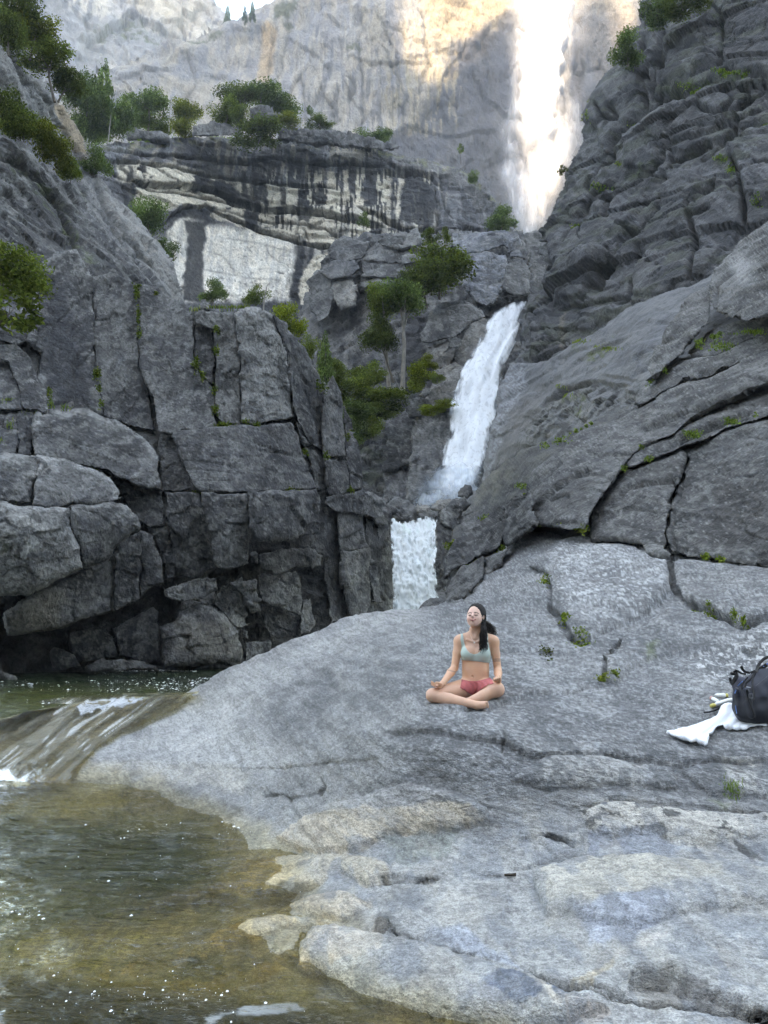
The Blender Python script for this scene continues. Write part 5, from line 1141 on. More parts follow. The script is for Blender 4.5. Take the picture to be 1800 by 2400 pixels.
# ------------------------------------------------------------------ water
def water_mat(name, deep, murk=1.0, rough=0.06, bump=0.35, size=14.0, Y=7.0, stretch=(0.35, 1, 1)):
    """clear surface over the bed; the vertex alpha is how much silt and depth hide the bed"""
    mat = bpy.data.materials.new(name)
    mat.use_nodes = True
    nt = mat.node_tree; N = nt.nodes; L = nt.links
    N.remove(N['Principled BSDF']); out = N['Material Output']
    att = N.new('ShaderNodeAttribute'); att.attribute_name = 'Col'
    pf = Y / FOC
    vec = mapping(nt, stretch, (0, 0, radians(14)))
    a = noise_node(nt, vec, 1 / (pf * size), 4, 0.62, 1.5)
    b = noise_node(nt, vec, 1 / (pf * size * 4), 3, 0.5, 1.0)
    hgt = math_node(nt, 'ADD', a, math_node(nt, 'MULTIPLY', b, 3.0))
    bp = N.new('ShaderNodeBump'); bp.inputs['Strength'].default_value = bump; bp.inputs['Distance'].default_value = pf * size * 0.8
    L.new(hgt, bp.inputs['Height'])
    tr = N.new('ShaderNodeBsdfTransparent'); tr.inputs[0].default_value = (0.90, 0.82, 0.55, 1)
    df = N.new('ShaderNodeBsdfDiffuse'); L.new(att.outputs['Color'], df.inputs['Color'])
    gl = N.new('ShaderNodeBsdfGlossy'); gl.inputs['Roughness'].default_value = rough; L.new(bp.outputs[0], gl.inputs['Normal'])
    gl.inputs['Color'].default_value = (0.95, 0.97, 1, 1)
    fr = N.new('ShaderNodeFresnel'); fr.inputs['IOR'].default_value = 1.33; L.new(bp.outputs[0], fr.inputs['Normal'])
    m1 = N.new('ShaderNodeMixShader'); L.new(att.outputs['Alpha'], m1.inputs[0]); L.new(tr.outputs[0], m1.inputs[1]); L.new(df.outputs[0], m1.inputs[2])
    m2 = N.new('ShaderNodeMixShader'); L.new(fr.outputs[0], m2.inputs[0]); L.new(m1.outputs[0], m2.inputs[1]); L.new(gl.outputs[0], m2.inputs[2])
    L.new(m2.outputs[0], out.inputs['Surface'])
    return mat
def water_sheet(poly, z, step, amp, seed, Yref, an=(3, 1, 1), rotz=12, size=40):
    R = Relief(poly, step, 0)
    R.base(yz(R.X, R.Yp, z))
    pf = Yref / FOC
    c, s = cos(radians(rotz)), sin(radians(rotz))
    Q = R.P.copy(); Q[..., 0] = R.P[..., 0] * c + R.P[..., 1] * s; Q[..., 1] = -R.P[..., 0] * s + R.P[..., 1] * c
    w = fbm(Q, pf, size, 5, seed, an)
    R.P[..., 2] += w * amp
    R.wave = w
    return R
def alpha_mesh(R, name, A):
    C4 = np.concatenate([np.clip(R.C, 0, 1), np.clip(A, 0, 1)[..., None]], -1)
    ny, nx = R.X.shape
    idx = np.arange(ny * nx).reshape(ny, nx)
    c = R.ins[:-1, :-1] | R.ins[1:, :-1] | R.ins[:-1, 1:] | R.ins[1:, 1:]
    q = np.stack([idx[:-1, :-1][c], idx[1:, :-1][c], idx[1:, 1:][c], idx[:-1, 1:][c]], -1)
    used = np.unique(q); remap = np.full(ny * nx, -1, np.int32); remap[used] = np.arange(len(used))
    return mesh_from(name, R.P.reshape(-1, 3)[used], remap[q], C4.reshape(-1, 4)[used])

# lower pool in front
R = water_sheet([(-60, 1822), (60, 1826), (130, 1832), (300, 1840), (620, 1900), (760, 1990), (900, 2100), (1000, 2300), (1500, 2420), (1500, 2560), (-60, 2560)], ZL, 3.0, 0.045, 601, 6.0, (3.2, 1.2, 1))
bed = yz(R.X, R.Yp, ZL)
gz = ground_R
# depth of water over the bed
GX0, GY0 = ground_R.X[5, 5] - 5 * ground_R.step, ground_R.Yp[5, 5] - 5 * ground_R.step
gi = np.clip(np.round((R.Yp - GY0) / ground_R.step).astype(int), 0, ground_R.X.shape[0] - 1); gj = np.clip(np.round((R.X - GX0) / ground_R.step).astype(int), 0, ground_R.X.shape[1] - 1)
dep = np.clip(ZL - ground_R.P[gi, gj, 2], 0, 2)
for _ in range(4):
    dep = (dep + np.roll(dep, 1, 0) + np.roll(dep, -1, 0) + np.roll(dep, 1, 1) + np.roll(dep, -1, 1)) / 5
A = (1 - np.exp(-dep * 2.0)) * 0.88
lightp = R.mask(Z7([(60, 960), (200, 870), (420, 830), (600, 850), (650, 880), (500, 960), (360, 1040), (150, 1040)]), 16, 14, 30)
A = A * (1 - 0.75 * lightp)
f = fbm(R.P, 6.0 / FOC, 120, 4, 603, (2.5, 1, 1))
t = sstep(-0.2, 0.25, f)[..., None]
R.C = np.array([0.040, 0.046, 0.008]) * (1 - t) + np.array([0.16, 0.125, 0.024]) * t
dk = (sstep(2250, 2350, R.Yp - (R.X - 300) * 0.10 + 60 * f) )[..., None]
R.C = R.C * (1 - dk * 0.8)
A = np.maximum(A, dk[..., 0] * 0.88 * (1 - sstep(700, 1000, R.X)))
# crests and reflected sky on the ripples near the camera, and pale rock showing through
pale = sstep(0.0, 0.25, fbm(R.P, 6.0 / FOC, 80, 4, 605, (3.0, 1, 1))) * sstep(200, 520, R.X) * sstep(1990, 2080, R.Yp) * (1 - sstep(2230, 2330, R.Yp))
A = A * (1 - 0.8 * pale)
far_dark = sstep(1880, 1960, R.Yp) * (1 - sstep(2040, 2120, R.Yp)) * (1 - sstep(380, 620, R.X))
R.C = R.C * (1 - 0.55 * far_dark[..., None]); A = np.maximum(A, far_dark * 0.85)
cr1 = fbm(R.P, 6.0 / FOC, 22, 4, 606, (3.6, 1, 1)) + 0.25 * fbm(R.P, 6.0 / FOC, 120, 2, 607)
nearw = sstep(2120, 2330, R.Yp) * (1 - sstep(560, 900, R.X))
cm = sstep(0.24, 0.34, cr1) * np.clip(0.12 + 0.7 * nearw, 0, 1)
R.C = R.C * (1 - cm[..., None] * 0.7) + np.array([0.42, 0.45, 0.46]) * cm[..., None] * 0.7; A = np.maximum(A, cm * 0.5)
ww = fbm(R.P, 6.0 / FOC, 16, 4, 604, (3.5, 1, 1))
pool = link('water', alpha_mesh(R, 'water', A), water_mat('pool_water', 0, Y=6.0, size=16, bump=0.55))
tag(pool, 'clear olive brown pool water in front of the slab', kind='structure')

# upper pool
R = water_sheet([(-60, 1560), (300, 1562), (620, 1540), (700, 1560), (600, 1640), (460, 1636), (300, 1634), (200, 1646), (100, 1660), (-60, 1700)], ZU, 3.0, 0.05, 611, 12, (2.0, 1.5, 1))
R.C[:] = (0.020, 0.028, 0.016)
g = sstep(1590, 1640, R.Yp)[..., None]
R.C = R.C * (1 - g) + np.array([0.055, 0.060, 0.018]) * g
pool2 = link('water', alpha_mesh(R, 'water', np.full(R.X.shape, 0.97)), water_mat('upper_pool_water', 0, Y=12, size=10, bump=0.5))
tag(pool2, 'dark green upper pool at the foot of the left cliff', kind='structure')

# water sliding over the smooth rock between the pools
R = Relief(Z5([(-110, 905), (0, 862), (120, 826), (300, 800), (500, 790), (700, 784), (860, 765), (800, 830), (660, 900), (530, 960), (430, 1020), (370, 1080), (330, 1140), (300, 1185), (120, 1200), (-110, 1210)]), 2.7, 2)
GX0, GY0 = ground_R.X[5, 5] - 5 * ground_R.step, ground_R.Yp[5, 5] - 5 * ground_R.step
gi = np.clip(np.round((R.Yp - GY0) / ground_R.step).astype(int), 0, ground_R.X.shape[0] - 1); gj = np.clip(np.round((R.X - GX0) / ground_R.step).astype(int), 0, ground_R.X.shape[1] - 1)
Yg = ground_R.P[gi, gj, 1]
for _ in range(10):
    Yg = (Yg + np.roll(Yg, 1, 0) + np.roll(Yg, -1, 0) + np.roll(Yg, 1, 1) + np.roll(Yg, -1, 1)) / 5
R.base(Yg * 0.994)
U = R.X * cos(radians(-38)) + R.Yp * sin(radians(-38)); Vv = -R.X * sin(radians(-38)) + R.Yp * cos(radians(-38))
Vw = Vv + 12 * (n3(U / 120, Vv / 60, U * 0, 5) - 0.5)
stx = lambda a, b, s: n3(U / a, Vw / b, U * 0, s) - 0.5
R.push(2 + stx(90, 9, 1) * 4 + stx(40, 4, 2) * 2 + stx(200, 30, 3) * 3)
R.commit()
R.C[:] = (0.30, 0.28, 0.22)
wht = 0.75 * sstep(0.26, 0.36, stx(80, 4, 11) + stx(30, 2.5, 12) * .4)
R.blend(wht, (0.75, 0.76, 0.74))
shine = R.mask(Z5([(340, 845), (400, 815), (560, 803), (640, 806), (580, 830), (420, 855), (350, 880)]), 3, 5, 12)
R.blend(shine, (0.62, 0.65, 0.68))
edge = sstep(0, 16, R.sd)
foamy = R.mask(Z5([(-110, 1100), (30, 1110), (60, 1150), (160, 1160), (100, 1190), (-110, 1200)]), 6, 10, 14)
R.blend(foamy, (0.82, 0.84, 0.85))
A = np.clip(0.12 + 0.5 * sstep(-0.1, 0.3, stx(120, 10, 7)) + 0.5 * wht + 0.6 * shine, 0, 0.9) * edge
A = np.maximum(A, foamy * 0.95)
stream = link('stream', alpha_mesh(R, 'stream', A), water_mat('sliding_water', 0, Y=9.5, size=9, bump=0.9, stretch=(1, 0.3, 1)))
tag(stream, 'thin clear sheet of water sliding over brown rock between the two pools', kind='structure')

# ------------------------------------------------------------------ waterfalls
def fall_mat(name, c, Y, emis=0.0, size=9, trans=0.12, stretch=(1, 1, 0.2), rot=0):
    mat = bpy.data.materials.new(name)
    mat.use_nodes = True
    nt = mat.node_tree; N = nt.nodes; L = nt.links
    N.remove(N['Principled BSDF']); out = N['Material Output']
    att = N.new('ShaderNodeAttribute'); att.attribute_name = 'Col'
    pf = Y / FOC
    vec = mapping(nt, stretch, (0, radians(rot), 0))
    a = noise_node(nt, vec, 1 / (pf * size), 5, 0.65, 0.6)
    bp = N.new('ShaderNodeBump'); bp.inputs['Strength'].default_value = 0.14; bp.inputs['Distance'].default_value = pf * size
    L.new(a, bp.inputs['Height'])
    mul = N.new('ShaderNodeVectorMath'); mul.operation = 'MULTIPLY'; L.new(att.outputs['Color'], mul.inputs[0]); mul.inputs[1].default_value = c
    df = N.new('ShaderNodeBsdfDiffuse'); L.new(mul.outputs[0], df.inputs['Color']); L.new(bp.outputs[0], df.inputs['Normal'])
    tl = N.new('ShaderNodeBsdfTranslucent'); L.new(mul.outputs[0], tl.inputs['Color'])
    m0 = N.new('ShaderNodeMixShader'); m0.inputs[0].default_value = trans; L.new(df.outputs[0], m0.inputs[1]); L.new(tl.outputs[0], m0.inputs[2])
    tr = N.new('ShaderNodeBsdfTransparent')
    al = math_node(nt, 'MULTIPLY', att.outputs['Alpha'], maprange(nt, a, 0.35, 0.65, 0.75, 1.3))
    cl = N.new('ShaderNodeClamp'); L.new(al, cl.inputs[0])
    m1 = N.new('ShaderNodeMixShader'); L.new(cl.outputs[0], m1.inputs[0]); L.new(tr.outputs[0], m1.inputs[1]); L.new(m0.outputs[0], m1.inputs[2])
    L.new(m1.outputs[0], out.inputs['Surface'])
    return mat
def strands(R, ang, seed, wid=10, ln=90, curve=None):
    a = radians(ang)
    U = R.X * cos(a) + R.Yp * sin(a); Vv = -R.X * sin(a) + R.Yp * cos(a)
    if curve is not None: U = U + curve
    U = U + 14 * (n3(U / 60, Vv / 90, U * 0, seed + 3) - 0.5)
    f = (n3(U / wid, Vv / ln, U * 0, seed) - 0.5) + 0.5 * (n3(U / wid * 2.2, Vv / ln * 2.5, U * 0, seed + 1) - 0.5) + 0.7 * (n3(U / (wid * 2.5), Vv / (ln * 0.7), U * 0, seed + 2) - 0.5)
    return f
# middle fall: centre line leans, so strands follow it
R = Relief(Z4([(470, 262), (540, 225), (612, 205), (600, 280), (572, 380), (520, 490), (500, 600), (488, 690), (462, 800), (438, 900), (410, 1000), (350, 1080), (240, 1100), (90, 1110), (120, 1060), (200, 1020), (248, 940), (252, 860), (272, 780), (278, 700), (308, 610), (332, 530), (375, 420), (430, 330)]), 2.4, 4)
R.ctrl([(1225, 715, 49.5), (1160, 750, 49), (1130, 850, 46.5), (1080, 950, 45), (1150, 950, 44.2), (1050, 1100, 42.3), (1110, 1130, 41), (1000, 1190, 41), (1200, 780, 48.5)])
xc = np.interp(R.Yp, [715, 780, 860, 950, 1050, 1170], [1195, 1170, 1130, 1098, 1085, 1060])
f = strands(R, 0, 21, 14, 60, -xc)
f2 = strands(R, 0, 31, 6, 26, -xc)
bulge = np.sqrt(np.clip(1 - ((R.X - xc) / 60.0) ** 2, 0, 1))
R.push(f * 6 + f2 * 2 + bulge * 16)
R.commit()
sh = np.clip(0.90 + 0.22 * f + 0.14 * f2, 0.6, 1)[..., None]
R.C = sh * np.array([0.93, 0.96, 1.0])
A = sstep(-2, 15, R.sd + f2 * 16 + f * 8)
A = A * (1 - 0.85 * sstep(1120, 1195, R.Yp - (R.X - 1060) * 0.25)) 
A = np.where(R.Yp > 1100, A * sstep(0, 26, R.sd), A)
midfall = link('waterfall', alpha_mesh(R, 'waterfall', A), fall_mat('fall_water', (0.96, 0.97, 0.99), 45, size=8))
tag(recenter(midfall), 'tall slanting white waterfall between the gorge rocks and the smooth slab', 'waterfall')
# lower fall
R = Relief(Z6([(30, 28), (60, 32), (100, 38), (140, 24), (180, 22), (226, 34), (224, 90), (226, 160), (224, 250), (228, 330), (240, 380), (170, 440), (100, 470), (30, 470), (42, 430), (38, 330), (34, 200)]), 2.4, 3)
R.ctrl([(930, 1215, 25.5), (1010, 1215, 25.5), (930, 1330, 24.2), (1010, 1330, 24.2), (930, 1440, 23.8), (1010, 1420, 23.8)])
f = strands(R, 0, 41, 9, 26); f2 = strands(R, 0, 51, 4.5, 9)
g = strands(R, 0, 61, 6, 12)
R.push(f * 7 + f2 * 4.5 + g * 3)
R.commit()
dkm = np.clip(sstep(0.10, 0.3, g) * sstep(1225, 1260, R.Yp), 0, 1) * 0.6
R.C = (np.clip(0.93 + 0.2 * f, 0.5, 1) - dkm * 0.6)[..., None] * np.array([0.93, 0.98, 1.0]) + dkm[..., None] * np.array([0.0, 0.03, 0.03])
R.blend(R.mask(Z6([(60, 40), (200, 40), (200, 90), (60, 90)]), 6, 8, 12) * sstep(0, .2, f) * 0.4, (0.62, 0.75, 0.68))
lowfall = link('waterfall', alpha_mesh(R, 'waterfall', sstep(-2, 6, R.sd + f2 * 10)), fall_mat('low_fall_water', (0.97, 0.98, 0.99), 24, size=5))
tag(recenter(lowfall), 'short broad foaming waterfall just behind the top of the slab', 'waterfall')
# upper fall: bright falling column and its spray
R = Relief(Z2([(560, -160), (850, -160), (850, 0), (840, 200), (830, 350), (880, 480), (880, 600), (840, 700), (790, 780), (740, 920), (700, 1010), (640, 1060), (580, 1060), (540, 960), (500, 840), (470, 700), (480, 560), (510, 380), (525, 250), (545, 100)]), 3.0, 4)
R.base(338.0)
xc = np.interp(R.Yp, [-80, 0, 150, 300, 560], [1290, 1288, 1262, 1255, 1245])
f = strands(R, 0, 71, 13, 70); f2 = strands(R, 0, 81, 6, 30); f3 = strands(R, 0, 91, 30, 60)
core = R.mask(Z2([(655, -160), (640, 0), (612, 80), (582, 180), (572, 260), (572, 400), (582, 520), (600, 590), (640, 640), (690, 620), (740, 560), (752, 440), (750, 380), (768, 280), (780, 130), (798, 0), (800, -160)]), 7, 12, 26)
R.push(f * 14 + f2 * 5 + core * 26 + f3 * 16)
R.commit()
R.C = np.clip(0.86 + 0.3 * f + 0.1 * f2, 0.5, 1)[..., None] * np.array([0.97, 0.97, 1.0])
soft = sstep(0, 46, R.sd)
A = np.maximum(core, soft * np.clip(0.5 + 0.8 * f3 + 0.5 * f + 0.25 * f2 + 0.5 * sstep(330, 420, R.Yp), 0, 1))
A = A * (1 - sstep(520, 575, R.Yp) * 0.25)
upfall = link('waterfall', alpha_mesh(R, 'waterfall', A), fall_mat('upper_fall_water', (0.92, 0.92, 0.94), 338, size=9, trans=0.3))
tag(recenter(upfall), 'huge sunlit upper waterfall pouring down the great wall', 'waterfall')
# veil of spray drifting in front of it
R = Relief(Z2([(470, -160), (960, -160), (930, 200), (930, 480), (900, 640), (840, 780), (760, 930), (690, 1040), (590, 1070), (520, 960), (470, 820), (430, 640), (450, 380), (480, 100)]), 4.0, 4)
R.base(322.0)
f = strands(R, 6, 101, 26, 60); f2 = strands(R, -4, 111, 10, 36)
R.push(f * 30 + f2 * 10)
R.commit()
R.C[:] = (0.93, 0.92, 0.93)
A = sstep(0, 70, R.sd) * np.clip(0.16 + 0.55 * f + 0.3 * f2 + 0.30 * sstep(260, 480, R.Yp), 0, 0.65)
veil = link('mist', alpha_mesh(R, 'mist', A), fall_mat('spray', (0.92, 0.91, 0.92), 322, size=14, trans=0.5))
tag(recenter(veil), 'thin spray drifting off the upper waterfall', kind='stuff')
# mist at the foot of the middle fall
for k, (pts, Y, a0) in enumerate((([(60, 1080), (140, 980), (230, 880), (330, 860), (430, 900), (440, 1010), (360, 1090), (160, 1110)], 40.0, 0.5), ([(120, 1080), (190, 1000), (300, 960), (390, 1000), (370, 1070), (200, 1100)], 39.0, 0.45))):
    R = Relief(Z4(pts), 3.5, 4)
    R.base(Y)
    f = fbm(R.P, R.pf, 34, 4, 120 + k)
    R.push(f * 30); R.commit()
    R.C[:] = (0.92, 0.95, 1.0)
    m = link('mist', alpha_mesh(R, 'mist', sstep(0, 34, R.sd) * np.clip(a0 + f * 0.9, 0, 0.8)), fall_mat('foot_spray', (0.8, 0.86, 0.93), 40, size=12, trans=0.4))
    tag(recenter(m), 'pale spray hanging at the foot of the middle waterfall', kind='stuff')

# ------------------------------------------------------------------ plants
def leaf_mat(name, tint, trans=0.35):
    mat = bpy.data.materials.new(name)
    mat.use_nodes = True
    nt = mat.node_tree; N = nt.nodes; L = nt.links
    N.remove(N['Principled BSDF']); out = N['Material Output']
    att = N.new('ShaderNodeAttribute'); att.attribute_name = 'Col'
    mul = N.new('ShaderNodeVectorMath'); mul.operation = 'MULTIPLY'; L.new(att.outputs['Color'], mul.inputs[0]); mul.inputs[1].default_value = tint
    df = N.new('ShaderNodeBsdfDiffuse'); tl = N.new('ShaderNodeBsdfTranslucent')
    L.new(mul.outputs[0], df.inputs['Color']); L.new(mul.outputs[0], tl.inputs['Color'])
    mx = N.new('ShaderNodeMixShader'); mx.inputs[0].default_value = trans
    L.new(df.outputs[0], mx.inputs[1]); L.new(tl.outputs[0], mx.inputs[2]); L.new(mx.outputs[0], out.inputs['Surface'])
    return mat
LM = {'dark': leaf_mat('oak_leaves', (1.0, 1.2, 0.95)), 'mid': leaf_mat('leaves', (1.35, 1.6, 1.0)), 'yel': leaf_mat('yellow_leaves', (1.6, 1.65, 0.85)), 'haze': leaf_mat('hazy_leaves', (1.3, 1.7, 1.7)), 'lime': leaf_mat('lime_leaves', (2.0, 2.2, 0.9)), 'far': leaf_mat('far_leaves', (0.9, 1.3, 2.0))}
bark = plain_mat('bark', (0.13, 0.11, 0.09), 0.9, 0.35, 3)
bark_pale = plain_mat('pale_bark', (0.27, 0.25, 0.22), 0.9, 0.3, 3)
def leaves(P, size, rs, up=0.3, asp=0.55):
    n = len(P)
    a = rs.normal(size=(n, 3)); a[:, 2] += up; a /= np.linalg.norm(a, axis=1, keepdims=True)
    b = rs.normal(size=(n, 3)); b -= a * np.sum(a * b, 1, keepdims=True); b /= np.linalg.norm(b, axis=1, keepdims=True)
    c = np.cross(a, b)
    s = (size * (0.6 + 0.8 * rs.rand(n)))[:, None]
    V4 = np.stack([P - b * s, P - c * s * asp, P + b * s, P + c * s * asp], 1).reshape(-1, 3)
    return V4, np.arange(n * 4).reshape(n, 4)
def crown_variant(kind, seed, n=2600, leaf=0.06):
    rs = np.random.RandomState(seed)
    cl = []
    if kind == 'conifer':
        k = 26
        for i in range(k):
            t = (i + 0.5) / k; r = (1 - t) ** 0.8 * 0.95 + 0.08
            a = rs.rand() * 6.28
            cl.append((cos(a) * r * 0.6, sin(a) * r * 0.6, -1 + 2 * t, r * 0.42, 0.16))
            cl.append((-cos(a) * r * 0.5, -sin(a) * r * 0.5, -1 + 2 * t + 0.03, r * 0.4, 0.14))
    else:
        k = {'oak': 22, 'shrub': 14, 'sparse': 11}[kind]
        for i in range(k):
            v = rs.normal(size=3); v /= np.linalg.norm(v); r = rs.rand() ** 0.4 * 0.78
            if kind != 'shrub' and v[2] < -0.3: v[2] *= 0.4
            w = (0.34 if kind != 'sparse' else 0.22) * (0.7 + 0.6 * rs.rand())
            cl.append((v[0] * r, v[1] * r, v[2] * r * 0.95, w * 1.3, w * 0.95))
    cl = np.array(cl)
    wts = cl[:, 3] ** 1.6; wts /= wts.sum()
    idx = rs.choice(len(cl), n, p=wts)
    g = rs.normal(size=(n, 3)); g /= np.linalg.norm(g, axis=1, keepdims=True); g *= (rs.rand(n) ** 0.45)[:, None]
    P = cl[idx, :3] + g * np.stack([cl[idx, 3], cl[idx, 3], cl[idx, 4]], 1) + rs.normal(size=(n, 3)) * 0.03
    Vv, F = leaves(P, leaf, rs)
    ct = 0.55 + 0.9 * rs.rand(len(cl))
    sh = (ct[idx] * (0.7 + 0.6 * rs.rand(n)))[:, None]
    hue = rs.rand(n)[:, None]
    C = (np.array([0.060, 0.075, 0.022]) * (1 - hue) + np.array([0.11, 0.115, 0.032]) * hue) * sh
    me = mesh_from('crown', Vv, F, np.repeat(C, 4, 0), False)
    return me, cl[:, :3]
CV = {'oak': [crown_variant('oak', s, 5200, 0.048) for s in (1, 2, 3)], 'shrub': [crown_variant('shrub', s, 3800, 0.052) for s in (4, 5, 6)],
      'sparse': [crown_variant('sparse', s, 900, 0.07) for s in (7, 8)], 'conifer': [crown_variant('conifer', s, 2600, 0.06) for s in (9, 10)]}
_mats_mesh = {}
def crown_me(kind, v, m):
    k = (kind, v, m)
    if k not in _mats_mesh:
        me = CV[kind][v][0].copy(); me.materials.append(LM[m]); _mats_mesh[k] = me
    return _mats_mesh[k]
def tube(pts, radii, k=6):
    pts = [Vector(p) for p in pts]
    vs, fs = [], []
    for i, p in enumerate(pts):
        d = (pts[min(i + 1, len(pts) - 1)] - pts[max(i - 1, 0)]).normalized()
        a = d.cross(Vector((0, 1, 0.01))).normalized(); b = d.cross(a).normalized()
        for j in range(k):
            t = 2 * pi * j / k
            vs.append(tuple(p + (a * cos(t) + b * sin(t)) * radii[i]))
        if i:
            for j in range(k):
                fs.append(((i - 1) * k + j, (i - 1) * k + (j + 1) % k, i * k + (j + 1) % k, i * k + j))
    return vs, fs
def join(parts):
    vs, fs = [], []
    for v, f in parts:
        o = len(vs); vs += v; fs += [tuple(i + o for i in q) for q in f]
    return vs, fs
tree_n = [0]
def tree(name, kind, cx, cy, rx, ry, Y, label, cat='tree', group=None, mat='dark', base=None, tr=1.2, bark_m=None, limbs=5, lean=0):
    """crown centre and radii in frame units at distance Y; base = where the trunk stands"""
    tree_n[0] += 1; sd = tree_n[0]
    rs = np.random.RandomState(sd)
    pf = Y / FOC
    c = V(cx, cy, Y)
    bp = V(base[0], base[1], Y) if base else c - Vector((0, 0, ry * pf * 0.95))
    root = empty(name, bp)
    v = sd % len(CV[kind])
    o = bpy.data.objects.new('crown', crown_me(kind, v, mat)); col.objects.link(o); o.parent = root
    o.location = c - bp
    o.scale = (rx * pf * 1.5, max(rx, ry) * 1.1 * pf, ry * pf * 1.55)
    o.rotation_euler = (0, 0, rs.rand() * 6.28) if abs(rx - ry) < rx * 0.5 else (0, 0, (sd % 2) * pi)
    parts = []
    top = (c - bp) + Vector((0, 0, ry * pf * (0.6 if kind != 'conifer' else 0.95)))
    mid = (c - bp) * 0.5 + Vector((rs.normal() * rx * pf * 0.08 + lean * pf, 0, 0))
    r0 = tr * pf
    parts.append(tube([(0, 0, -1.5 * pf), mid * 0.5, mid, (c - bp), top], [r0 * 1.25, r0, r0 * 0.9, r0 * 0.6, r0 * 0.15]))
    cls = CV[kind][v][1]
    for i in rs.choice(len(cls), min(limbs, len(cls)), replace=False):
        q = Matrix.Rotation(o.rotation_euler[2], 3, 'Z') @ Vector((cls[i][0] * o.scale[0], cls[i][1] * o.scale[1], cls[i][2] * o.scale[2])) if False else Vector(cls[i])
        q = Vector((q[0] * o.scale[0], q[1] * o.scale[1], q[2] * o.scale[2])); q.rotate(o.rotation_euler)
        q = q + (c - bp)
        s = mid.lerp(c - bp, rs.rand() * 0.8 + 0.1)
        parts.append(tube([s, s.lerp(q, 0.5) + Vector((0, 0, -0.04 * ry * pf)), q], [r0 * 0.45, r0 * 0.3, r0 * 0.1], 4))
    vs, fs = join(parts)
    link('trunk', mesh_from('trunk', vs, fs), bark_m or bark).parent = root
    tag(root, label, cat, group)
    return root
def Yat(R, px, py, d=0.0): return float(R.at(px, py)[1]) - d
G1, G2, G3 = 'oaks clinging to the steep left slope', 'trees on top of the streaked cliff', 'trees and bushes in the gorge beside the middle fall'
tree('oak_tree', 'oak', 46, 28, 62, 42, 41, 'topmost oak at the upper left corner of the steep slope', group=G1, base=(50, 95), mat='dark', tr=3)
tree('oak_tree', 'oak', 84, 78, 50, 36, 41.5, 'oak on the left slope just under the topmost corner oak', group=G1, base=(70, 140), mat='yel', tr=3)
tree('oak_tree', 'oak', 112, 138, 52, 36, 42, 'spreading oak with bare twisted trunk leaning over the left slope', group=G1, base=(128, 238), mat='mid', tr=3.2, limbs=9)
tree('oak_tree', 'oak', 158, 196, 40, 30, 43, 'lowest oak of the clinging row, over the drop beside the streaked cliff', group=G1, base=(136, 238), mat='dark', tr=2.4, limbs=7)
tree('oak_tree', 'oak', 20, 75, 40, 46, 38, 'dark oak cut by the left picture edge below the corner oak', group=G1, base=(20, 130), mat='dark', tr=2.5)
tree('shrub', 'shrub', 18, 268, 44, 44, 27, 'dark green hanging shrub at the left edge above the mottled face', cat='shrub', group='shrubs hanging over the mottled face', mat='dark')
tree('shrub', 'shrub', 58, 305, 44, 34, 27.2, 'fresh green shrub in the middle of the hanging row', cat='shrub', group='shrubs hanging over the mottled face', mat='mid')
tree('shrub', 'shrub', 102, 325, 38, 42, 27.4, 'big yellow green shrub of the hanging row', cat='shrub', group='shrubs hanging over the mottled face', mat='yel')
tree('shrub', 'shrub', 140, 366, 30, 36, 27.6, 'yellow green shrub above the lowest one of the hanging row', cat='shrub', group='shrubs hanging over the mottled face', mat='yel')
tree('shrub', 'shrub', 166, 405, 18, 28, 27.8, 'lowest small shrub at the tip of the hanging row', cat='shrub', group='shrubs hanging over the mottled face', mat='mid')
tree('oak_tree', 'oak', 28, 640, 74, 58, 17.6, 'bright leafy oak at the left edge in front of the jointed cliff', base=(-20, 760), mat='mid', tr=3, limbs=9)
tree('oak_tree', 'sparse', 22, 735, 72, 62, 17.4, 'thin twiggy lower oak beneath the bright leafy one at the left edge', base=(-30, 800), mat='mid', tr=2.2, limbs=9)
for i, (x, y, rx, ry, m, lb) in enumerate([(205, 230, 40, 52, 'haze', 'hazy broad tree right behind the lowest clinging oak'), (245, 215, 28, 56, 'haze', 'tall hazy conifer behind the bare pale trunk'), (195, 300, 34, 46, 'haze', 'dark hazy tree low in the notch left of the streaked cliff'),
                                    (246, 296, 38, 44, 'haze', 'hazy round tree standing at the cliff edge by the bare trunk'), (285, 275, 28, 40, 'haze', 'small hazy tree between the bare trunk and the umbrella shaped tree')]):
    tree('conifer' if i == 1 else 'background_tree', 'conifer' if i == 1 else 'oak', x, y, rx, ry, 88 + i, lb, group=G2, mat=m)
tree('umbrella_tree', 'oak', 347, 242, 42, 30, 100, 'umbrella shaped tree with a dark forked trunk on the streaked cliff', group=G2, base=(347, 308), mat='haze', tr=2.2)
tree('shrub', 'shrub', 322, 285, 34, 26, 101, 'low bush at the left foot of the umbrella shaped tree', cat='shrub', group=G2, mat='haze')
tree('shrub', 'shrub', 372, 292, 30, 24, 101, 'low bush at the right foot of the umbrella shaped tree', cat='shrub', group=G2, mat='dark')
tree('yellow_tree', 'oak', 436, 262, 30, 34, 100, 'yellow green tree right of the pale dead trunks', group=G2, base=(432, 320), mat='yel', tr=1.6)
tree('shrub', 'shrub', 428, 308, 34, 18, 99, 'yellow green bush under the yellow green tree', cat='shrub', group=G2, mat='yel')
tree('oak_tree', 'oak', 562, 224, 38, 26, 100, 'upper left oak of the big dark clump on the cliff top', group=G2, mat='dark', base=(570, 285), tr=1.8)
tree('oak_tree', 'oak', 612, 218, 44, 26, 101, 'topmost oak of the big dark clump on the cliff top', group=G2, mat='haze', tr=1.8)
tree('oak_tree', 'oak', 660, 254, 42, 24, 102, 'right end oak of the dark clump, above the round boulder', group=G2, mat='haze', tr=1.5)
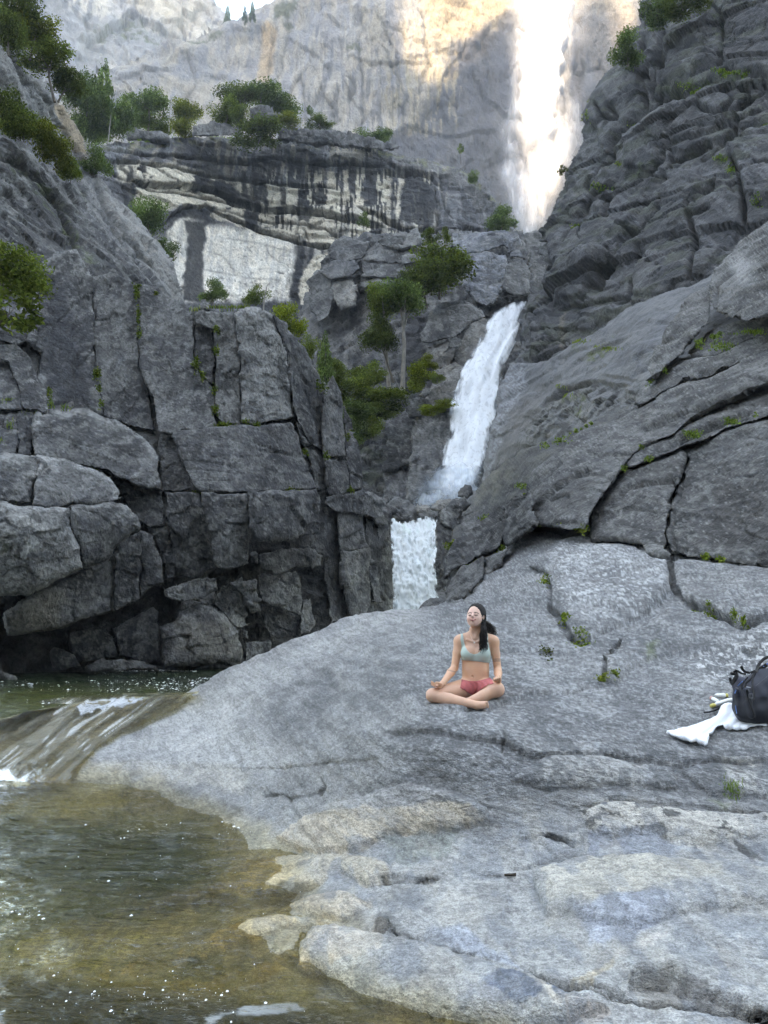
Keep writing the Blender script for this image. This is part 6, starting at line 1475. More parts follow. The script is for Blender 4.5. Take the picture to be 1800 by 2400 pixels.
tree('oak_tree', 'oak', 530, 264, 38, 26, 98, 'left low oak of the dark clump on the cliff top', group=G2, mat='mid', tr=1.5)
tree('oak_tree', 'oak', 606, 314, 54, 24, 95, 'dark spreading bush hanging over the lip of the streaked cliff', cat='bush', group=G2, mat='dark', tr=1.2)
tree('shrub', 'shrub', 562, 276, 28, 20, 97, 'mid green bush left of the round boulder on the cliff top', cat='shrub', group=G2, mat='mid')
tree('shrub', 'shrub', 668, 282, 34, 14, 96, 'low brownish bush right of the round boulder', cat='shrub', group=G2, mat='yel')
tree('small_pine', 'sparse', 727, 262, 9, 13, 98, 'tiny lone pine beside the dark bush on the cliff top', group=G2, base=(727, 292), mat='haze', tr=0.7)
tree('shrub', 'shrub', 750, 288, 24, 12, 98, 'dark bush at the right end of the cliff top plants', cat='shrub', group=G2, mat='dark')
tree('shrub', 'shrub', 862, 324, 30, 12, 103, 'low bush where the streaked cliff meets the great wall', cat='shrub', group=G2, mat='haze')
tree('shrub', 'shrub', 900, 315, 20, 12, 104, 'faint bush at the foot of the great wall', cat='shrub', group=G2, mat='haze')
tree('shrub', 'shrub', 222, 388, 28, 34, 60, 'grey green bush at the lower left of the notch', cat='shrub', mat='haze')
tree('cliff_tree', 'oak', 348, 508, 34, 46, 72, 'bushy green tree growing against the left of the pale panel', mat='haze', base=(352, 556), tr=1.5)
tree('shrub', 'shrub', 392, 588, 28, 20, 66, 'dark bush below the tree beside the pale panel', cat='shrub', mat='haze')
tree('shrub', 'shrub', 500, 690, 25, 26, 60, 'round grey green bush at the foot of the pale panel', cat='shrub', mat='haze')
tree('shrub', 'shrub', 600, 694, 26, 20, 60, 'leafy bush right of the foot of the pale panel', cat='shrub', mat='mid')
tree('slim_tree', 'sparse', 851, 520, 14, 22, 82, 'slim dark tree against the black streaks', base=(850, 604), mat='haze', tr=0.9)
tree('shrub', 'shrub', 674, 762, 36, 36, 30, 'light green bush behind the top of the jointed cliff', cat='shrub', mat='lime')
tree('shrub', 'shrub', 722, 818, 22, 28, 34, 'small grey green bush lower behind the jointed cliff', cat='shrub', mat='mid')
tree('small_conifer', 'conifer', 762, 848, 24, 48, 38, 'small dark green conifer behind the jointed cliff shoulder', mat='haze', tr=1.5)
tree('oak_tree', 'oak', 1040, 632, 64, 50, 54, 'big olive green oak on the ledge above the pines', group=G3, mat='mid', base=(1030, 700), tr=3)
tree('oak_tree', 'oak', 988, 664, 52, 42, 53.5, 'olive green oak left of the biggest one on the ledge', group=G3, mat='dark', base=(1000, 720), tr=2.5)
tree('small_tree', 'sparse', 1012, 556, 22, 24, 57, 'thin crooked tree sticking up left above the big oak', group=G3, base=(1017, 604), mat='dark', tr=1.1)
tree('small_tree', 'sparse', 1046, 556, 16, 20, 57, 'thin crooked tree sticking up right above the big oak', group=G3, base=(1045, 612), mat='mid', tr=1.0)
tree('pine_tree', 'oak', 942, 700, 48, 40, 49, 'tall pine with a straight bare pale trunk', group=G3, mat='haze', base=(943, 924), tr=5.2, bark_m=bark_pale, limbs=8)
tree('pine_tree', 'oak', 898, 706, 34, 48, 50, 'twin trunked pine behind the left of the tall pale trunk', group=G3, mat='mid', base=(912, 912), tr=4.2, bark_m=bark_pale, limbs=8)
tree('pine_tree', 'oak', 888, 790, 36, 44, 49.5, 'low leafy crown filling the left of the pine trunks', group=G3, mat='dark', base=(922, 896), tr=2.4, bark_m=bark, limbs=7)
tree('shrub', 'shrub', 866, 876, 34, 24, 47, 'green shrub at the left foot of the twin trunked pine', cat='shrub', group=G3, mat='mid')
tree('shrub', 'shrub', 834, 1010, 30, 26, 44.5, 'fine green growth down the gully beside the jointed cliff', cat='shrub', group=G3, mat='haze')
tree('shrub', 'shrub', 872, 1008, 26, 24, 44.6, 'dark green growth low in the gully, right of the finer one', cat='shrub', group=G3, mat='mid')
tree('shrub', 'shrub', 786, 870, 24, 26, 43, 'green bush squeezed against the shoulder above the dark shrub', cat='shrub', group=G3, mat='mid')
tree('shrub', 'shrub', 984, 884, 32, 28, 46.5, 'bright green shrub at the right foot of the pines', cat='shrub', group=G3, mat='lime')
tree('shrub', 'shrub', 1002, 852, 18, 16, 46.5, 'yellow green shrub above the bright one near the falls', cat='shrub', group=G3, mat='yel')
tree('shrub', 'shrub', 1024, 886, 13, 10, 45.5, 'small green shrub on the rock right of the bright one', cat='shrub', group=G3, mat='mid')
tree('shrub', 'shrub', 905, 938, 46, 24, 46, 'broad green shrub under the pines', cat='shrub', group=G3, mat='mid')
tree('shrub', 'shrub', 850, 922, 44, 28, 46, 'green shrub left of the one under the pines', cat='shrub', group=G3, mat='mid')
tree('shrub', 'shrub', 820, 966, 40, 28, 45, 'grey green shrub lowest at the left in the gorge', cat='shrub', group=G3, mat='haze')
tree('shrub', 'shrub', 802, 912, 30, 22, 44, 'dark shrub against the shoulder of the jointed cliff', cat='shrub', group=G3, mat='dark')
tree('shrub', 'shrub', 880, 968, 34, 16, 45.5, 'low shrub hanging under the broad green one', cat='shrub', group=G3, mat='dark')
tree('shrub', 'shrub', 1008, 960, 22, 10, 44.5, 'low green cushion on the rock beside the fall', cat='shrub', group=G3, mat='lime')
tree('shrub', 'shrub', 1044, 948, 24, 9, 44, 'grassy cushion almost touching the middle fall', cat='shrub', group=G3, mat='lime')
tree('cliff_oak', 'oak', 1172, 520, 30, 28, 88, 'dark bush on the corner of the streaked cliff by the upper fall', cat='bush', mat='haze')
tree('cliff_oak', 'sparse', 1206, 526, 14, 10, 88, 'small wispy bush jutting out toward the upper fall', cat='bush', mat='haze')
tree('shrub', 'shrub', 1540, 24, 40, 32, 50, 'large bush high on the edge of the right cliff', cat='shrub', mat='haze')
tree('shrub', 'shrub', 1470, 122, 30, 40, 50, 'bush below the large one on the edge of the right cliff', cat='shrub', mat='haze')
tree('shrub', 'shrub', 1600, 8, 44, 20, 48, 'bush at the top of the picture on the right cliff', cat='shrub', mat='dark')
tree('small_tree', 'sparse', 1318, 402, 14, 13, 48, 'little windblown tree leaning out from the right cliff', mat='dark', base=(1334, 404), tr=0.7)
tree('small_tree', 'sparse', 1079, 352, 10, 12, 104, 'tiny pine on the rim in front of the dark lower wall', mat='haze', base=(1080, 384), tr=0.5)
tree('shrub', 'shrub', 1110, 415, 14, 12, 100, 'tiny bush on the rounded rim near the upper fall', cat='shrub', mat='haze')
for x, y, rx, ry, lb in ((534, 36, 9, 20, 'left of the three far conifers against the sky'), (574, 30, 6, 15, 'middle one of the three far conifers against the sky'), (592, 24, 7, 19, 'right of the three far conifers against the sky')):
    tree('conifer', 'conifer', x, y, rx, ry, 372 if x > 540 else 470, lb, group='far conifers on the skyline', mat='far', tr=0.8, limbs=2)
# dead trunks
def snag(name, pts, Y, r, label, m=bark_pale):
    pf = Y / FOC
    P = [V(x, y, Y) for x, y in pts]
    b = P[0]
    vs, fs = tube([p - b for p in P], [r * pf * (1 - 0.75 * i / (len(P) - 1)) for i in range(len(P))], 6)
    o = link(name, mesh_from(name, vs, fs), m); o.location = b
    tag(o, label, 'dead tree'); return o
snag('dead_tree', [(252, 338), (256, 312), (258, 290), (260, 268)], 86, 1.8, 'leaning bare white trunk at the left lip of the streaked cliff')
snag('dead_tree', [(396, 308), (397, 280), (399, 250), (400, 232)], 99, 1.7, 'left of two straight dead trunks on the streaked cliff')
snag('dead_tree', [(404, 310), (404, 285), (403, 258)], 99, 1.5, 'right shorter one of two straight dead trunks on the streaked cliff')
snag('dead_tree', [(302, 270), (302, 250), (301, 228)], 100, 1.2, 'thin bare trunk left of the umbrella shaped tree')
snag('dead_tree', [(617, 728), (620, 700), (626, 670), (632, 662)], 56, 2.0, 'grey bare trunk rising from the foot of the pale panel')
snag('dead_branch', [(939, 915), (932, 900), (926, 888), (922, 884)], 45.5, 0.8, 'short white broken branch at the foot of the tall pine')
# boulder on top of the streaked cliff and ledges of its rim
def boulder(poly, Y, label, pal, sd, mat, roll=12, name='boulder', fs=40):
    o, R = block(poly, lambda X, Yp: np.full(X.shape, float(Y)), 0, mat, None, name=name, pal=pal, seed=sd, roll=roll, fsize=fs, skirt=14, tilt=(0, -0.5), rdepth=roll * 1.6)
    recenter(o); tag(o, label, 'boulder'); return o
boulder(Z1([(1090, 480), (1130, 462), (1180, 480), (1200, 500), (1180, 530), (1090, 530)]), 95, 'rounded boulder among the oaks on the cliff top', PAL_M, 1301, mid_mat, 7)
boulder(Z1([(1205, 490), (1260, 495), (1290, 520), (1250, 530), (1200, 525)]), 96, 'low boulder beside the rounded one on the cliff top', PAL_M, 1302, mid_mat, 6)
boulder(Z1([(830, 545), (900, 530), (980, 530), (1040, 545), (1040, 585), (830, 590)]), 96, 'flat pale ledge stone under the oak clump', PAL_L, 1303, mid_mat, 6, 'ledge_stone')
boulder(Z1([(540, 572), (600, 565), (720, 585), (730, 605), (550, 612)]), 95, 'long low ledge stone under the umbrella shaped tree', PAL_M, 1304, mid_mat, 6, 'ledge_stone')
boulder(Z1([(1200, 550), (1300, 548), (1420, 562), (1560, 590), (1659, 620), (1740, 640), (1640, 650), (1430, 625), (1260, 612), (1200, 600)]), 100, 'dark broken ledge right of the oak clump', PAL_D, 1305, mid_mat, 7, 'ledge_stone', 24)
boulder(Z4([(15, 1075), (50, 1052), (100, 1055), (130, 1090), (130, 1140), (60, 1140), (20, 1110)]), 27, 'grey boulder perched left above the lower fall', PAL_M, 1306, cen_mat)
boulder(Z4([(125, 1080), (170, 1068), (205, 1080), (200, 1110), (130, 1115)]), 27.5, 'small tan boulder above the middle of the lower fall', PAL_W, 1307, cen_mat, 6)
boulder(Z4([(140, 1110), (200, 1095), (245, 1100), (235, 1135), (150, 1135)]), 26.8, 'flat wet boulder right at the lip of the lower fall', PAL_L, 1308, cen_mat, 6)
boulder(Z4([(205, 1080), (240, 1062), (290, 1065), (300, 1090), (240, 1105), (200, 1100)]), 27.6, 'light boulder behind the lip of the lower fall', PAL_W, 1309, cen_mat, 7)
boulder(Z4([(235, 1140), (260, 1095), (300, 1055), (350, 1048), (370, 1075), (340, 1110), (330, 1165), (300, 1190), (250, 1160)]), 26.4, 'large pale boulder right of the lip of the lower fall', PAL_L, 1310, cen_mat, 10)
boulder(Z4([(222, 1150), (250, 1158), (300, 1190), (290, 1260), (268, 1300), (262, 1450), (222, 1450)]), 25.8, 'dark upright rock forming the right side of the lower fall', PAL_D, 1311, cen_mat, 8)
boulder(Z4([(322, 1045), (335, 1015), (355, 990), (375, 995), (380, 1030), (360, 1050)]), 34, 'dark pointed rock at the right foot of the middle fall', PAL_D, 1312, cen_mat, 6)
boulder(Z4([(-40, 1060), (0, 1062), (30, 1100), (36, 1200), (38, 1480), (-40, 1480)]), 25.6, 'dark rock forming the left side of the lower fall', PAL_D, 1313, cen_mat, 10)

# ------------------------------------------------------------------ grass and small plants
def blades(spots, R, seed, cols, hgt=10.0, wid=0.9, name='grass', label='', mat=None, dirn=None, leafy=0.0):
    rs = np.random.RandomState(seed)
    Vs, Fs, Cs = [], [], []
    n = 0
    for px, py, w, h, k in spots:
        for i in range(k):
            x = px + rs.normal() * w * 0.5; y = py + rs.normal() * h * 0.5
            p = R.at(x, y) if R is not None else None
            pf = p[1] / FOC
            p = p * (1 - 2.0 * pf / p[1])
            if rs.rand() < leafy:
                g = rs.normal(size=(4, 3)) * pf * 2.0
                q, f = leaves(p + g + np.array([0, 0, pf * 2 * rs.rand()]), pf * 2.4, rs, 0.8, 0.8)
                Vs.append(q); Fs.append(f + n); n += len(q); Cs.append(np.repeat(np.array([cols[rs.randint(len(cols))]]) * (0.7 + 0.6 * rs.rand()), len(q), 0))
                continue
            hh = hgt * pf * (0.5 + 0.8 * rs.rand()); ww = wid * pf
            d = np.array([rs.normal() * 0.35, rs.normal() * 0.3 - 0.15, 1.0]); d /= np.linalg.norm(d)
            s = np.array([1.0, rs.normal() * 0.4, 0]) * ww
            bend = np.array([rs.normal() * 0.3, -0.2, -0.25]) * hh
            q = np.stack([p - s, p + s, p + d * hh * 0.55 + s * 0.7, p + d * hh * 0.55 - s * 0.7, p + d * hh + bend * 0.6, p + d * hh + bend * 0.6 + s * 0.1])
            Vs.append(q); Fs.append(np.array([[0, 1, 2, 3], [3, 2, 5, 4]]) + n); n += 6
            Cs.append(np.repeat(np.array([cols[rs.randint(len(cols))]]) * (0.7 + 0.6 * rs.rand()), 6, 0))
    o = link(name, mesh_from(name, np.concatenate(Vs), np.concatenate(Fs), np.concatenate(Cs), False), mat or LM['mid'])
    return o
GR = [(0.09, 0.13, 0.025), (0.13, 0.16, 0.04), (0.07, 0.10, 0.02), (0.17, 0.17, 0.06)]
bigL = Relief(outline, 6.0, 0); bigL.base(fieldL(bigL.X, bigL.Yp) - 0.35)
bigR = Relief(Z4([(100, 1500), (150, 1180), (300, 1100), (400, 1010), (480, 920), (620, 830), (800, 770), (1060, 640), (1150, 540), (1250, 440), (1300, 380), (1750, 250), (1750, 1500)]), 6.0, 0); bigR.base(fieldR(bigR.X, bigR.Yp) - 0.4)
def spots(Z, L): return [(Z([(x, y)])[0][0], Z([(x, y)])[0][1], w, h, k) for x, y, w, h, k in L]
o = blades(spots(Z3, [(30, 640, 26, 3, 90), (130, 640, 24, 6, 120), (210, 650, 16, 5, 60), (280, 665, 10, 2, 20), (150, 700, 30, 5, 60), (5, 820, 10, 12, 60), (40, 740, 8, 8, 24)]), bigL, 1, GR, 15); tag(o, 'long green grass on the ledges of the jointed cliff', kind='stuff')
o = blades(spots(Z3, [(1010, 228, 36, 4, 150), (920, 225, 14, 4, 50), (845, 235, 10, 4, 30), (1060, 215, 16, 4, 50)]), bigL, 2, GR + [(0.22, 0.20, 0.09)], 11); tag(o, 'dry and green grass on top of the jointed cliff', kind='stuff')
SM = [(590, 160, 4, 22, 60), (597, 260, 3, 20, 50), (600, 340, 3, 14, 30), (420, 510, 9, 10, 110), (428, 570, 3, 10, 30), (438, 640, 3, 10, 24), (938, 320, 8, 8, 50), (935, 410, 6, 10, 50), (848, 460, 5, 20, 60), (875, 520, 6, 10, 40), (925, 575, 5, 8, 34), (930, 665, 6, 10, 60),
      (965, 735, 26, 5, 130), (1060, 715, 8, 5, 30), (1110, 732, 10, 3, 30), (1265, 1012, 12, 3, 40), (855, 1022, 10, 2, 20), (75, 1040, 6, 12, 50), (110, 1055, 10, 5, 40), (405, 1045, 14, 7, 90), (65, 880, 8, 4, 24), (320, 890, 8, 3, 20), (400, 915, 8, 4, 24), (68, 940, 4, 6, 14),
      (215, 590, 4, 20, 40), (1410, 860, 4, 12, 24), (1515, 1012, 8, 5, 30), (1390, 560, 14, 14, 60), (600, 125, 6, 3, 16), (684, 150, 4, 6, 12), (1320, 850, 6, 10, 24), (1500, 780, 6, 10, 20)]
o = blades(spots(Z3, SM), bigL, 3, [(0.08, 0.095, 0.025), (0.06, 0.075, 0.02), (0.12, 0.125, 0.04)], 5, 0.8, 'moss', leafy=0.75); tag(o, 'bright moss and ferns in the joints of the left cliff', kind='stuff')
SR = [(1430, 330, 16, 16, 160), (1360, 380, 10, 12, 60), (1460, 390, 26, 8, 110), (1600, 330, 34, 5, 120), (1330, 770, 20, 8, 130), (1500, 718, 16, 6, 110), (1145, 880, 8, 5, 50), (1035, 920, 6, 5, 40), (1110, 825, 5, 4, 24), (760, 795, 16, 8, 60), (820, 740, 10, 10, 50),
      (840, 640, 4, 20, 40), (690, 820, 12, 3, 30), (590, 995, 12, 4, 40), (615, 1045, 5, 5, 20), (440, 1135, 14, 6, 40), (300, 1265, 12, 6, 40), (1210, 495, 5, 5, 20), (1135, 530, 5, 8, 30), (1610, 690, 5, 4, 14)]
o = blades(spots(Z4, SR), bigR, 4, [(0.085, 0.11, 0.03), (0.11, 0.14, 0.045), (0.15, 0.17, 0.05)], 9, 0.8, leafy=0.4); tag(o, 'green grass and herbs along the seams of the right ledges', kind='stuff')
o = blades(spots(Z4, [(840, 375, 20, 4, 70), (960, 400, 24, 5, 80), (780, 600, 14, 4, 40), (770, 570, 12, 3, 30)]), slab_R, 5, [(0.15, 0.18, 0.04), (0.20, 0.21, 0.06)], 7); tag(o, 'yellowish grass strips on the smooth sloping slab', kind='stuff')
o = blades(spots(Z2, [(1480, 330, 30, 6, 160), (1330, 385, 26, 5, 110), (1545, 335, 20, 5, 60), (1500, 740, 8, 22, 70), (1460, 700, 16, 4, 40), (940, 815, 22, 6, 80), (1075, 545, 16, 6, 60), (820, 970, 14, 6, 50), (1650, 560, 5, 5, 20), (1620, 895, 16, 5, 50), (895, 520, 6, 8, 30), (905, 440, 6, 8, 30), (1015, 710, 5, 6, 20)]), high_R, 6, GR, 8, leafy=0.4); tag(o, 'grass tufts on the ledges of the tall right cliff', kind='stuff')
o = blades(spots(Z1, [(640, 575, 46, 3, 150), (990, 578, 30, 3, 80), (1100, 625, 40, 2, 60)]), mid_R, 7, [(0.16, 0.20, 0.06)], 5); tag(o, 'pale green turf on the rim of the streaked cliff', kind='stuff')
PL = 'small plants in the cracks of the slab'
def plant(Zf, x, y, w, k, label, R=None, hgt=9, cols=((0.13, 0.15, 0.04), (0.09, 0.115, 0.025), (0.17, 0.17, 0.05)), leafy=0.7):
    R = R or ground_R
    o = blades(spots(Zf, [(x, y, w, w * 0.7, k)]), R, int(x + y), list(cols), hgt, 0.9, 'plant', leafy=leafy)
    recenter(o); tag(o, label, 'plant', PL); return o
plant(Z6, 778, 478, 12, 90, 'leafy plant halfway down the crack beside the pale hump of rock')
plant(Z6, 850, 548, 20, 120, 'yellow green plant at the bottom tip of the pale hump of rock')
plant(Z6, 700, 302, 12, 60, 'little plant in the notch at the left corner of the pale hump')
plant(Z6, 945, 725, 13, 90, 'brownish green plant in the hollow between the woman and the backpack', cols=((0.12, 0.12, 0.04), (0.10, 0.11, 0.03), (0.20, 0.18, 0.06)))
plant(Z6, 998, 712, 9, 50, 'small plant just right of the brownish one in the hollow', cols=((0.14, 0.14, 0.04), (0.10, 0.12, 0.03)))
plant(Z6, 1405, 432, 12, 80, 'fresh fern in the crack below the low rounded rock at the right')
plant(Z6, 1515, 462, 8, 50, 'upright plant right of the fresh fern below the low rounded rock', hgt=14)
plant(Z6, 1555, 482, 8, 50, 'last plant to the right in the crack below the low rounded rock')
plant(Z6, 1500, 1205, 24, 120, 'sparse fine grass tuft low on the slab under the white cloth', leafy=0.0, hgt=12, cols=((0.12, 0.15, 0.06), (0.16, 0.18, 0.08)))
plant(Z6, 1345, 425, 5, 20, 'tiny plant left of the fresh fern')
plant(Z6, 705, 600, 18, 40, 'flat dark moss cushion in the fold right of the woman', cols=((0.05, 0.05, 0.02), (0.08, 0.08, 0.03)), hgt=3, leafy=1.0)
plant(Z6, 855, 72, 12, 110, 'bushy light green plant at the foot of the dark ledge', R=bigR, hgt=14)
plant(Z6, 750, 45, 14, 110, 'rounded light green plant left of the bushy one at the ledge foot', R=bigR)
plant(Z6, 655, 48, 14, 80, 'low spreading plant at the left foot of the ledge', R=bigR)
plant(Z6, 1390, 196, 8, 60, 'thin plant at the foot of the near dark ledge, left one', R=bigR, hgt=12)
plant(Z6, 1450, 206, 6, 40, 'thin plant at the foot of the near dark ledge, right one', R=bigR, hgt=14)
plant(Z6, 380, 220, 18, 110, 'mossy green plant on the rock right of the lower fall', R=bigR, hgt=6)
plant(Z6, 290, 150, 16, 90, 'mossy plant above the lower fall on the rounded rock', R=bigR, hgt=5)
plant(Z6, 500, 165, 12, 60, 'mossy plant in the seam of the rounded rocks', R=bigR, hgt=5)

# ------------------------------------------------------------------ foam
def foam(Z, L, z, seed, label, size=1.0):
    rs = np.random.RandomState(seed)
    Vs, Fs, n = [], [], 0
    for x, y, w, h, k in L:
        for i in range(k):
            a = Z([(x + rs.normal() * w * 0.5, y + rs.normal() * h * 0.5)])[0]
            Yd = float(yz(a[0], a[1], z)); p = pos(a[0], a[1], Yd); pf = Yd / FOC
            r = pf * size * (0.35 + rs.rand() ** 6 * 2.0)
            m = 7; t = np.arange(m) * 2 * pi / m + rs.rand()
            ring = np.stack([np.cos(t) * r * (1.3 + rs.rand(m)), np.sin(t) * r * (1.0 + rs.rand(m)) * 1.6, np.zeros(m) - 0.004], -1) + p + np.array([0, 0, 0.014])
            c = p + np.array([0, 0, 0.014 + r * 0.35])
            Vs.append(np.vstack([ring, c[None]])); 
            Fs.append(np.array([[j, (j + 1) % m, m] for j in range(m)]) + n); n += m + 1
    o = link('foam', mesh_from('foam', np.concatenate(Vs), np.concatenate(Fs)), foam_m)
    tag(o, label, kind='stuff')
foam_m = plain_mat('foam_white', (0.8, 0.82, 0.84), 0.5)
foam(Z5, [(500, 686, 110, 2.5, 90), (640, 687, 140, 3, 200), (760, 689, 90, 2, 90), (450, 690, 60, 1, 30), (600, 740, 330, 26, 120), (800, 745, 150, 24, 130), (900, 722, 60, 5, 40), (500, 770, 400, 8, 50), (120, 745, 160, 26, 26), (250, 830, 160, 26, 14)], ZU, 1, 'white foam drifting on the upper pool', 1.0)
foam(Z5, [(10, 1130, 50, 26, 190), (40, 1155, 70, 10, 120), (110, 1150, 50, 6, 34), (10, 1185, 20, 4, 10)], ZL, 2, 'churned white foam where the sliding water enters the front pool', 1.7)
foam(Z7, [(800, 780, 700, 330, 50), (300, 1050, 500, 150, 20), (400, 600, 600, 200, 16), (900, 450, 500, 80, 24), (500, 1160, 500, 110, 20), (1015, 450, 50, 20, 16), (100, 820, 120, 40, 30), (600, 1200, 700, 70, 60)], ZL, 3, 'bubbles and white flecks on the front pool', 0.9)
# a dry curled leaf on the rock
p = ground_R.at(*Z8([(545, 637)])[0]); pf = p[1] / FOC
th = np.linspace(0, 1, 7)
vs = [tuple(p + np.array([(t - 0.5) * 26 * pf, s * 5 * pf * sin(pi * t) + 0, 3 * pf + 5 * pf * abs(s) + 9 * pf * max(0, t - 0.7) * (s > 0)])) for t in th for s in (-1, 0, 1)]
fs = [(i * 3 + j, i * 3 + j + 1, i * 3 + j + 4, i * 3 + j + 3) for i in range(6) for j in range(2)]
o = link('dead_leaf', mesh_from('dead_leaf', vs, fs), plain_mat('dry_leaf', (0.06, 0.045, 0.03), 0.8)); recenter(o)
tag(o, 'dark curled dead leaf lying on the pale rock near the bottom', 'leaf')

# ------------------------------------------------------------------ smooth solid builder (rounded joints blended into one skin)
class Solid:
    def __init__(s, lo, hi, h):
        s.lo = np.array(lo, float); s.h = h
        s.n = np.ceil((np.array(hi) - s.lo) / h).astype(int) + 1
        s.ax = [s.lo[i] + h * np.arange(s.n[i]) for i in range(3)]
        s.F = np.full(tuple(s.n), 1.0, np.float32)
    def box(s, lo, hi):
        a = np.clip(((np.array(lo) - s.lo) / s.h).astype(int), 0, s.n - 1)
        b = np.clip(((np.array(hi) - s.lo) / s.h).astype(int) + 2, 1, s.n)
        sl = tuple(slice(a[i], b[i]) for i in range(3))
        g = np.meshgrid(*[s.ax[i][a[i]:b[i]] for i in range(3)], indexing='ij')
        return sl, g
    def blend(s, sl, d, k, sub=False):
        f = s.F[sl]
        if sub:
            d = -d
            hh = np.clip(0.5 - 0.5 * (d - f) / k, 0, 1) if k > 0 else 0
            s.F[sl] = np.maximum(f, d) + hh * (1 - hh) * k * 0 if k <= 0 else (f * hh + d * (1 - hh)) + k * hh * (1 - hh)
        else:
            hh = np.clip(0.5 + 0.5 * (f - d) / k, 0, 1)
            s.F[sl] = f * (1 - hh) + d * hh - k * hh * (1 - hh)
    def cone(s, a, b, ra, rb, k=0.012, sub=False):
        a, b = np.array(a), np.array(b); r = max(ra, rb) + 3 * k + 0.01
        sl, (X, Y, Z) = s.box(np.minimum(a, b) - r, np.maximum(a, b) + r)
        e = b - a; L = e @ e + 1e-12
        t = np.clip(((X - a[0]) * e[0] + (Y - a[1]) * e[1] + (Z - a[2]) * e[2]) / L, 0, 1)
        d = np.sqrt((X - a[0] - t * e[0]) ** 2 + (Y - a[1] - t * e[1]) ** 2 + (Z - a[2] - t * e[2]) ** 2) - (ra + (rb - ra) * t)
        s.blend(sl, d, k, sub)
    def ell(s, c, r, k=0.015, rot=None, sub=False):
        c = np.array(c); r = np.array(r); m = max(r) + 3 * k + 0.01
        sl, (X, Y, Z) = s.box(c - m, c + m)
        X, Y, Z = X - c[0], Y - c[1], Z - c[2]
        if rot is not None:
            M = np.array(Matrix.Rotation(rot[0], 3, rot[1]))
            X, Y, Z = M[0, 0] * X + M[1, 0] * Y + M[2, 0] * Z, M[0, 1] * X + M[1, 1] * Y + M[2, 1] * Z, M[0, 2] * X + M[1, 2] * Y + M[2, 2] * Z
        q = np.sqrt((X / r[0]) ** 2 + (Y / r[1]) ** 2 + (Z / r[2]) ** 2)
        q2 = np.sqrt((X / r[0] ** 2) ** 2 + (Y / r[1] ** 2) ** 2 + (Z / r[2] ** 2) ** 2) + 1e-9
        s.blend(sl, q * (q - 1) / q2, k, sub)
    def grid(s):
        return np.meshgrid(*s.ax, indexing='ij')
def surface(F, lo, h):
    """surface nets"""
    S = F < 0
    nx, ny, nz = F.shape
    c = [S[i:nx - 1 + i, j:ny - 1 + j, k:nz - 1 + k] for i in (0, 1) for j in (0, 1) for k in (0, 1)]
    sm = sum(x.astype(np.int8) for x in c)
    act = np.argwhere((sm > 0) & (sm < 8))
    idx = np.full((nx - 1, ny - 1, nz - 1), -1, np.int32); idx[tuple(act.T)] = np.arange(len(act))
    acc = np.zeros((len(act), 3)); cnt = np.zeros(len(act))
    corners = [(i, j, k) for i in (0, 1) for j in (0, 1) for k in (0, 1)]
    for a in corners:
        for ax in range(3):
            if a[ax]: continue
            b = list(a); b[ax] = 1
            fa = F[act[:, 0] + a[0], act[:, 1] + a[1], act[:, 2] + a[2]]; fb = F[act[:, 0] + b[0], act[:, 1] + b[1], act[:, 2] + b[2]]
            m = (fa < 0) != (fb < 0)
            t = np.where(m, fa / np.where(m, fa - fb, 1), 0)
            p = np.array(a, float)[None].repeat(len(act), 0); p[:, ax] += t
            acc[m] += p[m]; cnt[m] += 1
    v = lo + (act + acc / cnt[:, None]) * h
    Q = []
    for ax in range(3):
        o1, o2 = [(1, 2), (2, 0), (0, 1)][ax]
        sl0 = [slice(1, -1)] * 3; sl0[ax] = slice(0, -1); sl1 = [slice(1, -1)] * 3; sl1[ax] = slice(1, None)
        a, b = S[tuple(sl0)], S[tuple(sl1)]
        for flip, m in ((False, a & ~b), (True, ~a & b)):
            e = np.argwhere(m)
            if not len(e): continue
            off = np.array([1, 1, 1]); off[ax] = 0; e = e + off
            d1 = np.zeros(3, int); d1[o1] = 1; d2 = np.zeros(3, int); d2[o2] = 1
            g = lambda w: idx[w[:, 0], w[:, 1], w[:, 2]]
            q = np.stack([g(e - d1 - d2), g(e - d2), g(e), g(e - d1)], -1)
            q = q[(q >= 0).all(1)]
            Q.append(q[:, ::-1] if flip else q)
    return v, np.concatenate(Q)
def smooth_mesh(v, q, it=2):
    for _ in range(it):
        s = np.zeros_like(v); n = np.zeros(len(v))
        for i in range(4):
            np.add.at(s, q[:, i], v[q[:, (i + 1) % 4]] + v[q[:, (i + 3) % 4]]); np.add.at(n, q[:, i], 2)
        v = v * 0.5 + 0.5 * s / np.maximum(n, 1)[:, None]
    return v

# ------------------------------------------------------------------ the seated woman
PK = 6.3808
def J(cx, cy, Y): return np.array(V(960 + cx / PK, 1380 + cy / PK, Y))
def crop(P):
    x, y = proj(P); return (x - 960) * PK, (y - 1380) * PK
hs = 0.0036
lo = np.minimum(J(200, 1900, 5.86), J(200, 200, 6.62)); hi = np.maximum(J(1480, 200, 6.62), J(1480, 1900, 6.62))
lo = np.array([J(200, 1000, 6.6)[0], 5.86, J(900, 1900, 6.4)[2] - 0.03]); hi = np.array([J(1480, 1000, 6.6)[0], 6.66, J(900, 220, 6.6)[2] + 0.01])
T = Solid(lo, hi, hs)
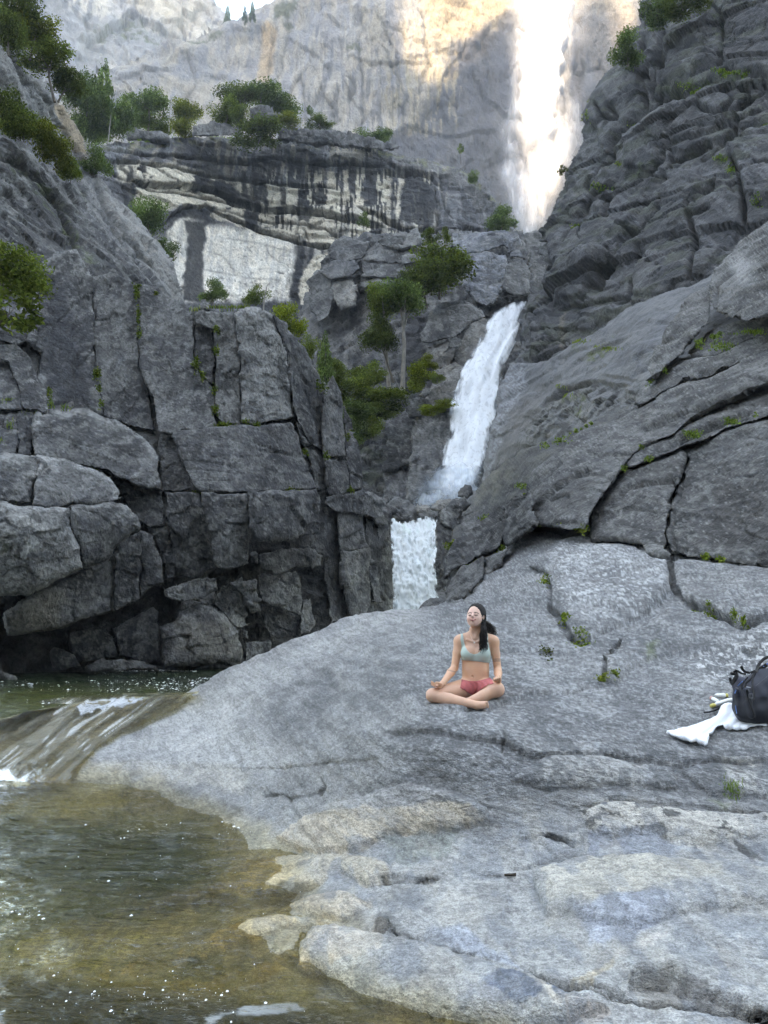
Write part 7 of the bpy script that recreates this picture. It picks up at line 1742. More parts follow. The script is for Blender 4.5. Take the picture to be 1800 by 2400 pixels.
# torso
T.ell(J(985, 1440, 6.46), (0.118, 0.095, 0.085), 0.02)                   # hips
T.ell(J(870, 1500, 6.50), (0.075, 0.09, 0.075), 0.03); T.ell(J(1110, 1500, 6.50), (0.075, 0.09, 0.075), 0.03)
T.cone(J(988, 1380, 6.46), J(985, 1180, 6.465), 0.092, 0.083, 0.04)
T.ell(J(988, 1290, 6.455), (0.104, 0.078, 0.09), 0.04)
T.ell(J(985, 1180, 6.46), (0.106, 0.078, 0.08), 0.04)
T.ell(J(985, 1010, 6.47), (0.120, 0.088, 0.105), 0.04)                   # ribs
T.ell(J(985, 860, 6.48), (0.126, 0.075, 0.085), 0.04)
T.cone(J(770, 775, 6.475), J(1210, 775, 6.475), 0.042, 0.042, 0.04)      # shoulder girdle
T.cone(J(905, 690, 6.475), J(790, 745, 6.475), 0.030, 0.034, 0.035); T.cone(J(1070, 690, 6.475), J(1200, 745, 6.475), 0.030, 0.034, 0.035)
T.ell(J(880, 965, 6.405), (0.058, 0.050, 0.055), 0.022); T.ell(J(1085, 970, 6.405), (0.058, 0.050, 0.055), 0.022)
T.ell(J(940, 1310, 6.372), (0.006, 0.012, 0.008), 0.004, sub=True)       # navel
T.cone(J(860, 760, 6.42), J(950, 795, 6.41), 0.008, 0.008, 0.012); T.cone(J(1120, 765, 6.42), J(1010, 795, 6.41), 0.008, 0.008, 0.012)   # collar bones
Torso = T.F.copy()
# legs
RK, LK = J(345, 1592, 6.17), J(1300, 1505, 6.17)
RA, LA = J(1030, 1742, 6.00), J(770, 1738, 6.13)
T.cone(J(860, 1480, 6.44), RK, 0.082, 0.052, 0.02); T.cone(J(1110, 1485, 6.44), LK, 0.084, 0.057, 0.02)
T.ell(RK + np.array([0, -0.004, 0.0]), (0.052, 0.055, 0.050), 0.015); T.ell(LK + np.array([0.004, -0.01, 0.0]), (0.055, 0.052, 0.058), 0.02)
Thigh = T.F.copy()
m1 = RK * 0.62 + RA * 0.38 + np.array([0, 0.008, -0.006])
T.cone(RK, m1, 0.046, 0.047, 0.015); T.cone(m1, RA, 0.047, 0.027, 0.012)
m2 = LK * 0.62 + LA * 0.38 + np.array([0, 0.01, -0.01])
T.cone(LK, m2, 0.048, 0.048, 0.015); T.cone(m2, LA, 0.047, 0.027, 0.012)
# feet
T.cone(RA, J(1120, 1742, 5.985), 0.030, 0.026, 0.012); T.cone(J(1095, 1735, 5.99), J(1140, 1725, 5.975), 0.026, 0.022, 0.010)
T.ell(J(1010, 1765, 6.03), (0.028, 0.03, 0.026), 0.012)
for i, (tx, ty, r) in enumerate(((1150, 1700, 0.0125), (1163, 1722, 0.0095), (1170, 1740, 0.009), (1174, 1757, 0.0085), (1172, 1772, 0.008))):
    T.cone(J(1135, 1722 + i * 9, 5.975), J(tx, ty, 5.96 + 0.004 * i), r, r * 0.95, 0.003)
T.cone(LA, J(680, 1778, 6.06), 0.028, 0.024, 0.012)
T.ell(J(820, 1760, 6.14), (0.028, 0.03, 0.026), 0.012)
for i in range(5):
    r = 0.0125 if i == 4 else 0.0088 + 0.0004 * i
    T.cone(J(672 + i * 6, 1782 + i * 3, 6.06 - 0.006 * i), J(585 + i * 24, 1788 + i * 9, 6.045 - 0.006 * i), r, r * 0.95, 0.003)
# arms
SR_, ER, WR = J(738, 785, 6.475), J(672, 1180, 6.44), J(492, 1415, 6.20)
SL_, EL, WL = J(1262, 790, 6.48), J(1318, 1205, 6.46), J(1330, 1375, 6.235)
for S0, E0, W0 in ((SR_, ER, WR), (SL_, EL, WL)):
    T.ell(S0, (0.042, 0.043, 0.046), 0.025)
    u1 = S0 * 0.55 + E0 * 0.45
    T.cone(S0, u1, 0.040, 0.035, 0.02); T.cone(u1, E0, 0.035, 0.030, 0.012)
    f1 = E0 * 0.68 + W0 * 0.32
    T.cone(E0, f1, 0.031, 0.033, 0.012); T.cone(f1, W0, 0.032, 0.0215, 0.012)
# hands: palm up on the knees, fingers curled
def hand(W0, palm, knuck, mids, tips, thumb, pr=(0.030, 0.036, 0.020)):
    T.cone(W0, palm, 0.021, 0.024, 0.010)
    T.ell(palm, pr, 0.010)
    for a, b, c, r in zip(knuck, mids, tips, (0.0074, 0.0079, 0.0077, 0.0068)):
        T.cone(palm * 0.45 + a * 0.55, a, r * 1.1, r * 1.05, 0.005); T.cone(a, b, r * 1.05, r, 0.0025); T.cone(b, c, r, r * 0.82, 0.0025)
    T.cone(thumb[0], thumb[1], 0.0115, 0.0098, 0.006); T.cone(thumb[1], thumb[2], 0.0098, 0.008, 0.003)
P0 = J(440, 1445, 6.155)
hand(WR, P0, [J(388 + 4 * i, 1440 + 6 * i, 6.185 - 0.021 * i) for i in range(4)], [J(335 + 14 * i, 1432 + 9 * i, 6.175 - 0.022 * i) for i in range(4)],
     [J(330 + 20 * i, 1385 + 13 * i, 6.168 - 0.022 * i) for i in range(4)], [J(470, 1425, 6.125), J(430, 1408, 6.095), J(396, 1402, 6.10)])
P1 = J(1305, 1392, 6.18)
hand(WL, P1, [J(1352 - 27 * i, 1362 + 4 * i, 6.13 - 0.002 * i) for i in range(4)], [J(1350 - 30 * i, 1335 + 7 * i, 6.108 - 0.002 * i) for i in range(4)],
     [J(1345 - 27 * i, 1298 + 12 * i, 6.118) for i in range(4)], [J(1345, 1395, 6.15), J(1356, 1362, 6.12), J(1340, 1335, 6.11)], (0.032, 0.034, 0.022))
# neck and head
T.cone(J(985, 730, 6.49), J(990, 560, 6.475), 0.050, 0.045, 0.03)
T.cone(J(915, 600, 6.46), J(955, 740, 6.425), 0.010, 0.009, 0.018); T.cone(J(1045, 590, 6.46), J(985, 740, 6.425), 0.010, 0.009, 0.018)
T.ell(J(1002, 382, 6.475), (0.071, 0.088, 0.082), 0.02, (radians(-12), 'Z'))
T.ell(J(965, 425, 6.425), (0.059, 0.060, 0.083), 0.02, (radians(-12), 'Z'))
T.ell(J(960, 478, 6.405), (0.046, 0.050, 0.046), 0.025)
T.ell(J(950, 522, 6.378), (0.021, 0.020, 0.018), 0.02)
T.ell(J(893, 448, 6.385), (0.020, 0.020, 0.020), 0.02); T.ell(J(1012, 450, 6.39), (0.023, 0.020, 0.021), 0.02)    # cheeks
T.ell(J(903, 392, 6.352), (0.015, 0.007, 0.010), 0.008, sub=True); T.ell(J(993, 390, 6.352), (0.016, 0.007, 0.010), 0.008, sub=True)
T.ell(J(903, 393, 6.376), (0.0125, 0.012, 0.009), 0.008); T.ell(J(993, 391, 6.376), (0.013, 0.012, 0.009), 0.008)   # closed lids
T.cone(J(943, 372, 6.362), J(936, 410, 6.332), 0.0070, 0.0105, 0.007)
T.ell(J(921, 422, 6.352), (0.006, 0.007, 0.005), 0.004); T.ell(J(951, 422, 6.352), (0.006, 0.007, 0.005), 0.004)
T.cone(J(912, 463, 6.362), J(940, 464, 6.348), 0.0045, 0.0055, 0.004); T.cone(J(940, 464, 6.348), J(985, 460, 6.364), 0.0055, 0.0045, 0.004)
T.cone(J(920, 474, 6.360), J(944, 478, 6.350), 0.0045, 0.006, 0.004); T.cone(J(944, 478, 6.350), J(976, 472, 6.362), 0.006, 0.0045, 0.004)
T.ell(J(1108, 425, 6.462), (0.006, 0.012, 0.022), 0.006, (radians(20), 'Z'))                                        # ear
v, q = surface(T.F, T.lo, hs)
v = smooth_mesh(v, q, 1)
cx, cy = crop(v)
skin = np.zeros((len(v), 3)) + np.array([0.64, 0.36, 0.235])
def bl(m, c):
    global skin
    m = np.clip(m, 0, 1)[:, None]; skin = skin * (1 - m) + np.array(c) * m
chest = np.exp(-((cx - 980) / 190) ** 2 - ((cy - 800) / 170) ** 2) * (v[:, 1] < 6.5)
bl(chest * 0.6, (0.66, 0.43, 0.35))
legm = (cy > 1440).astype(float); bl(legm * 0.45, (0.62, 0.39, 0.30))
face = (v[:, 1] < 6.46) & (cy < 560) & (cy > 240) & (cx > 840) & (cx < 1110)
bl(face * 0.75, (0.70, 0.46, 0.40))
g = lambda x, y, sx, sy: np.exp(-((cx - x) / sx) ** 2 - ((cy - y) / sy) ** 2) * (v[:, 1] < 6.42)
bl(g(890, 448, 24, 18) * 0.35 + g(1015, 450, 30, 20) * 0.35, (0.60, 0.28, 0.23))
arc = lambda x0, y0, x1, y1, sag, w: (np.abs(cy - (y0 + (y1 - y0) * (cx - x0) / (x1 - x0) - sag * 4 * ((cx - x0) / (x1 - x0)) * (1 - (cx - x0) / (x1 - x0)))) < w) & (cx > x0) & (cx < x1) & (v[:, 1] < 6.42)
bl(arc(870, 372, 928, 364, 10, 6.5) * 0.95, (0.07, 0.045, 0.035)); bl(arc(963, 360, 1034, 372, 10, 6.5) * 0.95, (0.07, 0.045, 0.035))
bl(arc(878, 394, 926, 396, -6, 6.0) * 0.95, (0.04, 0.025, 0.02)); bl(arc(966, 395, 1024, 393, -6, 6.0) * 0.95, (0.04, 0.025, 0.02))
bl(g(903, 386, 24, 11) * 0.8 + g(995, 384, 26, 11) * 0.9, (0.34, 0.18, 0.14))
bl(arc(904, 464, 988, 459, -8, 10) * 0.9, (0.46, 0.15, 0.15)); bl(arc(900, 466, 994, 460, -11, 3.6) * 0.95, (0.17, 0.05, 0.05))
bl(g(922, 427, 6, 4) * 0.6 + g(950, 427, 6, 4) * 0.2, (0.30, 0.12, 0.10))
bl(g(1240, 1450, 70, 40) * 0.25 + g(325, 1560, 50, 40) * 0.2, (0.58, 0.30, 0.25))
# tattoo bands: one on her left upper arm, one on her right forearm
tat = (cx > 1225) & (cx < 1370) & (np.abs(cy - (1072 - (cx - 1225) * 0.08)) < 24) & (v[:, 1] > 6.3)
pat = ((np.sin(cx * 0.35) * np.sin(cy * 0.45 + cx * 0.1)) > -0.25) | (np.abs(np.abs(cy - (1072 - (cx - 1225) * 0.08)) - 20) < 4)
bl((tat & pat) * 0.55, (0.10, 0.09, 0.10))
t2 = (cx > 570) & (cx < 700) & (np.abs(cy - (1213 + (cx - 570) * 0.26)) < 9) & (v[:, 1] > 6.25) & (v[:, 1] < 6.56)
bl(t2 * 0.45, (0.12, 0.11, 0.12))
skin_m = plain_mat('skin', (0.5, 0.3, 0.2), 0.5, 0.05, 160, attr=True, sss=0.12)
base_p = np.array([J(985, 1600, 6.3)[0], 6.3, v[:, 2].min()])
person = link('person', mesh_from('person', v - base_p, q, skin), skin_m)
person.location = Vector([float(a) for a in base_p])
tag(person, 'dark haired woman sitting cross legged with eyes closed and palms up on the grey slab', 'woman')
def under(name, v, q, mat, colr=None, smooth=True, tris=False):
    o = link(name, mesh_from(name, np.asarray(v) - base_p, q, colr, smooth), mat); o.parent = person; return o
# clothes: a shell just outside the body, cut along the seams
XX, YY, ZZ = T.grid()
Pg = np.stack([XX, YY, ZZ], -1)
gx, gy = crop(Pg)
def cloth(name, F, off, poly, mat, fold=None, cf=None, sel=None):
    p = np.array(poly, float)
    m = (gx > p[:, 0].min() - 30) & (gx < p[:, 0].max() + 30) & (gy > p[:, 1].min() - 30) & (gy < p[:, 1].max() + 30)
    sd = np.full(F.shape, -0.05)
    s2, _, _ = polysd(gx[m], gy[m], p)
    sd[m] = s2 * 0.000547
    D = F - off
    if fold is not None: D = D - fold(gx, gy)
    D = np.maximum(D, -sd)
    if sel is not None: D = np.where(sel, D, 0.05)
    vv, qq = surface(D.astype(np.float32), T.lo, hs)
    vv = smooth_mesh(vv, qq, 1)
    a, b = crop(vv)
    return under(name, vv, qq, mat, cf(a, b) if cf else None)
top_m = plain_mat('sage_fabric', (0.42, 0.52, 0.49), 0.75, 0.05, 400, attr=True)
def top_c(a, b):
    c = np.zeros((len(a), 3)) + np.array([0.40, 0.50, 0.47]); m = (b > 1058 + (a - 780) * 0.03)[:, None]
    return np.where(m, c * 0.82, c)
cloth('bikini_top', Torso, 0.006, [(778, 1066), (755, 990), (754, 900), (760, 800), (764, 670), (798, 670), (812, 790), (836, 870), (866, 925), (905, 962), (960, 980), (1010, 970), (1060, 935), (1095, 880), (1112, 800), (1125, 670), (1172, 670), (1176, 800), (1200, 900), (1226, 1000), (1214, 1112), (1100, 1098), (980, 1082), (880, 1075)], top_m, cf=top_c)
sh_m = plain_mat('coral_fabric', (0.50, 0.13, 0.13), 0.85, 0.10, 300, attr=True)
def sh_c(a, b):
    c = np.zeros((len(a), 3)) + np.array([0.52, 0.135, 0.135]); pt = (np.sin(a * 0.11 + 2 * np.sin(b * 0.05)) * np.sin(b * 0.09 + np.sin(a * 0.06)) > 0.55)[:, None]
    c = np.where(pt, c * np.array([0.8, 0.9, 1.0]), c)
    hem = ((b > 1486 + (a - 765) * 0.62) & (a < 940) & (b > 1470))[:, None]
    return np.where(hem, np.array([0.62, 0.45, 0.48]), np.where((b < 1388 + (a - 790) * -0.06)[:, None], c * 0.85, c))
cloth('shorts', Thigh, 0.007, [(778, 1352), (880, 1376), (1000, 1380), (1120, 1352), (1222, 1318), (1245, 1380), (1262, 1420), (1180, 1432), (1100, 1482), (1030, 1545), (985, 1590), (935, 1612), (880, 1560), (820, 1515), (755, 1482), (768, 1420)], sh_m,
      fold=lambda a, b: 0.0025 * np.sin(a * 0.075 + 2.2 * np.sin(b * 0.02)) * (b > 1395) + 0.0015 * np.sin(a * 0.3) * (b < 1390), cf=sh_c)
# hair
hair_m = plain_mat('dark_hair', (0.022, 0.017, 0.016), 0.85, 0.3, 500, attr=True)
Hc = Solid(J(820, 620, 6.6) * np.array([1, 0, 1]) + np.array([0, 6.34, 0]), J(1180, 200, 6.62), 0.004)
Hc.ell(J(1006, 374, 6.480), (0.079, 0.096, 0.090), 0.02, (radians(-12), 'Z')); Hc.ell(J(1095, 500, 6.49), (0.028, 0.04, 0.045), 0.03)
g3 = np.stack(Hc.grid(), -1); hx, hy = crop(g3)
oval = [(862, 480), (858, 420), (866, 350), (888, 300), (925, 266), (962, 256), (1010, 280), (1048, 326), (1068, 380), (1078, 440), (1078, 520), (1060, 600), (860, 600)]
so, _, _ = polysd(hx, hy, np.array(oval, float))
facecut = np.minimum(so * 0.000547, 6.475 - g3[..., 1])
neck = np.minimum((hy - 535) * 0.0005, 0.02 + 0 * hx)
D = np.maximum(np.maximum(Hc.F, facecut), np.where(hx < 1060, neck, -1))
ear = np.sqrt(((hx - 1110) / 20) ** 2 + ((hy - 428) / 36) ** 2) - 1
D = np.maximum(D, -np.where(g3[..., 1] < 6.50, ear * 0.03, 1))
D = D + 0.0012 * np.sin(hx * 0.10 + hy * 0.16)
hv, hq = surface(D.astype(np.float32), Hc.lo, 0.004)
hv = smooth_mesh(hv, hq, 1)
under('hair', hv, hq, hair_m, np.zeros((len(hv), 3)) + np.array([0.012, 0.009, 0.009]))
rs = np.random.RandomState(5)
vs, fs, cs = [], [], []
def strand(pts, r, c):
    a, f = tube(pts, [r * (1 - 0.5 * i / len(pts)) for i in range(len(pts))], 3)
    o = len(vs); vs.extend(a); fs.extend([tuple(i + o for i in t) for t in f]); cs.extend([c] * len(a))
for i in range(230):
    u = rs.rand(); t0 = rs.rand()
    ex = 1040 + 125 * rs.rand(); ey = 760 + 230 * rs.rand() - abs(ex - 1085) * 0.9
    x0, y0 = 1085 + 45 * rs.rand(), 455 + 90 * rs.rand()
    Y0 = 6.46 + 0.03 * rs.rand(); Y1 = 6.335 + 0.05 * rs.rand()
    ph = rs.rand() * 6; pts = []
    for k in range(15):
        s = k / 14.0
        w = 24 * s ** 0.7 * (0.5 + rs.rand() * 0.1)
        pts.append(J(x0 + (ex - x0) * s ** 0.7 + w * sin(ph + s * 17), y0 + (ey - y0) * s, Y0 + (Y1 - Y0) * min(1, s * 2.0)) + np.array([0, 0.006 * cos(ph + s * 17), 0]))
    c = np.array([0.016, 0.013, 0.014]) * (0.7 + 0.9 * rs.rand())
    strand(pts, 0.0026, c)
for i in range(260):
    a = rs.rand() * 6.28; r = rs.rand() ** 0.6
    ex, ey = 1235 + 88 * r * cos(a), 635 + 95 * r * sin(a) + 30 * max(0, cos(a)) * r
    x0, y0 = 1105 + 30 * rs.rand(), 480 + 60 * rs.rand()
    ph = rs.rand() * 6; pts = []
    for k in range(12):
        s = k / 11.0
        pts.append(J(x0 + (ex - x0) * s + 10 * s * sin(ph + s * 22), y0 + (ey - y0) * s - 26 * sin(pi * s) + 8 * s * cos(ph + s * 20), 6.49 + 0.05 * rs.normal() * s * 0.5 + 0.02 * s))
    c = np.array([0.055, 0.042, 0.036]) * (0.5 + 0.9 * rs.rand()) if r > 0.5 else np.array([0.028, 0.022, 0.02])
    strand(pts, 0.0021, c)
o = under('ponytail', np.array(vs), fs, hair_m, np.array(cs)); o['label'] = 'long curly dark ponytail over her shoulder'
# necklace and earring
chain = [J(905 + (1060 - 905) * t, 690 + 105 * sin(pi * t) ** 0.9, 6.402 - 0.006 * sin(pi * t)) for t in np.linspace(0, 1, 15)]
a, f = tube(chain, [0.0011] * 15, 4); under('necklace', np.array(a), f, plain_mat('silver', (0.75, 0.72, 0.66), 0.3, metal=0.8))
a, f = tube([J(967, 790, 6.392), J(967, 800, 6.389), J(967, 812, 6.389), J(967, 818, 6.391)], [0.001, 0.0055, 0.0055, 0.001], 8); under('pendant', np.array(a), f, plain_mat('pearl', (0.8, 0.78, 0.75), 0.3))
a, f = tube([J(1096 + 12 * cos(t), 480 + 17 * sin(t), 6.455) for t in np.linspace(0, 6.28, 12)], [0.0022] * 12, 5); under('earring', np.array(a), f, plain_mat('gold', (0.65, 0.50, 0.28), 0.3, metal=0.8))

# ------------------------------------------------------------------ backpack, cloth, tubes
def Bp(cx, cy, Y): return np.array(V(1540 + cx / PK, 1500 + cy / PK, Y))
def crop2(P):
    x, y = proj(P); return (x - 1540) * PK, (y - 1500) * PK
lo = np.array([Bp(1060, 900, 5.9)[0], 5.70, Bp(1400, 1330, 5.9)[2] - 0.02]); hi = np.array([Bp(2050, 900, 6.2)[0], 6.32, Bp(1400, 330, 6.2)[2]])
K = Solid(lo, hi, 0.005)
K.ell(Bp(1560, 900, 5.99), (0.205, 0.13, 0.165), 0.03, (radians(20), 'Y'))
K.ell(Bp(1700, 720, 6.02), (0.19, 0.11, 0.15), 0.05); K.ell(Bp(1330, 980, 5.97), (0.095, 0.10, 0.115), 0.05)
K.ell(Bp(1560, 1080, 5.93), (0.19, 0.09, 0.085), 0.05)
K.ell(Bp(1250, 660, 6.02), (0.065, 0.08, 0.060), 0.03); K.ell(Bp(1850, 1000, 5.96), (0.12, 0.11, 0.14), 0.05)
K.cone(Bp(1190, 740, 5.93), Bp(1205, 1080, 5.91), 0.02, 0.02, 0.02)
K.cone(Bp(1330, 760, 5.862), Bp(1420, 1130, 5.85), 0.022, 0.02, 0.02)
g3 = np.stack(K.grid(), -1); kx, ky = crop2(g3)
K.F = (K.F + 0.004 * np.sin(kx * 0.012 + ky * 0.018) * np.sin(ky * 0.012) + 0.002 * np.sin(kx * 0.03 - ky * 0.022)).astype(np.float32)
v, q = surface(K.F, K.lo, 0.005); v = smooth_mesh(v, q, 2)
a, b = crop2(v)
c = np.zeros((len(v), 3)) + np.array([0.018, 0.021, 0.034])
lower = (b > 830 + (a - 1130) * 0.05)[:, None]
c = np.where(lower, np.array([0.010, 0.012, 0.020]), c)
lid = ((b < 720) & (a < 1330))[:, None]; c = np.where(lid, np.array([0.035, 0.036, 0.058]), c)
bp0 = np.array([(v[:, 0].min() + v[:, 0].max()) / 2, 6.0, v[:, 2].min()])
pack = empty('backpack', [float(t) for t in bp0])
tag(pack, 'black hiking backpack cut off by the right picture edge', 'backpack')
pk_m = plain_mat('pack_fabric', (0.02, 0.022, 0.035), 0.6, 0.2, 350, attr=True, bump=0.3)
def pk(name, v, q, m, colr=None):
    o = link(name, mesh_from(name, np.asarray(v) - bp0, q, colr), m); o.parent = pack; return o
pk('pack_body', v, q, pk_m, c)
web = plain_mat('webbing', (0.008, 0.008, 0.010), 0.6); blue = plain_mat('blue_piping', (0.10, 0.22, 0.52), 0.5); grey_p = plain_mat('grey_plastic', (0.16, 0.165, 0.18), 0.4)
def on_pack(cx, cy, out=0.004):
    """point of the pack surface under a sight line"""
    d = (a - cx) ** 2 + (b - cy) ** 2 + (v[:, 1] - 5.7) * 400
    d = np.where(v[:, 1] < 6.05, d, 1e9)
    p = v[np.argmin(d)]; p = np.array(Bp(cx, cy, p[1] - out)); return p
def ribbon(pts, w, th=0.003):
    pts = [np.array(p) for p in pts]; vs, fs = [], []
    for i, p in enumerate(pts):
        d = pts[min(i + 1, len(pts) - 1)] - pts[max(i - 1, 0)]; s = np.cross(d, [0, 1, 0]); s /= np.linalg.norm(s) + 1e-9
        n = np.array([0, -th, 0])
        vs += [p - s * w / 2, p + s * w / 2, p + s * w / 2 + n, p - s * w / 2 + n]
        if i:
            k = (i - 1) * 4
            fs += [(k + j, k + (j + 1) % 4, k + 4 + (j + 1) % 4, k + 4 + j) for j in range(4)]
    fs += [(0, 1, 2, 3), tuple(len(vs) - 4 + j for j in (3, 2, 1, 0))]
    return np.array(vs), fs
loop = [Bp(1480 + 0, 470, 5.93), Bp(1500, 400, 5.95), Bp(1535, 340, 5.97), Bp(1590, 285, 5.99), Bp(1650, 255, 6.0), Bp(1740, 250, 6.0), Bp(1840, 300, 6.0), Bp(1900, 400, 6.0)]
vv, ff = ribbon(loop, 0.022, 0.006); pk('handle', vv, ff, web)
for L_, w, m, nm in (([(1480, 460), (1440, 530), (1400, 590), (1330, 640), (1310, 700), (1300, 740)], 0.022, web, 'strap'), ([(1490, 470), (1440, 560), (1425, 640), (1440, 760), (1450, 860), (1430, 900)], 0.016, web, 'strap'),
                     ([(1360, 560), (1300, 620), (1260, 700), (1270, 740)], 0.016, web, 'strap'), ([(1340, 740), (1350, 850), (1400, 980), (1440, 1100), (1460, 1170)], 0.012, web, 'strap'),
                     ([(1640, 370), (1560, 420), (1480, 470), (1400, 500)], 0.03, web, 'zip_flap'),
                     ([(1205, 690), (1235, 655), (1270, 625), (1310, 603)], 0.006, blue, 'piping'), ([(1162, 800), (1170, 770), (1180, 745)], 0.008, blue, 'piping'), ([(1172, 980), (1180, 1040), (1190, 1100)], 0.005, blue, 'piping'), ([(1590, 400), (1620, 370), (1670, 350)], 0.012, blue, 'piping')):
    vv, ff = ribbon([on_pack(x, y) for x, y in L_], w); pk(nm, vv, ff, m)
# buckles
vv, ff = ribbon([on_pack(x, y, 0.008) for x, y in ((1372, 806), (1426, 806), (1432, 866), (1376, 868), (1372, 806))], 0.005, 0.004); pk('buckle', vv, ff, grey_p)
vv, ff = ribbon([on_pack(x, y, 0.008) for x, y in ((1330, 700), (1392, 712))], 0.008, 0.004); pk('buckle', vv, ff, plain_mat('pale_plastic', (0.35, 0.36, 0.40), 0.4))
# lettering: unreadable pale letters running up to the right
lt = plain_mat('grey_print', (0.10, 0.11, 0.14), 0.6); vs, fs = [], []
for i in range(16):
    t = i / 15.0; x, y = 1475 + 230 * t, 690 - 175 * t - 20 * t * t
    segs = [((0, 0), (3, -14))] + ([((3, -14), (8, -8))] if i % 3 else [((0, -6), (7, -10))])
    for (x0, y0), (x1, y1) in segs:
        u, f = ribbon([on_pack(x + x0, y + y0, 0.003), on_pack(x + x1, y + y1, 0.003)], 0.0018, 0.0008); k = len(vs); vs += list(u); fs += [tuple(j + k for j in g_) for g_ in f]
o = pk('lettering', np.array(vs), fs, lt)
# gear bunched at the top of the pack
for pts, w, nm in (([(1165, 455), (1170, 500), (1185, 540), (1150, 600), (1110, 640)], 0.028, 'side_strap'), ([(1095, 500), (1140, 505), (1180, 500)], 0.022, 'side_strap'), ([(1250, 390), (1275, 440), (1310, 475), (1380, 490)], 0.018, 'side_strap'),
                   ([(1160, 450), (1200, 465), (1260, 500), (1320, 510)], 0.014, 'side_strap'), ([(1085, 560), (1090, 610), (1120, 670)], 0.016, 'side_strap')):
    vv, ff = ribbon([Bp(x, y, 5.96 + 0.01 * (i % 2)) for i, (x, y) in enumerate(pts)], w, 0.012); pk(nm, vv, ff, web)
# loose strap on the rock
def gpt(cx, cy, up=0.004):
    x, y = 1540 + cx / PK, 1500 + cy / PK
    p = ground_R.at(x, y); return np.array(V(x, y, p[1])) * (1 - up / p[1])
vv, ff = ribbon([gpt(695, 1085, 0.03), gpt(780, 1075, 0.03), gpt(880, 1045, 0.03), gpt(960, 1000, 0.03), gpt(1040, 975, 0.03), gpt(1140, 930, 0.05)], 0.012, 0.006)
pk('loose_strap', vv, ff, web)

# crumpled white cloth
cl = [(165, 1380), (230, 1350), (340, 1335), (480, 1320), (600, 1270), (760, 1190), (900, 1120), (960, 1070), (1040, 1010), (1100, 1000), (1170, 1070), (1200, 1110), (1270, 1130), (1400, 1200), (1500, 1215), (1590, 1225), (1635, 1250), (1640, 1285), (1540, 1275), (1400, 1290), (1330, 1325), (1200, 1325), (1080, 1305), (990, 1270), (900, 1290), (850, 1330), (820, 1390), (755, 1400), (765, 1450), (715, 1545), (650, 1530), (600, 1490), (510, 1515), (400, 1470), (230, 1420)]
cpx = [(1540 + x / PK, 1500 + y / PK) for x, y in cl]
R = Relief(cpx, 0.9, 0.6, 6, dens=2)
Yg = np.zeros(R.X.shape)
gr = np.array([[float(ground_R.at(x, y)[1]) for x in np.linspace(1555, 1805, 12)] for y in np.linspace(1650, 1750, 6)])
xi = np.clip((R.X - 1555) / 250 * 11, 0, 10.99); yi = np.clip((R.Yp - 1650) / 100 * 5, 0, 4.99)
x0 = xi.astype(int); y0 = yi.astype(int); fx = xi - x0; fy = yi - y0
Yg = (gr[y0, x0] * (1 - fx) + gr[y0, x0 + 1] * fx) * (1 - fy) + (gr[y0 + 1, x0] * (1 - fx) + gr[y0 + 1, x0 + 1] * fx) * fy
R.base(Yg * 0.994)
ax_, ay_ = (R.X - 1540) * PK, (R.Yp - 1500) * PK
fold = (n3(ax_ / 150 + ay_ / 90, ay_ / 260 - ax_ / 400, ax_ * 0, 5) - 0.5) * 12 + (n3(ax_ / 60 + ay_ / 50, ay_ / 200, ax_ * 0, 6) - 0.5) * 5
R.push(fold + 3 + 9 * np.exp(-(((ax_ - 1060) / 130) ** 2 + ((ay_ - 1080) / 80) ** 2)))
R.roll(2.4, 2.0, 1.5, 0.2)
R.commit()
R.C[:] = (0.80, 0.82, 0.86)
o = R.build('cloth', plain_mat('white_cotton', (0.8, 0.82, 0.85), 0.9, 0.03, 300, attr=True)); recenter(o)
tag(o, 'crumpled white shirt lying on the rock in front of the backpack', 'cloth')
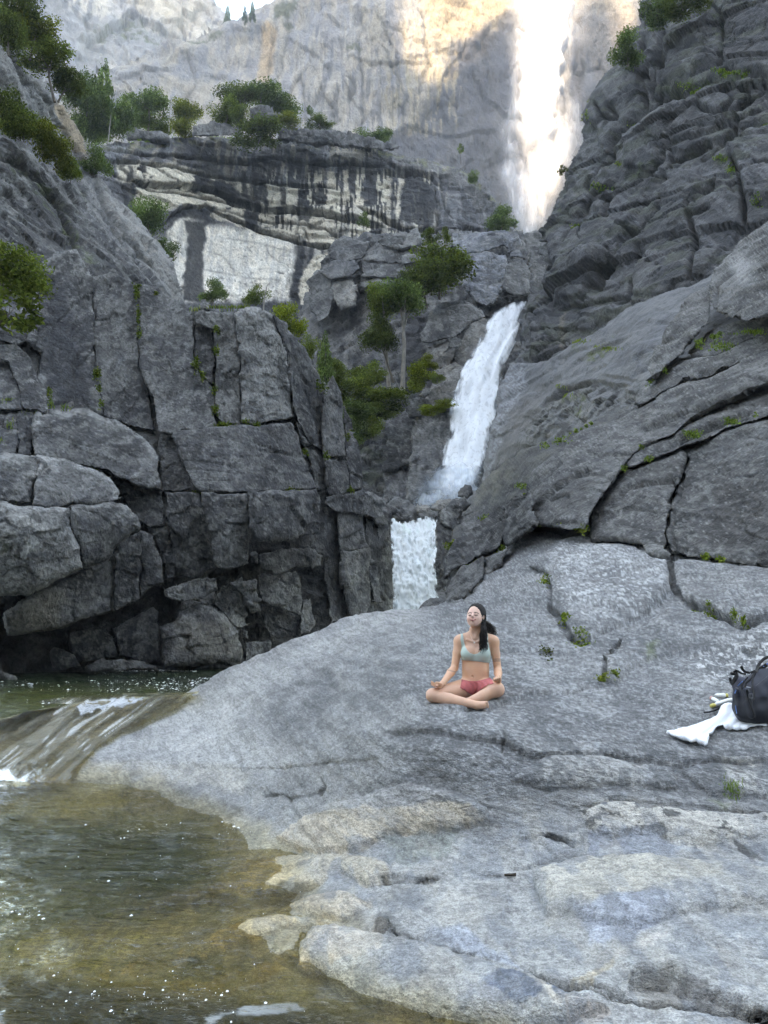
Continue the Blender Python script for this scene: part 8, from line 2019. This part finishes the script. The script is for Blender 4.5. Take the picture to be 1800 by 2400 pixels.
# sunscreen tubes
def sun_tube(p0, p1, r, label, capcol, body=(0.78, 0.78, 0.76), flat=0.75):
    A, Bq = gpt(*p0, 0.03 + r), gpt(*p1, 0.03 + r)
    root = empty('tube', [float(t) for t in (A + Bq) / 2 - np.array([0, 0, r])])
    rp = np.array(root.location)
    def seg(t0, t1, r0, r1, nm, m, k=10):
        n = 6; P = [A + (Bq - A) * (t0 + (t1 - t0) * i / n) for i in range(n + 1)]
        vs, fs = tube([Vector(p - rp) for p in P], [r0 * 0.7] + [r0 + (r1 - r0) * i / n for i in range(1, n)] + [r1 * 0.7], k)
        fs = list(fs); base = len(vs)
        vs = vs + [tuple(P[0] - rp), tuple(P[-1] - rp)]
        fs += [(base, (j + 1) % k, j, base) for j in range(k)] + [(base + 1, n * k + j, n * k + (j + 1) % k, base + 1) for j in range(k)]
        me = bpy.data.meshes.new(nm); me.from_pydata(vs, [], [tuple(dict.fromkeys(f)) for f in fs]); me.polygons.foreach_set('use_smooth', [True] * len(me.polygons)); me.update()
        o = link(nm, me, m); o.parent = root
    seg(0.0, 0.80, r * 0.85, r, 'tube_body', plain_mat('tube_plastic', body, 0.35, 0.12, 60))
    seg(0.80, 1.0, r * 0.85, r * 0.8, 'cap', plain_mat('cap_plastic', capcol, 0.35))
    tag(root, label, 'tube', 'sunscreen tubes by the backpack')
sun_tube((865, 830), (1065, 830), 0.020, 'white tube with a yellow end lying behind the other two', (0.62, 0.52, 0.12))
sun_tube((1120, 885), (800, 990), 0.019, 'white tube with a yellow cap closest to the loose strap', (0.62, 0.54, 0.14))
sun_tube((920, 925), (800, 860), 0.018, 'small white tube with a pink cap at the left', (0.66, 0.34, 0.30))

# ------------------------------------------------------------------ air
def haze_box():
    lo, hi = (-2700, -1700, -16), (2700, 760, 1100)
    vs = [(x, y, z) for x in (lo[0], hi[0]) for y in (lo[1], hi[1]) for z in (lo[2], hi[2])]
    fs = [(0, 1, 3, 2), (4, 6, 7, 5), (0, 4, 5, 1), (2, 3, 7, 6), (0, 2, 6, 4), (1, 5, 7, 3)]
    m = bpy.data.materials.new('haze_air'); m.use_nodes = True
    nt = m.node_tree; nt.nodes.remove(nt.nodes['Principled BSDF'])
    pv = nt.nodes.new('ShaderNodeVolumePrincipled'); pv.inputs['Color'].default_value = (0.88, 0.92, 1, 1); pv.inputs['Density'].default_value = 0.0005; pv.inputs['Anisotropy'].default_value = 0.0
    nt.links.new(pv.outputs[0], nt.nodes['Material Output'].inputs['Volume'])
    o = link('haze', mesh_from('haze', vs, fs, None, False), m); tag(o, 'thin pale air in the gorge', kind='stuff')
haze_box()
